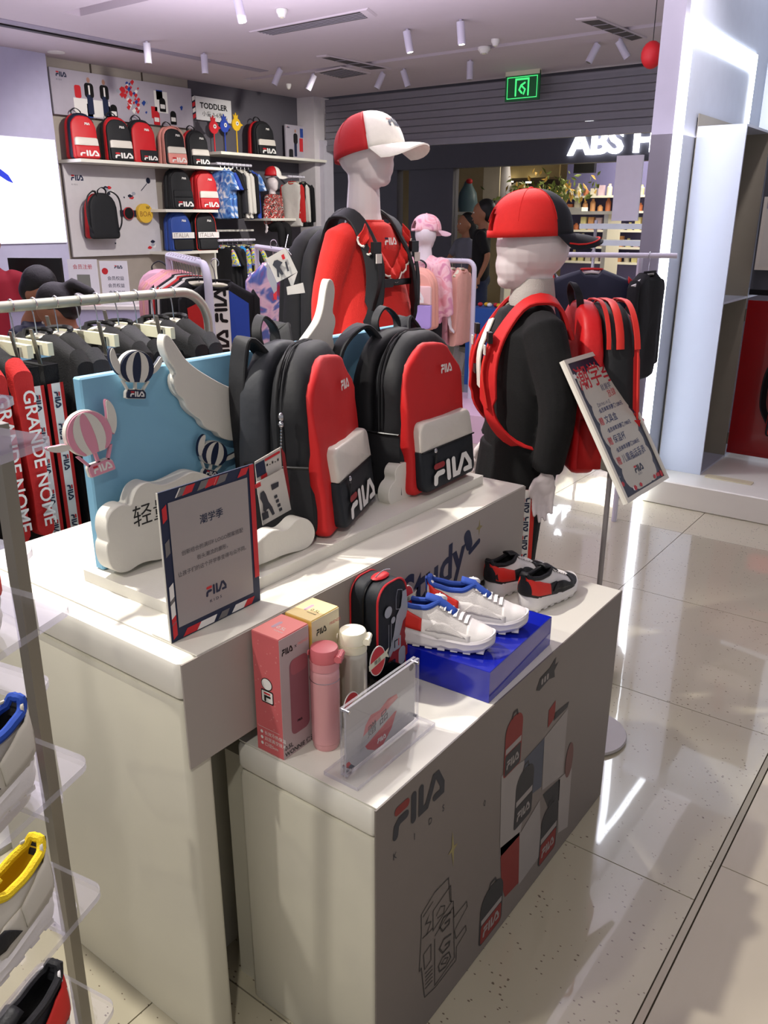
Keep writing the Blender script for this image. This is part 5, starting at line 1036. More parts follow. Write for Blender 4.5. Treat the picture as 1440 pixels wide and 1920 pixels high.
def ldoor(y, z0, z1, m_, ang, nm='door', w=.56):
    d = MB(); d.b2((0, -.008, 0), (w, .008, z1 - z0)).build(nm, m_, lk, smooth=False); x = d and [k for k in COL.objects if k.parent == lk][-1]; x.location = L3((-1.225, y, z0)); x.rotation_euler = (0, 0, ang); return x
REDD = mat('locker_red', '8e0c10', .25, coat=.4); YH = at(1396, 600, 'x', -1.232).y; print('YH', YH)
d1 = ldoor(YH, .17, 1.07, REDD, radians(-2), w=.6); MB().b2((.0, -.012, .005), (.6, -.0082, .02)).build('door_lip', REDD, d1, smooth=False)
for k in range(3): MB().b2((.13, -.0095, .78 + k * .04), (.18, -.0082, .785 + k * .04)).build('vent_slot', STEEL, d1, smooth=False)
d2 = ldoor(YH, 1.1, 1.93, mat('locker_grey', '56585f', .35), radians(-6), w=.42); MB().b2((.0, -.012, 0), (.42, -.0082, .03)).build('door_lip', BLACKP, d2, smooth=False); MB().b2((.395, -.016, 0), (.42, -.0082, .83)).build('door_lip', BLACKP, d2, smooth=False); MB().b2((.0, -.012, .80), (.42, -.0082, .83)).build('door_lip', BLACKP, d2, smooth=False)
for z in (.22, .95): MB().tube([L3((-1.228, YH, z)), L3((-1.228, YH, z + .07))], .007, 8).build('hinge', STEEL, lk)
hk = thing('hook', 'white round hook knob on the open grey locker door', 'hook', (-1.05, YH - .055, 1.82)); MB().ell((0, 0, 0), (.018, .014, .018)).build('knob', WPR, hk); MB().tube([(0, .001, 0), (0, .02, 0)], .008, 8).build('stem', CHROME, hk)
pp = thing('hanging_poster', 'small white framed print hung on a red cord from the locker door', 'poster', (-1.03, YH - .075, 1.3)); 
MB().b2((-.17, -.008, -.06), (.17, .0, .32)).build('frame', FRW, pp, smooth=False); MB().b2((-.15, -.0095, -.04), (.15, -.0081, .3)).build('print', mat('print_cream', 'c9c6bd', .5), pp, smooth=False); MB().b2((-.15, -.011, .26), (.15, -.0096, .3)).build('print_band', mat('print_band', '8f8d98', .5), pp, smooth=False)
text('潮\n学\n季', .085, lambda u, v: Vector((-.05 + u, -.0115, .19 + v * .9)), PR, pp, bold=.0006)
MB().tube([(-.1, -.002, .32), (.02, -.02, .56)], .003, 6).build('cord', RED, pp); MB().tube([(.14, -.002, .32), (.02, -.02, .56)], .003, 6).build('cord', RED, pp)
backpack('backpack', 'red backpack with a black front hung on the open red locker door', (-.86, YH - .14, .34), radians(0), .28, .42, .13, dict(body=REDN, panel=BLKN, rear=REDN, low=REDN, band=None, small=0, big=0), hero=False)
fm = MB().prism(rrect(-1.2, 4.62, -.95, 4.68, .005), lambda u, v, t: Vector((u, v, t)), .1405, .146).build('price_plate', mat('clear_plate', 'c9bfa0', .3), smooth=False); tag(fm, 'thin pale plate lying on the platform before the locker', 'plate')
# ================================================================ garments and racks
def hanger(label, pos, rz, group=None, clips=False, w=.36, m_=None, tall=.07, flat_=False):
    r = thing('clothes_hanger', label, 'hanger', pos, rz, group); m_ = m_ or CREAM
    MB().tube(spl([(.012, 0, -.004), (.016, 0, .008), (.008, 0, .0215), (-.006, 0, .0205), (-.013, 0, .004), (-.004, 0, -.02), (0, 0, -tall)], 4), .0017, 6).build('hook', CHROME, r)
    if flat_: MB().box((0, 0, -tall - .014), (w, .014, .03)).build('bar', m_, r)
    else: MB().strap(spl([(-w / 2, 0, -tall - .055), (-w * .3, 0, -tall - .03), (-.03, 0, -tall - .006), (.03, 0, -tall - .006), (w * .3, 0, -tall - .03), (w / 2, 0, -tall - .055)], 4), .022, .012, (0, 1, .3)).build('bar', m_, r)
    if clips:
        for q in (-1, 1):
            c = MB().box((q * w * .38, 0, -tall - .02), (.022, .026, .03)).build('clip', CHROME, r, smooth=False); MB().box((q * w * .38, -.016, -tall - .01), (.014, .003, .085), Matrix.Rotation(.15, 3, 'X')).build('clip_lever', STEEL, c, smooth=False)
    return r
def shirt(name, label, pos, rz, body, sleeve=None, W=.34, H=.48, long_=True, group=None, cat='clothing', th=.05, extras=None, dress=0, wr=.006, open_=False):
    r = thing(name, label, cat, pos, rz, group); hw_ = W / 2
    P = [(-.05, 0), (-.03, -.022), (.03, -.022), (.05, 0), (hw_ * .92, -.05), (hw_ * .95, -.12), (hw_ * .82, -.2), (hw_ * (.86 + dress), -H), (0, -H - .008), (-hw_ * (.86 + dress), -H), (-hw_ * .82, -.2), (-hw_ * .95, -.12), (-hw_ * .92, -.05)]
    Q = []
    for a, b in zip(P, P[1:] + P[:1]):
        n_ = max(1, int(hypot(b[0] - a[0], b[1] - a[1]) / .05)); Q += [(a[0] + (b[0] - a[0]) * i / n_, a[1] + (b[1] - a[1]) * i / n_) for i in range(n_)]
    f = lambda u, v, t: Vector((u, t + .006 * sin(u * 40 + pos[1] * 9) * min(1, -v * 2.5), v))
    MB().puff(Q, f, th / 2, -th / 2, .02, .002, wr, rings=3, seed=pos[1] * 5).build('bodice' if dress else 'torso', body, r)
    sl = .40 if long_ else .16
    for q in (-1, 1):
        S_ = [(q * hw_ * .86, -.03), (q * hw_ * 1.02, -.06), (q * (hw_ * 1.12 + (0 if long_ else .05)), -.05 - sl), (q * (hw_ * 1.12 - .075 + (0 if long_ else .02)), -.05 - sl - .012), (q * hw_ * .8, -.17)]
        S2 = []
        for a, b in zip(S_, S_[1:] + S_[:1]): S2 += [(a[0] + (b[0] - a[0]) * i / 4, a[1] + (b[1] - a[1]) * i / 4) for i in range(4)]
        MB().puff(S2, f, th * .5 - .002, -th * .5 + .002, .021, .003, wr * 1.2, rings=2, seed=q).build('sleeve', sleeve or body, r)
    MB().tube([f(.05 * cos(a), -.004 - .02 * abs(sin(a)) if sin(a) < 0 else .004 * sin(a), th * .45 * sin(a)) for a in [2 * pi * k / 14 for k in range(15)]], .006, 6).build('neckband', sleeve or body, r)
    if extras: extras(r, lambda u, v, t=0: f(u, v, -th / 2 - .006 - t), lambda a, v, t=0: Vector((hw_ * 1.02 + hw_ * .1 * (-v - .06) / .4 + .0075 + t, a, v)))
    return r
def pants(label, pos, rz, m_, tape=None, group=None, W=.24, H=.62, th=.035):
    r = thing('trousers', label, 'clothing', pos, rz, group)
    f = lambda u, v, t: Vector((u + .03 * (-v) * .3, t + .004 * sin(u * 50), v))
    for q in (-1, 1): MB().puff([(q * .002, 0), (q * W * .25, 0), (q * W / 2, 0), (q * W * .52, -.15), (q * W * .5, -.35), (q * W * .46, -H), (q * W * .22, -H - .004), (q * W * .1, -H), (q * .006, -.25)], f, th / 2, -th / 2, .014, .002, .003, rings=2).build('leg', m_, r)
    MB().b2((-W / 2, -th / 2 - .002, -.035), (W / 2, th / 2 + .002, .003)).build('waistband', m_, r)
    if tape: tape(r, lambda u, v, t=0: f(u, v, -th / 2 - .004 - t), lambda a, v, t=0: Vector((W * .525 - .01 * max(0, -v - .3) - .009 * v + .003 + t, a, v)))
    return r
def vtext(s_, sz, f, u0, v0, m_, r, step=None, bold=0):   # text running downwards
    text(s_, sz, lambda a, b: f(u0 + b, v0 - a, .002), m_, r, bold=bold)
# --- foreground rail at the left
FRX, FRZ = -1.955, 1.30
fr_ = thing('garment_rail', 'long silver clothes rail at the left carrying black jackets and track trousers', 'rail', (FRX, .9, 0)); o = Vector((FRX, .9, 0))
MB().tube([Vector((FRX, -.3, FRZ)) - o] + [L3((FRX, 1.63 + .1 * sin(a), FRZ - .1 + .1 * cos(a))) for a in [pi / 2 * k / 8 for k in range(9)]] + [L3((FRX, 1.73, .02))], .0135, 14).build('rail_tube', RAIL, fr_)
MB().tube([L3((FRX, -.3, FRZ)), L3((FRX, -.3, .02))], .0135, 12).build('rail_leg', RAIL, fr_); MB().b2(L3((FRX - .2, -.3, 0)), L3((FRX + .2, 1.75, .02))).build('base_frame', RAIL, fr_, smooth=False)
GRANGE = mat('orange_red_cloth', 'd8361c', .8, bump=.15, scale=300); GMESH = mat('brown_mesh', '5b4a48', .85, bump=.4, scale=600); WCL = mat('white_cloth', 'cdcac2', .85, bump=.15, scale=300); BCL = mat('black_cloth', '0a0a0d', .85, bump=.2, scale=300); DGR = mat('dark_grey_cloth', '2a2a2e', .8, bump=.2, scale=300); RCL = mat('red_cloth', 'b81f1e', .8, bump=.15, scale=300)
hy = [.60, .70, .80, .865, .945, 1.00, 1.06, 1.105, 1.165, 1.225, 1.29, 1.345, 1.41, 1.47, 1.53, 1.60]
FRG = 'cream hangers on the long silver rail'
def tp(r, f, g):
    for a, b, m_, t in ((-.021, .021, RCL, 0), (-.0115, .0115, WPR, .001)): flat([(a, -.04), (b, -.04), (b, -.3), (b, -.61), (a, -.61), (a, -.3)], g, m_, r, 'side_tape', t)
    for k in range(7): logo(r, lambda u, v, k=k: g(-.008 + v, -.06 - k * .078 - u, .003), .016, RED, NAVY)
def ung(r, f, g):
    flat([(-.021, -.1), (.021, -.1), (.021, -.44), (-.021, -.44)], g, WPR, r, 'sleeve_tape', .001); flat([(-.024, -.1), (-.0215, -.1), (-.0215, -.44), (-.024, -.44)], g, BLACKP, r, 'edge_line', .0012); vtext('UN GRANDE', .05, g, -.017, -.13, BLACKP, r)
def grn(r, f, g):
    vtext('GRANDE NOME', .045, g, -.016, -.1, WPR, r, bold=.0006)
NTH = ['nearest', 'second', 'third', 'fourth', 'fifth', 'sixth', 'seventh', 'eighth', 'ninth', 'tenth', 'eleventh', 'twelfth', 'thirteenth', 'fourteenth', 'fifteenth', 'sixteenth']
FG = [('j', BCL, BCL, None), ('j', BCL, GRANGE, None), ('j', WCL, WCL, ung), ('j', GMESH, GMESH, None), ('j', BCL, RCL, grn), ('j', BCL, RCL, grn), ('p', BCL, None, tp), ('p', BCL, None, tp), ('j', BCL, BCL, None), ('j', BCL, DGR, None), ('p', DGR, None, None), ('j', BCL, BCL, None), ('j', DGR, BCL, None), ('p', BCL, None, None), ('j', BCL, BCL, None), ('j', BCL, DGR, None)]
for k, (y, (kd, a, b, ex)) in enumerate(zip(hy, FG)):
    tl = (k % 3 - 1) * .05
    nm = {'p': 'trousers', 'j': 'jacket'}[kd]; cn = {id(BCL): 'black', id(WCL): 'white', id(GMESH): 'brown mesh', id(DGR): 'dark grey'}[id(a)]; sx = {id(GRANGE): ' with orange-red sleeves', id(RCL): ' with lettered red sleeves'}.get(id(b), '')
    if ex is tp: sx = ' with a lettered red and white side tape'
    if ex is ung: sx = ' with black letters on its side'
    lb = f'{cn} {nm}{sx}, {NTH[k]} garment along the silver rail' if k else f'{cn} {nm}{sx}, garment nearest the camera on the silver rail'
    hanger(f'cream hanger holding the {NTH[k]} garment on the long silver rail', (FRX, y, FRZ + .0135 - .0195), tl, FRG, clips=(kd == 'p'), w=.30 if kd == 'p' else .30, flat_=kd == 'p')
    if kd == 'p': pants(lb, (FRX + .02, y, FRZ - .13), tl, a, ex)
    else: shirt('jacket', lb, (FRX, y, FRZ - .066), tl, a, b, W=.36, H=.55, th=.05, extras=ex)
# --- middle rail
MN = atD(388, 497, 3.15); MU = Vector((cos(radians(149.7)), sin(radians(149.7)), 0)); MZ_ = MN.z
mr = thing('garment_rail', 'white tubular clothes rail behind the silver one, ending at the lettered dress', 'rail', (MN.x, MN.y, 0)); LMW = mat('lilac_white_metal', 'c3c1d0', .4)
MB().tube([MU * .86 + Vector((0, 0, MZ_))] + [MU * (.08 - .08 * sin(a)) + Vector((0, 0, MZ_ - .08 + .08 * cos(a))) for a in [pi / 2 * k / 8 for k in range(9)]] + [Vector((0, 0, .02))], .0155, 12).build('rail_tube', LMW, mr)
MB().tube([MU * .86 + Vector((0, 0, MZ_)), MU * .86 + Vector((0, 0, .02))], .0155, 10).build('rail_leg', LMW, mr); MB().strap([Vector((0, 0, .01)), MU * .86 + Vector((0, 0, .01))], .35, .02, (-MU.y, MU.x, 0)).build('base_frame', WMET, mr)
PCL = mat('pink_cloth', 'dfa0a8', .85, bump=.15, scale=200); PCL2 = mat('peach_cloth', 'e2a998', .85, bump=.15, scale=200)
mz = radians(59.7)
for k in range(11):
    p = MN + MU * (.17 + k * .062); m_ = (BCL, WCL, BCL, RCL, WCL, BCL, PCL, PCL, PCL2, PCL, PCL)[k]; nm = ['black', 'white', 'black', 'red', 'white', 'black', 'pink', 'pink', 'peach', 'pale pink', 'pink'][k]
    hanger(f'cream hanger of the {NTH[k + 1]} top on the white rail behind the silver one', p + Vector((0, 0, -.004)), mz, 'cream hangers on the white middle rail', w=.27)
    shirt('top', f'{nm} top, {NTH[k + 1]} behind the lettered dress on the white rail', p + Vector((0, 0, -.066)), mz, m_, W=.3, H=.45, th=.05)
DP = MN + MU * .08 + Vector((0, 0, -.004)) + Vector((cos(mz), sin(mz), 0)) * .0; dz = mz
def dress(r, f, g):
    flat([(-.035, -.03), (.03, -.03), (.03, -.5), (-.035, -.5)], f, WPR, r, 'lettered_strip', .002)
    for k in range(3):
        logo(r, lambda u, v, k=k: f(.022 - v, -.46 + k * .155 + u, .004), .052, BLACKP, BLACKP)
    flat([(-.13, -.09), (-.036, -.05), (-.036, -.5), (-.11, -.5)], f, RCL, r, 'red_panel', .0015); flat([(.031, -.03), (.105, -.08), (.1, -.5), (.031, -.5)], f, mat('blue_cloth', '2746a4', .8), r, 'blue_panel', .0015)
hanger('cream hanger of the lettered dress at the end of the white rail', DP + Vector((cos(mz), sin(mz), 0)) * .045, mz, None, w=.27)
shirt('dress', 'black, red, white and blue dress with vertical lettering facing the aisle', DP + Vector((cos(mz), sin(mz), 0)) * .055 + Vector((0, 0, -.062)), mz, BCL, BCL, W=.30, H=.56, th=.05, extras=dress, cat='clothing')
# --- wall racks
TD1 = multi('blue_tie_dye', ['d8dde4', '4f7fc0', '20408f'], 9, .85); TD2 = multi('tropical_print', ['2f9a3c', 'e8d23a', '3a7fd0', 'd8602c'], 14, .85); TD3 = multi('pink_tie_dye', ['d9a8c8', 'e7c3d5', '5b6fb4', 'b0304a'], 8, .85); AGE = multi('floral_print', ['3a7a3c', 'e8b93a', 'd8452c', 'e8e4d8'], 18, .85)
BC2 = mat('blue_cloth', '2746a4', .8); SKY = mat('sky_cloth', '2c86c8', .8)
def wallrack(z, y0, y1, x, seq, lab):
    r = thing('wall_rail', lab, 'rail', (x, (y0 + y1) / 2, z)); MB().tube([(0, y0 - (y0 + y1) / 2, 0), (0, (y1 - y0) / 2, 0)], .014, 10).build('rail_tube', WMET, r)
    for yy in (y0 + .02, y1 - .02): MB().tube([(0, yy - (y0 + y1) / 2, 0), (WX - x, yy - (y0 + y1) / 2, 0)], .01, 8).build('bracket', WMET, r)
    for k, (m_, s_, nm, lg) in enumerate(seq):
        y = y0 + .06 + (y1 - y0 - .1) * k / (len(seq) - 1)
        hanger(f'cream hanger of the {NTH[k]} garment on the {lab.split(" holding")[0]}', (x, y, z + .014 - .0195), .12, f'hangers on the {lab.split(" holding")[0]}', w=.3, tall=.06)
        shirt('top', f'{nm}, {NTH[k]} garment from the left on the {lab.split(" holding")[0]}', (x, y, z - .058), .12, m_, s_, W=.32, H=.5, long_=lg, th=.05)
wallrack(2.07, 6.64, 7.16, -7.2, [(TD1, TD1, 'pale blue tie-dye tee', 0), (TD1, BC2, 'tie-dye tee with blue sleeves', 0), (BCL, BCL, 'black tee', 0), (BCL, DGR, 'black jacket', 1), (WCL, WCL, 'white sweatshirt', 1), (WCL, WCL, 'white hoodie', 1), (BCL, BCL, 'black hoodie', 1), (BC2, TD1, 'blue tee', 0)], 'upper wall rail holding tees')
wallrack(1.28, 6.60, 7.16, -7.2, [(BCL, TD2, 'navy tee with tropical sleeves', 0), (BCL, BCL, 'black tee', 0), (DGR, BCL, 'charcoal top', 1), (SKY, TD2, 'sky blue top', 1), (BCL, TD2, 'black top with printed sleeves', 0), (TD2, BCL, 'tropical print top with black sleeves', 0), (TD2, TD2, 'tropical print shirt', 0)], 'lower wall rail holding bright shirts')
wallrack(1.98, 7.72, 8.0, -7.16, [(WCL, RCL, 'white and red jacket', 1), (BCL, WCL, 'black jacket with white sleeves', 1), (BCL, BCL, 'black zipped jacket', 1)], 'short corner rail holding jackets')
lp = thing('lettered_cloth', 'pink and blue tie-dye dress standing behind the girl mannequin\'s bag', 'clothing', atD(515, 498, 3.7)) if 0 else shirt('dress', 'pink and blue tie-dye dress hanging behind the black worn backpack', atD(514, 496, 3.6), dz, TD3, TD3, W=.24, H=.62, th=.06, dress=.25)
hanger('white hanger of the pink tie-dye dress', atD(514, 496, 3.6) + Vector((0, 0, .075)), dz, None, w=.22, m_=WPR)
tdr = thing('garment_rail', 'thin white rail carrying the pink tie-dye dress', 'rail', atD(514, 496, 3.6) + Vector((0, 0, .062))); z_ = tdr.location.z
MB().tube([(-.3, .2, 0), (.3, -.2, 0)], .01, 8).build('rail_tube', WMET, tdr); MB().tube([(-.3, .2, 0), (-.3, .2, -z_ + .01)], .01, 8).build('rail_leg', WMET, tdr)
# --- shelves on the left wall
def shelf(label, x0, y0, y1, z, th=.028): o_ = MB().b2((-.5 * (x0 - WX) + .0, -(y1 - y0) / 2, -th), (.5 * (x0 - WX), (y1 - y0) / 2, 0)).build('wall_shelf', WHT, smooth=False); o_.location = ((x0 + WX) / 2 + .002, (y0 + y1) / 2, z); return tag(o_, label, 'shelf')
shelf('long white wall shelf carrying five red and black backpacks', -7.18, 4.95, 6.86, 2.03); shelf('white wall shelf with bird cutouts below the toddler sign', -7.14, 6.66, 8.40, 2.19)
shelf('white wall shelf carrying a black and a red backpack', -7.2, 5.9, 6.62, 1.60); shelf('white wall shelf carrying the blue and black ITALIA backpacks', -7.2, 5.88, 6.58, 1.18)
shelf('thin white wall shelf above the lower rail of shirts', -7.3, 6.64, 7.25, 1.392, .02); shelf('white wall bench on which the small mannequin sits', -7.1, 7.34, 7.9, 1.515)
up_ = MB().b2((-.03, -.02, 0), (.22, .02, 1.17)).build('shelf_upright', WHT, smooth=False); up_.location = (WX + .04, 6.62, 0); tag(up_, 'white upright panel below the shelf beside the lower rail', 'panel')
def italia(r): 
    MB().b2((-.13, -.112, .13), (.13, -.104, .19)).build('name_band', WPR, r, smooth=False); text('ITALIA', .062, lambda u, v: Vector((-.115 + u * .98, -.1125, .14 + v)), mat('grey_letters', '8a7d78', .6), r)
def wb_(lab, px, y_, z, st, rz=80, W=.27, H=.40): 
    p = at(px, y_, 'x', -7.33); return backpack('backpack', lab, Vector((-7.335, p.y, z)), radians(rz), W, H, .17, st, 'backpacks on the left wall shelves', hero=False, straps=False)
BNV = mat('navy_body', '141a30', .55); BRD = mat('wall_bag_red', 'c01a22', .5); BPK = mat('wall_bag_pink', 'd98f85', .55); BBL = mat('wall_bag_blue', '1e3f8c', .55)
wb_('red backpack with navy side and white band, leftmost on the long shelf', 158, 300, 2.0305, dict(body=BNV, rear=BRD, panel=BRD, low=BRD), 78)
wb_('black backpack with red sides and white band, second on the long shelf', 222, 302, 2.0305, dict(body=BRD, rear=BLKN, panel=BLKN, low=BLKN), 78)
wb_('red backpack with a black front pocket, third on the long shelf', 268, 304, 2.0305, dict(body=BLKN, panel=BRD, low=BLKN, band=None, margin=.28), 78)
wb_('pink and black backpack, fourth on the long shelf', 325, 308, 2.0305, dict(body=BPK, panel=BLKN, low=BPK, trim=BPK), 80, .25, .37)
wb_('black backpack with red rear, fifth on the long shelf', 369, 310, 2.0305, dict(body=BLKN, rear=BRD, panel=BLKN, low=BLKN), 80, .25, .36)
wb_('black and red backpack on the shelf beside the bird cutouts', 492, 295, 2.1905, dict(body=BLKN, rear=BRD, panel=BLKN, low=BLKN), 84, .29, .37)
wb_('black backpack with outlined letters on the second shelf', 337, 390, 1.6005, dict(body=BLKN, panel=BLKN, low=BLKN, band=BLKN), 80); wb_('bright red backpack with white pocket edge on the second shelf', 385, 390, 1.6005, dict(body=BRD, panel=BRD, low=BRD), 80)
italia(wb_('blue backpack with a white ITALIA band on the third shelf', 337, 468, 1.1805, dict(body=BBL, panel=BBL, low=BLKN, band=None, big=0), 80)); italia(wb_('black backpack with a white ITALIA band on the third shelf', 384, 468, 1.1805, dict(body=BLKN, panel=BLKN, low=BLKN, band=None, big=0, trim=REDS), 80))
# bird cutouts on sticks
for px, cy, c_, nm, hh in ((404, 256, 'c9202c', 'red', .245), (424, 249, '2a46a8', 'blue', .27), (446, 246, 'e0b322', 'yellow', .30)):
    m_ = mat('bird_' + nm, c_, .5); y = at(px, 295, 'x', -7.3).y; r = thing('bird_cutout', f'{nm} round bird cutout on a stick standing on the wall shelf', 'cutout', (-7.3, y, 2.1905)); f = lambda u, v, t: Vector((t, u, v))
    MB().prism([(.065 * cos(a) + (.035 if abs(a) < .01 else 0), hh + .065 * sin(a)) for a in [2 * pi * k / 24 for k in range(24)]], f, -.006, .006).build('head', m_, r); MB().b2((-.004, -.006, 0), (.004, .006, hh - .05)).build('stick', m_, r)
    MB().prism([(-.03, hh + .05), (-.04, hh + .1), (-.02, hh + .085), (-.005, hh + .12), (.01, hh + .085), (.03, hh + .1), (.02, hh + .05)], f, -.005, .005).build('crest', m_, r)
    e = MB().prism([(.012 + .022 * cos(a), hh + .01 + .022 * sin(a)) for a in [2 * pi * k / 16 for k in range(16)]], f, .0061, .008).build('eye', WPR, r); MB().prism([(.012 + .008 * cos(a), hh + .01 + .008 * sin(a)) for a in [2 * pi * k / 12 for k in range(12)]], f, .0081, .009).build('pupil', BLACKP, e)
# posters and signs on the left wall
def wallsign(label, name, x, y0, y1, z0, z1, m_, prints, th=.02, cat='poster'):
    o_ = thing(name, label, cat, (x, (y0 + y1) / 2, (z0 + z1) / 2)); oo = Vector(o_.location); MB().b2(Vector((x - th, y0, z0)) - oo, Vector((x, y1, z1)) - oo).build('panel', m_, o_, smooth=False)
    F_ = lambda u, v, t=0: Vector((x + .001 + t, y0 + u, z0 + v)) - oo; prints(o_, F_, y1 - y0, z1 - z0); return o_
def fp(o_, F_, pts, m_, nm='print', t=0): flat(pts, F_, m_, o_, nm, t)
PGREY = mat('poster_grey_field', 'a9a3ae', .6); PSKIN = mat('print_skin', 'a87f6e', .7)
def blob(cx, cy, rx, ry, n_=12, j=0, seed=1):
    q = random.Random(seed); return [(cx + rx * cos(2 * pi * k / n_) * (1 - j * q.random()), cy + ry * sin(2 * pi * k / n_) * (1 - j * q.random())) for k in range(n_)]
def pr1(o_, F_, w, h):
    logo(o_, lambda u, v: F_(.06 + u, h - .07 + v, .001), .045, RED, NAVY); text('K I D S', .016, lambda u, v: F_(.06 + u * 1.2, h - .10 + v, .001), NAVY, o_)
    for a, b, c_, d_, m_ in ((.22, .01, .62, .16, WPR), (.36, .0, .42, .12, BBL), (.56, .0, .62, .12, BBL), (1.17, .12, 1.34, .32, WPR), (1.2, .24, 1.28, .33, BBL), (1.12, .06, 1.2, .17, RED)): fp(o_, F_, [(a, b), (c_, b), (c_, d_), (a, d_)], m_, 'block_print', .0005)
    for cx, m_ in ((.40, BLACKP), (.57, BLACKP)):
        fp(o_, F_, rrect(cx - .05, .17, cx + .05, .30, .03), m_, 'printed_figure', .0015); fp(o_, F_, rrect(cx - .03, .03, cx + .01, .2, .01), NAVY, 'printed_figure', .0018); fp(o_, F_, blob(cx, .325, .018, .024), PSKIN, 'printed_figure', .002); fp(o_, F_, rrect(cx - .008, .2, cx + .01, .28, .004), WPR, 'printed_figure', .0022); fp(o_, F_, rrect(cx + .01, .03, cx + .035, .18, .01), NAVY, 'printed_figure', .0018)
    fp(o_, F_, rrect(.24, .16, .31, .27, .02), RED, 'printed_bag', .0015)
    for cx, cy, m_ in ((.66, .08, BLACKP), (1.27, .2, BLACKP), (1.18, .07, RED), (1.4, .09, BLACKP)): fp(o_, F_, rrect(cx - .04, cy - .07, cx + .04, cy + .06, [.01, .01, .035, .035]), m_, 'printed_bag', .003); fp(o_, F_, rrect(cx - .03, cy - .04, cx + .03, cy, .005), WPR, 'printed_label', .0035)
    for k in range(46):
        q = random.Random(k); cx, cy = .9 + q.gauss(0, .06) + (k / 46 - .5) * .14, .21 - (k / 46 - .5) * .26 + q.gauss(0, .02); s_ = .012 + .018 * q.random(); fp(o_, F_, [(cx - s_, cy), (cx, cy - s_), (cx + s_, cy + s_ * .4), (cx + s_ * .2, cy + s_)], (RED, RED, RED, BBL, WPR)[k % 5], 'brush_print', .001 + k * 1e-4)
    for cx, cy in ((.73, .27), (1.07, .2), (1.52, .19)): fp(o_, F_, blob(cx, cy, .03, .025, 9, .6, int(cx * 99)), mat('print_cool_grey', '9a9ea8', .5) if cx < 1.5 else BBL, 'doodle_print', .001)
wallsign('wide pale poster with two seated children high on the left wall', 'wall_poster', WX + .06, 4.93, 6.6, 2.42, 2.81, PGREY, pr1)
def pr2(o_, F_, w, h):
    text('TODDLER', .078, lambda u, v: F_(w * .54 + u * 1.12, h * .52 + v, .001), BLACKP, o_, align='CENTER', bold=.002); text('小童 3-6岁', .055, lambda u, v: F_(w * .5 + u * 1.2, h * .2 + v, .001), BLACKP, o_, align='CENTER')
    fp(o_, F_, [(0, 0), (.05, 0), (.05, h), (0, h)], BNV, 'edge_print', .0005)
    for k in range(4): fp(o_, F_, [(.005, h * k / 4), (.045, h * k / 4 + .02), (.045, h * k / 4 + .06), (.005, h * k / 4 + .04)], (RED, WPR)[k % 2], 'edge_print', .001)
a_, b_ = at(361, 215, 'x', WX + .05), at(432, 175, 'x', WX + .05); wallsign('white TODDLER sign on the dark grey wall', 'toddler_sign', WX + .05, a_.y, b_.y, 2.52, 2.75, PAPER, pr2, cat='sign')
def pr3(o_, F_, w, h):
    logo(o_, lambda u, v: F_(.07 + u, h - .15 + v, .001), .055, RED, NAVY); text('K I D S', .018, lambda u, v: F_(.07 + u * 1.2, h - .19 + v, .001), NAVY, o_)
    for k, (cx, cy) in enumerate(((.45, .62), (.78, .57), (.95, .1), (.5, .12), (.66, .56), (.92, .45))):
        if k < 3:
            for j in range(5): q = random.Random(k * 9 + j); fp(o_, F_, blob(cx + q.gauss(0, .03), cy + q.gauss(0, .02), .035, .02, 7, .5, j), (BNV, RED, WPR, BNV, mat('print_cool_grey', '9a9ea8', .5))[j], 'doodle_print', .001 + j * 1e-4)
        else: fp(o_, F_, blob(cx, cy, .012, .012, 5, .5, k), BNV, 'doodle_print', .001)
    a2 = MB(); a2.ribbon([(.88, .63), (.96, .7)], .008, lambda u, v: F_(u, v, .001)); a2.add([F_(*p, .0012) for p in blob(.98, .73, .028, .03)], [tuple(range(12))]); a2.build('microphone_print', BNV, o_, smooth=False)
wp = wallsign('white wall panel with small space doodles behind a hanging backpack', 'wall_panel', WX + .05, 4.96, 6.04, 1.15, 2.0, mat('panel_white', 'c6c2c4', .5), pr3, cat='panel')
hb_ = backpack('backpack', 'black and red backpack hanging back-outward on the white wall panel', (WX + .16, at(188, 405, 'x', WX + .16).y, 1.32), radians(-92), .32, .42, .16, dict(body=BRD, rear=BLKN, panel=BLKN, low=None, small=0, big=0), hero=False)
bl = thing('display_belt', 'navy belt with a round black buckle across the white wall panel', 'belt', (WX + .065, at(240, 400, 'x', WX + .065).y, at(240, 400, 'x', WX + .065).z)); MB().b2((-.01, -.09, -.03), (.004, .17, .03)).build('strap', BNV, bl, smooth=False); MB().tube([(-.01, 0, 0), (.02, 0, 0)], .055, 20).build('disc', BLACKP, bl); MB().tube([(.001, 0, 0), (.018, 0, 0)], .06, 20).build('disc_rim', RED, bl)
bo = thing('round_sign', 'round yellow sign with brown letters on the white wall panel', 'sign', (WX + .10, at(273, 400, 'x', WX + .1).y, at(273, 400, 'x', WX + .1).z)); MB().tube([(-.045, 0, 0), (0, 0, 0)], .095, 28).build('disc', mat('boa_yellow', 'd9b03c', .5), bo); text('BOA', .07, lambda u, v: Vector((.001, -.075 + u, -.03 + v)), mat('boa_brown', '8a5a28', .6), bo); 
for q in (-1, 0, 1): MB().tube([(.002, .03 + q * .012, .045), (.002, .035 + q * .02, .07)], .003, 5).build('spark_print', BLACKP, bo)
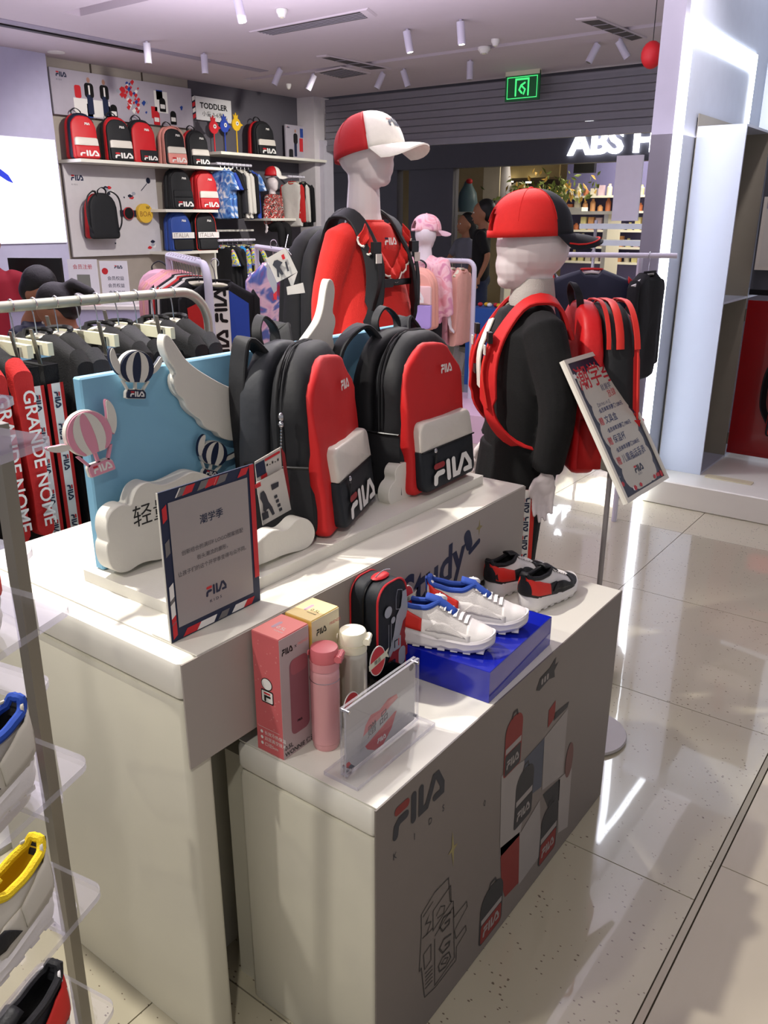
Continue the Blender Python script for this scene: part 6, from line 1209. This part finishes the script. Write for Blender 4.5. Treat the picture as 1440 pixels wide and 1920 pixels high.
wallsign('small poster board with a walking child at the right end of the bird shelf', 'poster_board', WX + .09, at(537, 290, 'x', WX + .09).y, at(570, 290, 'x', WX + .09).y, 2.1905, 2.58, PGREY, lambda o_, F_, w, h: [logo(o_, lambda u, v: F_(.02 + u, h - .04 + v, .001), .02, RED, NAVY), fp(o_, F_, rrect(w * .45, .04, w * .6, .2, .01), NAVY, 'printed_figure', .001), fp(o_, F_, rrect(w * .42, .18, w * .65, .3, .03), BLACKP, 'printed_figure', .0012), fp(o_, F_, blob(w * .53, .325, .016, .02), PSKIN, 'printed_figure', .0014), fp(o_, F_, [(w * .75, .1), (w * .95, .1), (w * .95, .25), (w * .75, .25)], RED, 'block_print', .001), fp(o_, F_, [(w * .8, .26), (w * .97, .26), (w * .97, .36), (w * .8, .36)], BBL, 'block_print', .001), fp(o_, F_, rrect(w * .15, .02, w * .38, .12, .02), BLACKP, 'printed_bag', .001)])
# light screen
sc_ = thing('light_screen', 'large glowing white screen on the wall at the far left', 'screen', (WX + .13, 4.1, 1.74)); MB().b2((-.008, -.85, -.452), (.012, .75, .452)).build('bezel', WMET, sc_, smooth=False); MB().b2((.0121, -.84, -.445), (.016, .742, .445)).build('lit_face', mat('screen_glow', 'eeeaff', .5, emit=3.2, var=0), sc_, smooth=False)
flat([(-.08, .1), (.02, .03), (.06, -.04), (.0, -.02), (-.1, .04)], lambda u, v, t=0: Vector((.0175, .22 + u, .1 + v)), mat('screen_blue', '2036c0', .5, emit=.5), sc_, 'blue_mark')
# toddler seated
td, ts, TP, ttop = person('mannequin', 'small seated white mannequin in red and black printed jacket on the wall bench', 'mannequin', (-7.22, 7.52, .93), radians(90), 1.05,
    dict(skin=SKIN, top=multi('red_black_print', ['d8d4cc', 'c03028', '181818', 'd8d4cc'], 30, .8), bottom=BCL, shoes=BLACKP, vox=.012, legs=[[(-.06, .02, .6), (-.07, -.18, .6), (-.07, -.2, .33)], [(.06, .02, .6), (.07, -.18, .6), (.07, -.2, .33)]], hem=.56))
cap('red and white cap on the small seated mannequin', (-7.215, 7.52, 1.98 - .0), radians(130), .98, BRD, mat('white_cap_cloth', 'e8e5dd', .7), mat('white_cap_cloth', 'e8e5dd', .7), (RED, NAVY))
# cash desk and things on it
CD = Vector((-4.55, 3.05, 0)); cdk = thing('cash_desk', 'long white cash desk with a red line and big navy letters on its front', 'counter', CD, radians(96.7 - 90 + 30)); 
MB().b2((-1.4, 0, 0), (.62, .5, .98)).build('desk_body', LW, cdk, smooth=False); MB().b2((-1.42, -.015, .9801), (.64, .52, 1.0)).build('desk_top', WHT, cdk, smooth=False); MB().b2((-1.4, -.003, .80), (.62, -.0001, .822)).build('red_line', RED, cdk, smooth=False)
logo(cdk, lambda u, v: Vector((-.72 + u, -.004, .58 + v)), .17, RED, BBL); text('KIDS', .09, lambda u, v: Vector((-.5 + u * 2, -.004, .44 + v)), BLACKP, cdk)
Mc = Matrix.Translation(CD) @ Matrix.Rotation(radians(36.7), 4, 'Z')
def dk(x, y, z=1.0): return Mc @ Vector((x, y, z))
mo = thing('monitor', 'black till monitor seen from behind on the cash desk', 'monitor', dk(-.38, .28), radians(32)); MB().b2((-.17, -.02, .06), (.17, .015, .27)).build('screen_housing', BLACKP, mo, smooth=False); MB().b2((-.03, -.01, 0), (.03, .02, .0699)).build('stand', BLACKP, mo, smooth=False); MB().b2((-.1, -.06, -.0), (.1, .08, .01)).build('foot', BLACKP, mo, smooth=False)
def dsign(lab, x, y, w, h, m_, pr, rz=36): 
    r = thing('counter_sign', lab, 'sign', dk(x, y), radians(rz)); MB().b2((-w / 2, -.006, .001), (w / 2, 0, h)).build('panel', m_, r, smooth=False); MB().b2((-w / 2, .0001, .001), (w / 2, .05, .008)).build('foot', m_, r, smooth=False); pr(r, lambda u, v, t=0: Vector((-w / 2 + u, -.0065 - t, v)), w, h); return r
dsign('white counter sign with a grey square and red lower corner', -.02, .1, .18, .27, PAPER, lambda r, F_, w, h: [text('会员注册', .03, lambda u, v: F_(.03 + u, h - .055 + v), RED, r), flat(rrect(.05, .1, .13, .18, .002), F_, mat('panel_mosaic', '7c7f74', .6), r, 'grey_print'), flat([(0, 0), (w, 0), (0, .06)], F_, RED, r, 'corner_print')])
dsign('white counter sign with rows of small text beside the grey square sign', .17, .1, .17, .26, PAPER, lambda r, F_, w, h: [logo(r, lambda u, v: F_(.09 + u, h - .045 + v), .02, RED, NAVY), flat([(.03 + .02 * cos(a), h - .06 + .02 * sin(a)) for a in [k * .6 for k in range(10)]], F_, RED, r, 'round_print')] + [text('会员权益', .026, lambda u, v, k=k: F_(.04 + u, .02 + k * .043 + v), NAVY, r) for k in range(4)])
dsign('small green and white card stand on the cash desk', -.28, .03, .1, .11, PAPER, lambda r, F_, w, h: flat([(0, h * .65), (w, h * .65), (w, h), (0, h)], F_, mat('wx_green', '2f9a44', .6), r, 'green_print')); dsign('small blue and white card stand on the cash desk', -.16, .03, .1, .1, PAPER, lambda r, F_, w, h: flat([(0, h * .6), (w, h * .6), (w, h), (0, h)], F_, mat('ali_blue', '2f6ac0', .6), r, 'blue_print'))
backpack('backpack', 'pale pink backpack with white letters on the cash desk', dk(.40, .24), radians(40), .26, .2, .14, dict(body=mat('soft_pink_bag', 'd9a9b8', .6), panel=mat('soft_pink_bag', 'd9a9b8', .6), low=mat('soft_pink_bag', 'd9a9b8', .6), band=None, small=0, lowh=.7), hero=False, straps=False)
# staff and customers
RT2 = Vector((cos(AZ), sin(AZ), 0)); 
person('person', 'person in a dark red shirt standing behind the cash desk, back turned', 'person', Vector((atD(-8, 600, 5.2).x, atD(-8, 600, 5.2).y, 0)), radians(60), 1.5, dict(skin=HUMAN, top=mat('crimson_shirt', '8e1526', .8), bottom=BNV, hair='short', sleeve=.5, face=1, shoes=BLACKP, vox=.014))
def bowed(lab, px, py, D, rz, h, top, hair, nod, turn=0):
    p = atD(px, py, D); person('person', lab, 'person', (p.x, p.y, 0), rz, h, dict(skin=HUMAN, top=top, bottom=BCL, hair=hair, face=1, shoes=BLACKP, vox=.012, nod=nod, headdy=-.06, turn=turn, sleeve=.5))
bowed('bowed dark-haired person with glasses behind the silver rail, farther left', 62, 560, 4.1, radians(105), 1.27, BNV, 'short', radians(35)); bowed('bowed dark-haired person in a white collar behind the silver rail', 130, 575, 3.7, radians(-50), 1.22, WCL, 'tail', radians(42))
mp_ = at(905, 375, 'z', 1.72); person('person', 'man in a black T-shirt and jeans walking past the opposite shop', 'person', (mp_.x, mp_.y, 0), radians(-60), 1.72, dict(skin=HUMAN, top=BCL, bottom=mat('jeans', '1f2a44', .8), hair='short', sleeve=.5, face=1, shoes=BLACKP, vox=.016, arms=[[(-.135, .0, 1.0), (-.17, .05, .83), (-.18, .02, .66)], [(.135, 0, 1.0), (.17, .06, .83), (.18, .0, .66)]], legs=[[(-.06, .0, .6), (-.065, -.08, .33), (-.07, -.06, .07)], [(.06, .0, .6), (.065, .03, .33), (.07, .16, .1)]]))
wp2 = atD(872, 420, 11.2); person('person', 'woman with long black hair and grey top walking beside the man', 'person', (wp2.x, wp2.y, 0), radians(-30), 1.58, dict(skin=HUMAN, top=mat('grey_top', '6a6c78', .8), bottom=mat('pale_skirt', '9a94a8', .8), hair='long', sleeve=.5, face=1, shoes=BLACKP, vox=.016, arms=[[(-.135, .0, 1.0), (-.2, -.06, .86), (-.28, -.12, .74)], [(.135, 0, 1.0), (.17, .0, .83), (.18, -.05, .66)]]))
# pink child mannequin, its bag, cap and rail
PKP = atD(800, 402, 6.2); PKC = multi('pink_tie_cloth', ['e8a0a8', 'f0c4c8', 'd890a8'], 10, .8)
plb = MB().b2((-.9, -.3, 0), (1.15, .45, .2)).build('plinth', mat('pink_platform', 'cfb0c4', .4), smooth=False); plb.location = (PKP.x, PKP.y, 0); plb.rotation_euler = (0, 0, radians(10)); tag(plb, 'low pale pink platform under the pink mannequin', 'plinth')
pk, ps_, PPf, ptop = person('mannequin', 'child mannequin in a pale pink hoodie seen from behind by the pink rail', 'mannequin', (PKP.x, PKP.y, .2), radians(196), 1.30, dict(skin=SKIN, top=PKC, bottom=BCL, shoes=WPR, vox=.012, hem=.56, tw=1.1))
cap('pale pink cap on the child mannequin seen from behind', Vector((PKP.x, PKP.y, .2 + 1.225)), radians(150), 1.1, PKC, PKC, mat('pink_brim', 'd8b4bc', .7))
pdir = Vector((sin(radians(196 - 180)) * 0, 0, 0)); bpk = backpack('backpack', 'peach and lilac backpack on the child mannequin in pink', (PKP.x + .15 * sin(radians(16)) , PKP.y - .17, .76), radians(16), .30, .42, .15, dict(body=mat('peach_bag', 'dfa08e', .5), panel=mat('peach_bag', 'dfa08e', .5), low=mat('lilac_bag', 'a893cf', .4), band=mat('pale_band', 'e0bdb8', .5), big=0, small=0, margin=.04, lowh=.72, bandh=.3), hero=False, straps=False)
logo(bpk, lambda u, v: Vector((-.12 + u, -.118, .19 + v)), .085, WPR, WPR)
PR_ = atD(890, 490, 6.3); pr_ = thing('garment_rail', 'white rail of pink garments beside the pink mannequin', 'rail', (PR_.x, PR_.y, .2)); zt = PR_.z - .2
MB().tube([(-1.0, 0, zt), (-.06, 0, zt)] + [(-.06 + .06 * sin(a), 0, zt - .06 + .06 * cos(a)) for a in [pi / 2 * k / 6 for k in range(1, 7)]] + [(0, 0, .0)], .018, 10).build('rail_tube', WMET, pr_); pr_.rotation_euler = (0, 0, radians(5))
for k, (m_, nm, dd) in enumerate(((AGE, 'floral print', 1), (WCL, 'white', 0), (BCL, 'black', 0), (PCL, 'pink', 1), (PCL, 'pale pink', 1), (PCL2, 'peach', 1))):
    x = -.48 + k * .075; p = Vector((PR_.x + x, PR_.y + x * .087, PR_.z))
    hanger(f'pale hanger of the {nm} garment on the pink mannequin\'s rail', p + Vector((0, 0, -.0015)), radians(98), 'hangers on the rail by the pink mannequin', w=.26, tall=.05)
    shirt('dress', f'{nm} garment, number {["one", "two", "three", "four", "five", "six"][k]} from the left on the rail by the pink mannequin'.replace(', number', ',').replace('from the left', 'from the left end'), p + Vector((0, 0, -.056)), radians(98), m_, m_, W=.26, H=.55 if dd else .4, th=.06, dress=.2 if dd else 0)
bx = thing('toy_box', 'blue display box with small toys before the opposite shop', 'box', atD(922, 590, 8.0)); bx.location.z = .0; bq = atD(922, 575, 8.0).z
MB().b2((-.16, -.2, 0), (.16, .2, bq)).build('box_body', mat('toy_blue', '1f4f9a', .5), bx, smooth=False)
for k in range(5): MB().ell((-.1 + .05 * k, -.05 + .03 * (k % 2), bq + .02), (.025, .025, .02), 8, 6).build('toy', (RED, mat('toy_yellow', 'e0b322', .5), WPR)[k % 3], bx)
# --- rail behind the boy with the lettered hoodie
HP = atD(1112, 478, 4.1); hz = math.atan2(HP.y, HP.x) + pi / 2
hr = thing('garment_rail', 'white clothes rail behind the boy mannequin', 'rail', (HP.x, HP.y, 0)); u_ = Vector((cos(hz), sin(hz), 0)); MB().tube([-u_ * .38 + Vector((0, 0, HP.z)), u_ * .24 + Vector((0, 0, HP.z))], .012, 10).build('rail_tube', WMET, hr); MB().tube([-u_ * .2 + Vector((0, .05, HP.z)), -u_ * .2 + Vector((0, .05, 0))], .014, 8).build('rail_leg', WMET, hr)
def hood(r, f, g):
    flat([(-.165, -.12), (.165, -.12), (.155, -.225), (-.155, -.225)], f, WPR, r, 'chest_band', .002); logo(r, lambda u, v: f(-.10 + u, -.215 + v, .004), .075, RED, BLACKP)
hanger('white hanger of the lettered hoodie behind the boy mannequin', HP + Vector((0, -.0, -.007)), hz, None, w=.34, m_=WPR)
shirt('hoodie', 'navy, white and red hoodie with big letters hanging behind the boy mannequin', HP + Vector((0, 0, -.066)), hz, BNV, RCL, W=.40, H=.5, th=.07, extras=hood)
for lab, dx, m_ in (('black top hanging left of the lettered hoodie behind the cap', -.26, BCL), ('white and black top hanging right of the lettered hoodie', .22, multi('bw_print', ['e0e0e0', '18181c', 'c8c8d0'], 12, .8))):
    hanger('white hanger of the ' + ('black top behind the cap' if dx < 0 else 'white and black top'), HP + u_ * dx + Vector((0, 0, -.007)), hz + 1.1, None, w=.3, m_=WPR); shirt('top', lab, HP + u_ * dx + Vector((0, 0, -.075)), hz + 1.1, m_, W=.3, H=.5, th=.06)
# ================================================================ shop across the mall
SLT = FAS
A1, A2 = at(850, 315, 'y', YA), at(1240, 300, 'y', YA)
stru(MB().b2((-10.4, YA, 0), (at(744, 400, 'y', YA).x, YA + .15, A1.z)).build('wall_shop_front_left', SLT, smooth=False)); stru(MB().b2((at(766, 400, 'y', YA).x, YA, 0), (A1.x, YA + .15, A1.z)).build('wall_shop_front_pier', SLT, smooth=False))
stru(MB().b2((-10.4, YA - .02, A1.z), (1.5, YA + .15, 3.4)).build('wall_shop_fascia', SLT, smooth=False)); stru(MB().b2((at(985, 500, 'y', YA).x, YA, 0), (1.5, YA + .15, .55)).build('wall_shop_sill', SLT, smooth=False))
gl_ = MB().b2((A1.x, YA + .06, .0), (1.5, YA + .07, A1.z)).build('window_1', mat('shop_glass', 'ffffff', .02, trans=1, ior=1.05, var=0), smooth=False); stru(gl_)
ab = thing('shop_sign', 'glowing white shop name letters on the slate fascia across the mall', 'sign', (at(1067, 290, 'y', YA - .03).x, YA - .03, at(1067, 290, 'y', YA - .03).z)); EW = mat('sign_glow', 'f4f8ff', .5, emit=6, var=0)
t_ = text('ABS HOME', .36, lambda u, v, w: Vector((u * 1.12, -w, v)), EW, ab, ext=.02, bold=.012); hrt = MB().add([Vector((.24 + .07 * a, -.021, .36 + .07 * b)) for a, b in ((0, -.9), (-.9, .1), (-.8, .8), (-.3, .9), (0, .5), (.4, .9), (.9, .7), (.8, 0))], [tuple(range(8))]).build('heart_mark', EW, ab, smooth=False)
def wbox(lab, nm, cat, x0, y0, x1, y1, yy, d, m_, kw=None):
    a, b = at(x0, y1, 'y', yy), at(x1, y0, 'y', yy); o_ = MB().b2((-(b.x - a.x) / 2, -d / 2, 0), ((b.x - a.x) / 2, d / 2, b.z - a.z)).build(nm, m_, smooth=False); o_.location = ((a.x + b.x) / 2, yy + d / 2, a.z); return tag(o_, lab, cat, kw)
BGW = mat('beige_display', 'b09f78', .7); 
# display tables and shelving inside the opposite shop
t1 = thing('shop_table', 'long pale display shelf with vases behind the opposite shop window', 'table', (at(960, 400, 'y', 11.2).x, 11.2, 0)); zt_ = at(940, 397, 'y', 11.2).z
MB().b2((-1.3, -.2, zt_ - .04), (1.6, .3, zt_)).build('table_top', WHT, t1, smooth=False); 
for x in (-1.2, 0, 1.5): MB().b2((x - .03, -.18, 0), (x + .03, .28, zt_ - .0401)).build('table_leg', WHT, t1, smooth=False)
def onshelf(px, dy=0): return Vector((at(px, 400, 'y', 11.2 + dy).x, 11.2 + dy, zt_ + .0005))
cn = thing('cone_vase', 'tall white cone vase on the shelf in the opposite shop', 'vase', onshelf(944)); MB().lathe([(.001, 0), (.15, 0), (.11, .25), (.05, .7), (.012, 1.0), (.001, 1.02)], 20).build('cone', mat('cone_white', 'c8c4c8', .5), cn)
vs_ = thing('bottle_figure', 'blue-grey bulbous figurine at the left of the opposite shop', 'figurine', onshelf(876)); MB().lathe([(.001, 0), (.12, 0), (.15, .12), (.13, .26), (.07, .36), (.05, .42), (.001, .44)], 16).build('figurine_body', mat('teal_glaze', '56707a', .4), vs_); MB().ell((.03, -.02, .42), (.05, .05, .04)).build('figurine_bow', RED, vs_)
ps2 = wbox('pale poster with two cartoon figures in the opposite shop window', 'window_poster', 'poster', 905, 312, 938, 375, 11.0, .02, mat('poster_cream', 'd8cdb0', .5)); ps2.location.z = ps2.location.z
for k, px in enumerate((912, 920)): wbox(f'{["leaning dark", "leaning grey"][k]} picture board on the opposite shop shelf', 'picture_board', 'board', px + 6, 370, px + 14, 397, 11.15 + .05 * k, .03, mat('board_grey%d' % k, ('4c5058', '6a6d70')[k], .6))
LEAF = mat('leaf_green', '5d6a2c', .7); lf_ = thing('plant_arrangement', 'green and yellow leafy plant arrangement in the opposite shop', 'plant', onshelf(1020, -.1)); rn = random.Random(4); m_ = MB(); m2_ = MB()
for k in range(340):
    c = Vector((rn.gauss(0, .35), rn.gauss(0, .1), .18 + abs(rn.gauss(0, .14)) - .04)); s_ = .035 + .03 * rn.random(); R_ = Euler((rn.random() * 6, rn.random() * 6, rn.random() * 6)).to_matrix(); (m_ if k % 4 else m2_).add([c + R_ @ Vector(p) * s_ for p in ((-1, 0, 0), (0, .45, .15), (1, 0, 0), (0, -.45, .15))], [(0, 1, 2, 3)])
a_ = m_.build('foliage', LEAF, lf_, smooth=False); a_['kind'] = 'stuff'; a_ = m2_.build('blossom', mat('blossom', 'b08a3c', .7), lf_, smooth=False); a_['kind'] = 'stuff'; MB().b2((-.6, -.1, 0), (.6, .1, .05)).build('trough', WHT, lf_, smooth=False)
lm = thing('desk_lamp', 'pale arched lamp with a round head in the opposite shop', 'lamp', onshelf(962)); MB().tube(spl([(.1, 0, 0), (.16, 0, .25), (.1, 0, .36), (-.03, 0, .33), (-.08, 0, .2)], 5), .03, 8).build('arm', mat('lamp_cream', 'd0c8a4', .5), lm); MB().ell((-.1, 0, .15), (.11, .11, .075)).build('head', mat('lamp_cream', 'd0c8a4', .5), lm)
for k, (px, py) in enumerate(((956, 342), (992, 343))): g = MB().tube([(0, 0, 0), (0, 0, .02)], .06, 14).build('ceiling_spotlight', mat('warm_glow', 'fff0c8', .5, emit=8, var=0)); p = at(px, py, 'y', 13.4); g.location = p; tag(g, f'{["left", "right"][k]} one of two small round ceiling lights in the opposite shop', 'light')
wbox('wide dark brown bulkhead across the back of the opposite shop', 'bulkhead', 'panel', 930, 336, 1040, 372, 13.6, .799, mat('bulkhead', '2c201c', .7)); wbox('pale beige upper wall panel in the opposite shop', 'wall_board', 'panel', 930, 300, 1050, 335, 13.5, .05, mat('beige_panel', 'a3926a', .7))
tvn = wbox('dark television hanging inside the opposite shop', 'television', 'television', 1075, 304, 1115, 325, 12.2, .08, BLACKP)
tm_ = MB().tube([(0, 0, tvn.dimensions.z * 0 + .3), (0, 0, 3.4 - tvn.location.z)], .03, 8).build('ceiling_mount', BLACKP, tvn)
su = thing('shelf_unit', 'lit white shelving full of boxes and jars in the opposite shop', 'shelving', (at(1120, 400, 'y', 12.6).x, 12.6, 0)); X0 = at(1040, 400, 'y', 12.6).x - su.location.x; X1 = at(1215, 400, 'y', 12.6).x - su.location.x
MB().b2((X0, .35, 0), (X1, .4, 2.6)).build('back_panel', mat('lilac_back', '6c6a98', .7), su, smooth=False); ZS = [at(1100, y, 'y', 12.6).z for y in (367, 396, 431, 462, 490)]
goods = [('d0c8b8', 'pale'), ('d8a070', 'amber'), ('c8b0c0', 'pink'), ('e0d8a0', 'cream'), ('b06848', 'brown')]
for i, z in enumerate(ZS):
    MB().b2((X0, 0, z - .03), (X1, .35, z)).build('shelf_board', WHT, su, smooth=False); n_ = 12
    for k in range(n_):
        rn = random.Random(i * 50 + k); x = X0 + (X1 - X0) * (k + .5) / n_; w = (X1 - X0) / n_ * .34; h = .08 + .11 * rn.random(); c_, cn_ = goods[rn.randrange(5)]
        g = (MB().lathe([(.001, 0), (w, 0), (w, h * .7), (w * .5, h * .85), (w * .5, h), (.001, h)], 10) if rn.random() < .5 else MB().b2((-w, -w * .8, 0), (w, w * .8, h))).build('shop_good', mat('goods_' + cn_, c_, .5)); g.location = (su.location.x + x, 12.6 + .15, z + .0005)
        tag(g, f'small {cn_} jar or box, {NTH[k]} along the {["top", "second", "third", "fourth", "lowest"][i]} shelf of the opposite shop' if k else f'{cn_} jar or box, leftmost on the {["top", "second", "third", "fourth", "lowest"][i]} shelf of the opposite shop', 'merchandise', 'goods on the opposite shop shelves')
light('AREA', (-4.0, 12.4, 2.7), (-4.0, 12.6, 0), 120, (1, .9, .72), 2.6)
# white hanging panel and bright shelf edges in front of the shop
YB = 7.4
hp_ = wbox('tall white hanging banner panel below the glowing letters', 'banner_panel', 'banner', 1146, 290, 1207, 414, YB, .02, mat('banner_white', 'd9d4e0', .6)); 
hz0 = at(1140, 424, 'y', YB).z; fx = thing('glass_shelf_stand', 'glass shelf stand with two bright shelf edges behind the boy mannequin', 'shelving', (at(1150, 424, 'y', YB).x, YB, 0)); xl, xr = at(1088, 424, 'y', YB).x - fx.location.x, at(1215, 424, 'y', YB).x - fx.location.x; EB = mat('bright_shelf', 'dfe8ee', .3)
for z, dx in ((hz0, 0), (at(1140, 455, 'y', YB).z, .1)): MB().b2((xl + dx, -.02, z - .025), (xr, .3, z + .02)).build('shelf_board', EB, fx, smooth=False)
for x in (xl + .03, xr - .03): MB().b2((x - .012, .27, 0), (x + .012, .29, hz0 + .05)).build('upright', WMET, fx, smooth=False)
# exit sign and red lantern
ex = thing('exit_sign', 'small green running-man exit sign hanging in front of the shutter', 'sign', (at(980, 162, 'y', 8.2).x, 8.2, at(980, 162, 'y', 8.2).z)); EG = mat('exit_green', '3fd070', .4, emit=1.3, var=0); DGN = mat('exit_dark', '1f6b3c', .5)
MB().b2((-.19, -.012, -.13), (.19, .012, .13)).build('panel', DGN, ex, smooth=False); MB().b2((-.19, -.02, .1), (.19, .02, .15)).build('lamp_bar', CREAM, ex, smooth=False); a = MB()
fe = lambda u, v: Vector((u, -.014, v))
a.ribbon([(-.165, -.105), (-.165, .085), (.165, .085), (.165, -.105), (-.165, -.105)], .008, fe); a.ribbon([(-.07, -.08), (-.07, .065), (.07, .065), (.07, -.08)], .018, fe); a.ribbon([(.03, .03), (-.01, .01), (-.03, -.03), (.0, -.06)], .018, fe); a.ribbon([(.0, .0), (.035, -.03), (.02, -.07)], .016, fe); a.build('running_man', EG, ex, smooth=False)
for q in (-1, 1): MB().tube([(q * .12, 0, .15), (q * .12, 0, 2.9 - ex.location.z)], .004, 6).build('rod', CHROME, ex)
rl = thing('paper_lantern', 'small red paper lantern hanging beside the grey portal wall', 'lantern', atD(1222, 103, 6.2)); MB().ell((0, 0, 0), (.07, .07, .085)).build('shade', BRD, rl); MB().tube([(0, 0, .08), (0, 0, 2.9 - rl.location.z)], .003, 5).build('cord', BLACKP, rl)
# ================================================================ ceiling fittings
VNT = mat('vent_dark', '4a4548', .7)
def cq(pts, nm, lab, cat, frame_=True, n=8):
    P = [at(x, y, 'z', 2.9) for x, y in pts]; c = sum(P, Vector()) / 4; r = thing(nm, lab, cat, c); Q = [p - c for p in P]
    MB().loft([[p * 1.0 + Vector((0, 0, -.001)) for p in Q], [p * .97 + Vector((0, 0, -.012)) for p in Q]]).build('frame', CEIL, r, smooth=False); flat([(0, 0), (1, 0), (1, 1), (0, 1)], lambda u, v, t=0: (Q[0] * (1 - u) * (1 - v) + Q[1] * u * (1 - v) + Q[2] * u * v + Q[3] * (1 - u) * v) * .86 + Vector((0, 0, -.0125)), VNT, r, 'opening')
    for k in range(1, n):
        a, b = Q[0].lerp(Q[3], k / n) * .86, Q[1].lerp(Q[2], k / n) * .86; MB().strap([a + Vector((0, 0, -.014)), b + Vector((0, 0, -.014))], .006, .004, (0, 0, 1)).build('louvre', mat('louvre_grey', '8d8890', .6), r)
    return r
cq([(465, 58), (690, 14), (708, 28), (500, 66)], 'air_vent', 'long grey slatted air vent near the top centre of the ceiling', 'vent', n=5); cq([(592, 104), (612, 102), (735, 127), (700, 130)], 'air_vent', 'slanting narrow air vent left of the ceiling spotlights', 'vent', n=4)
cq([(590, 134), (640, 124), (697, 136), (640, 146)], 'air_vent', 'square air vent beside the slanting narrow one', 'vent', n=8); cq([(1078, 34), (1118, 30), (1214, 70), (1190, 76)], 'air_vent', 'dark slatted air vent near the grey portal wall', 'vent', n=5)
for lab, x, y, q in (('white round smoke detector between the ceiling spotlights', 908, 88, .055), ('small white disc detector at the top centre of the ceiling', 528, 17, .04), ('small flat round sensor beside the smoke detector', 929, 73, .035), ('tiny round ceiling sensor by the left wall spotlights', 541, 157, .03)):
    p = at(x, y, 'z', 2.9); r = thing('smoke_detector', lab, 'detector', p); MB().lathe([(.001, -.05), (q * .6, -.05), (q * .75, -.035), (q, -.02), (q, -.0015), (.001, -.0015)], 18).build('housing', WPR, r); MB().lathe([(.001, -.056), (q * .3, -.056), (q * .3, -.0505), (.001, -.0505)], 12).build('sensor', CREAM, r)
SPT = [(447, 25, 1), (277, 105, 0), (384, 125, 0), (525, 150, 0), (588, 160, 0), (717, 157, 0), (757, 152, 0), (763, 84, 1), (863, 68, 1), (881, 137, 0), (1117, 107, 0), (1160, 100, 0)]
WT = mat('spot_housing', 'c9c4d4', .5); GLW = mat('spot_glow', 'fff4dc', .5, emit=14, var=0); names = ['first', 'second', 'third', 'fourth', 'fifth', 'sixth', 'seventh', 'eighth', 'ninth', 'tenth', 'eleventh', 'twelfth']
aim = {0: (.2, .15), 1: (0, 0), 2: (0, 0), 3: (-.5, -.1), 4: (-.5, -.1), 5: (-.5, .1), 6: (.35, .1), 7: (.2, -.1), 8: (.1, -.1), 9: (0, 0), 10: (-.5, .1), 11: (.7, .2)}
for k, (x, y, on) in enumerate(SPT):
    p = at(x, y, 'z', 2.79); r = thing('track_spotlight', f'{names[k]} white cylinder spotlight counted along the ceiling from the {"top centre" if k == 0 else "left"}', 'spotlight', (p.x, p.y, 2.9), 0, 'white cylinder ceiling spotlights')
    MB().tube([(0, 0, -.0015), (0, 0, -.04)], .012, 8).build('stem', WT, r); ax = Vector((aim[k][0] * cos(AZ), aim[k][0] * sin(AZ), 0)); R_ = Vector((0, 0, -1)) + ax; R_.normalize(); c = Vector((0, 0, -.035)) - R_ * .02
    MB().tube([c, c + R_ * .15], .03, 16).build('housing', WT, r); MB().tube([c + R_ * .1502, c + R_ * .1515], .022, 14).build('lens', GLW if on else STEEL, r)
p = at(105, 97, 'z', 2.9); r = thing('downlight', 'bright recessed downlight at the far left of the ceiling', 'light', p); MB().lathe([(.05, -.0015), (.075, -.0015), (.075, -.008), (.05, -.008)], 20).build('trim_ring', WPR, r); MB().lathe([(.001, -.004), (.049, -.004), (.049, -.0015), (.001, -.0015)], 18).build('lens', GLW, r)
gr_ = MB().b2((-.03, -.9, -.012), (.03, .9, -.001)).build('ceiling_slot', BLACKP, smooth=False); a, b = at(0, 44, 'z', 2.9), at(200, 83, 'z', 2.9); gr_.location = ((a.x + b.x) / 2, (a.y + b.y) / 2, 2.9); tag(gr_, 'long thin black slot in the ceiling above the glowing screen', 'slot')
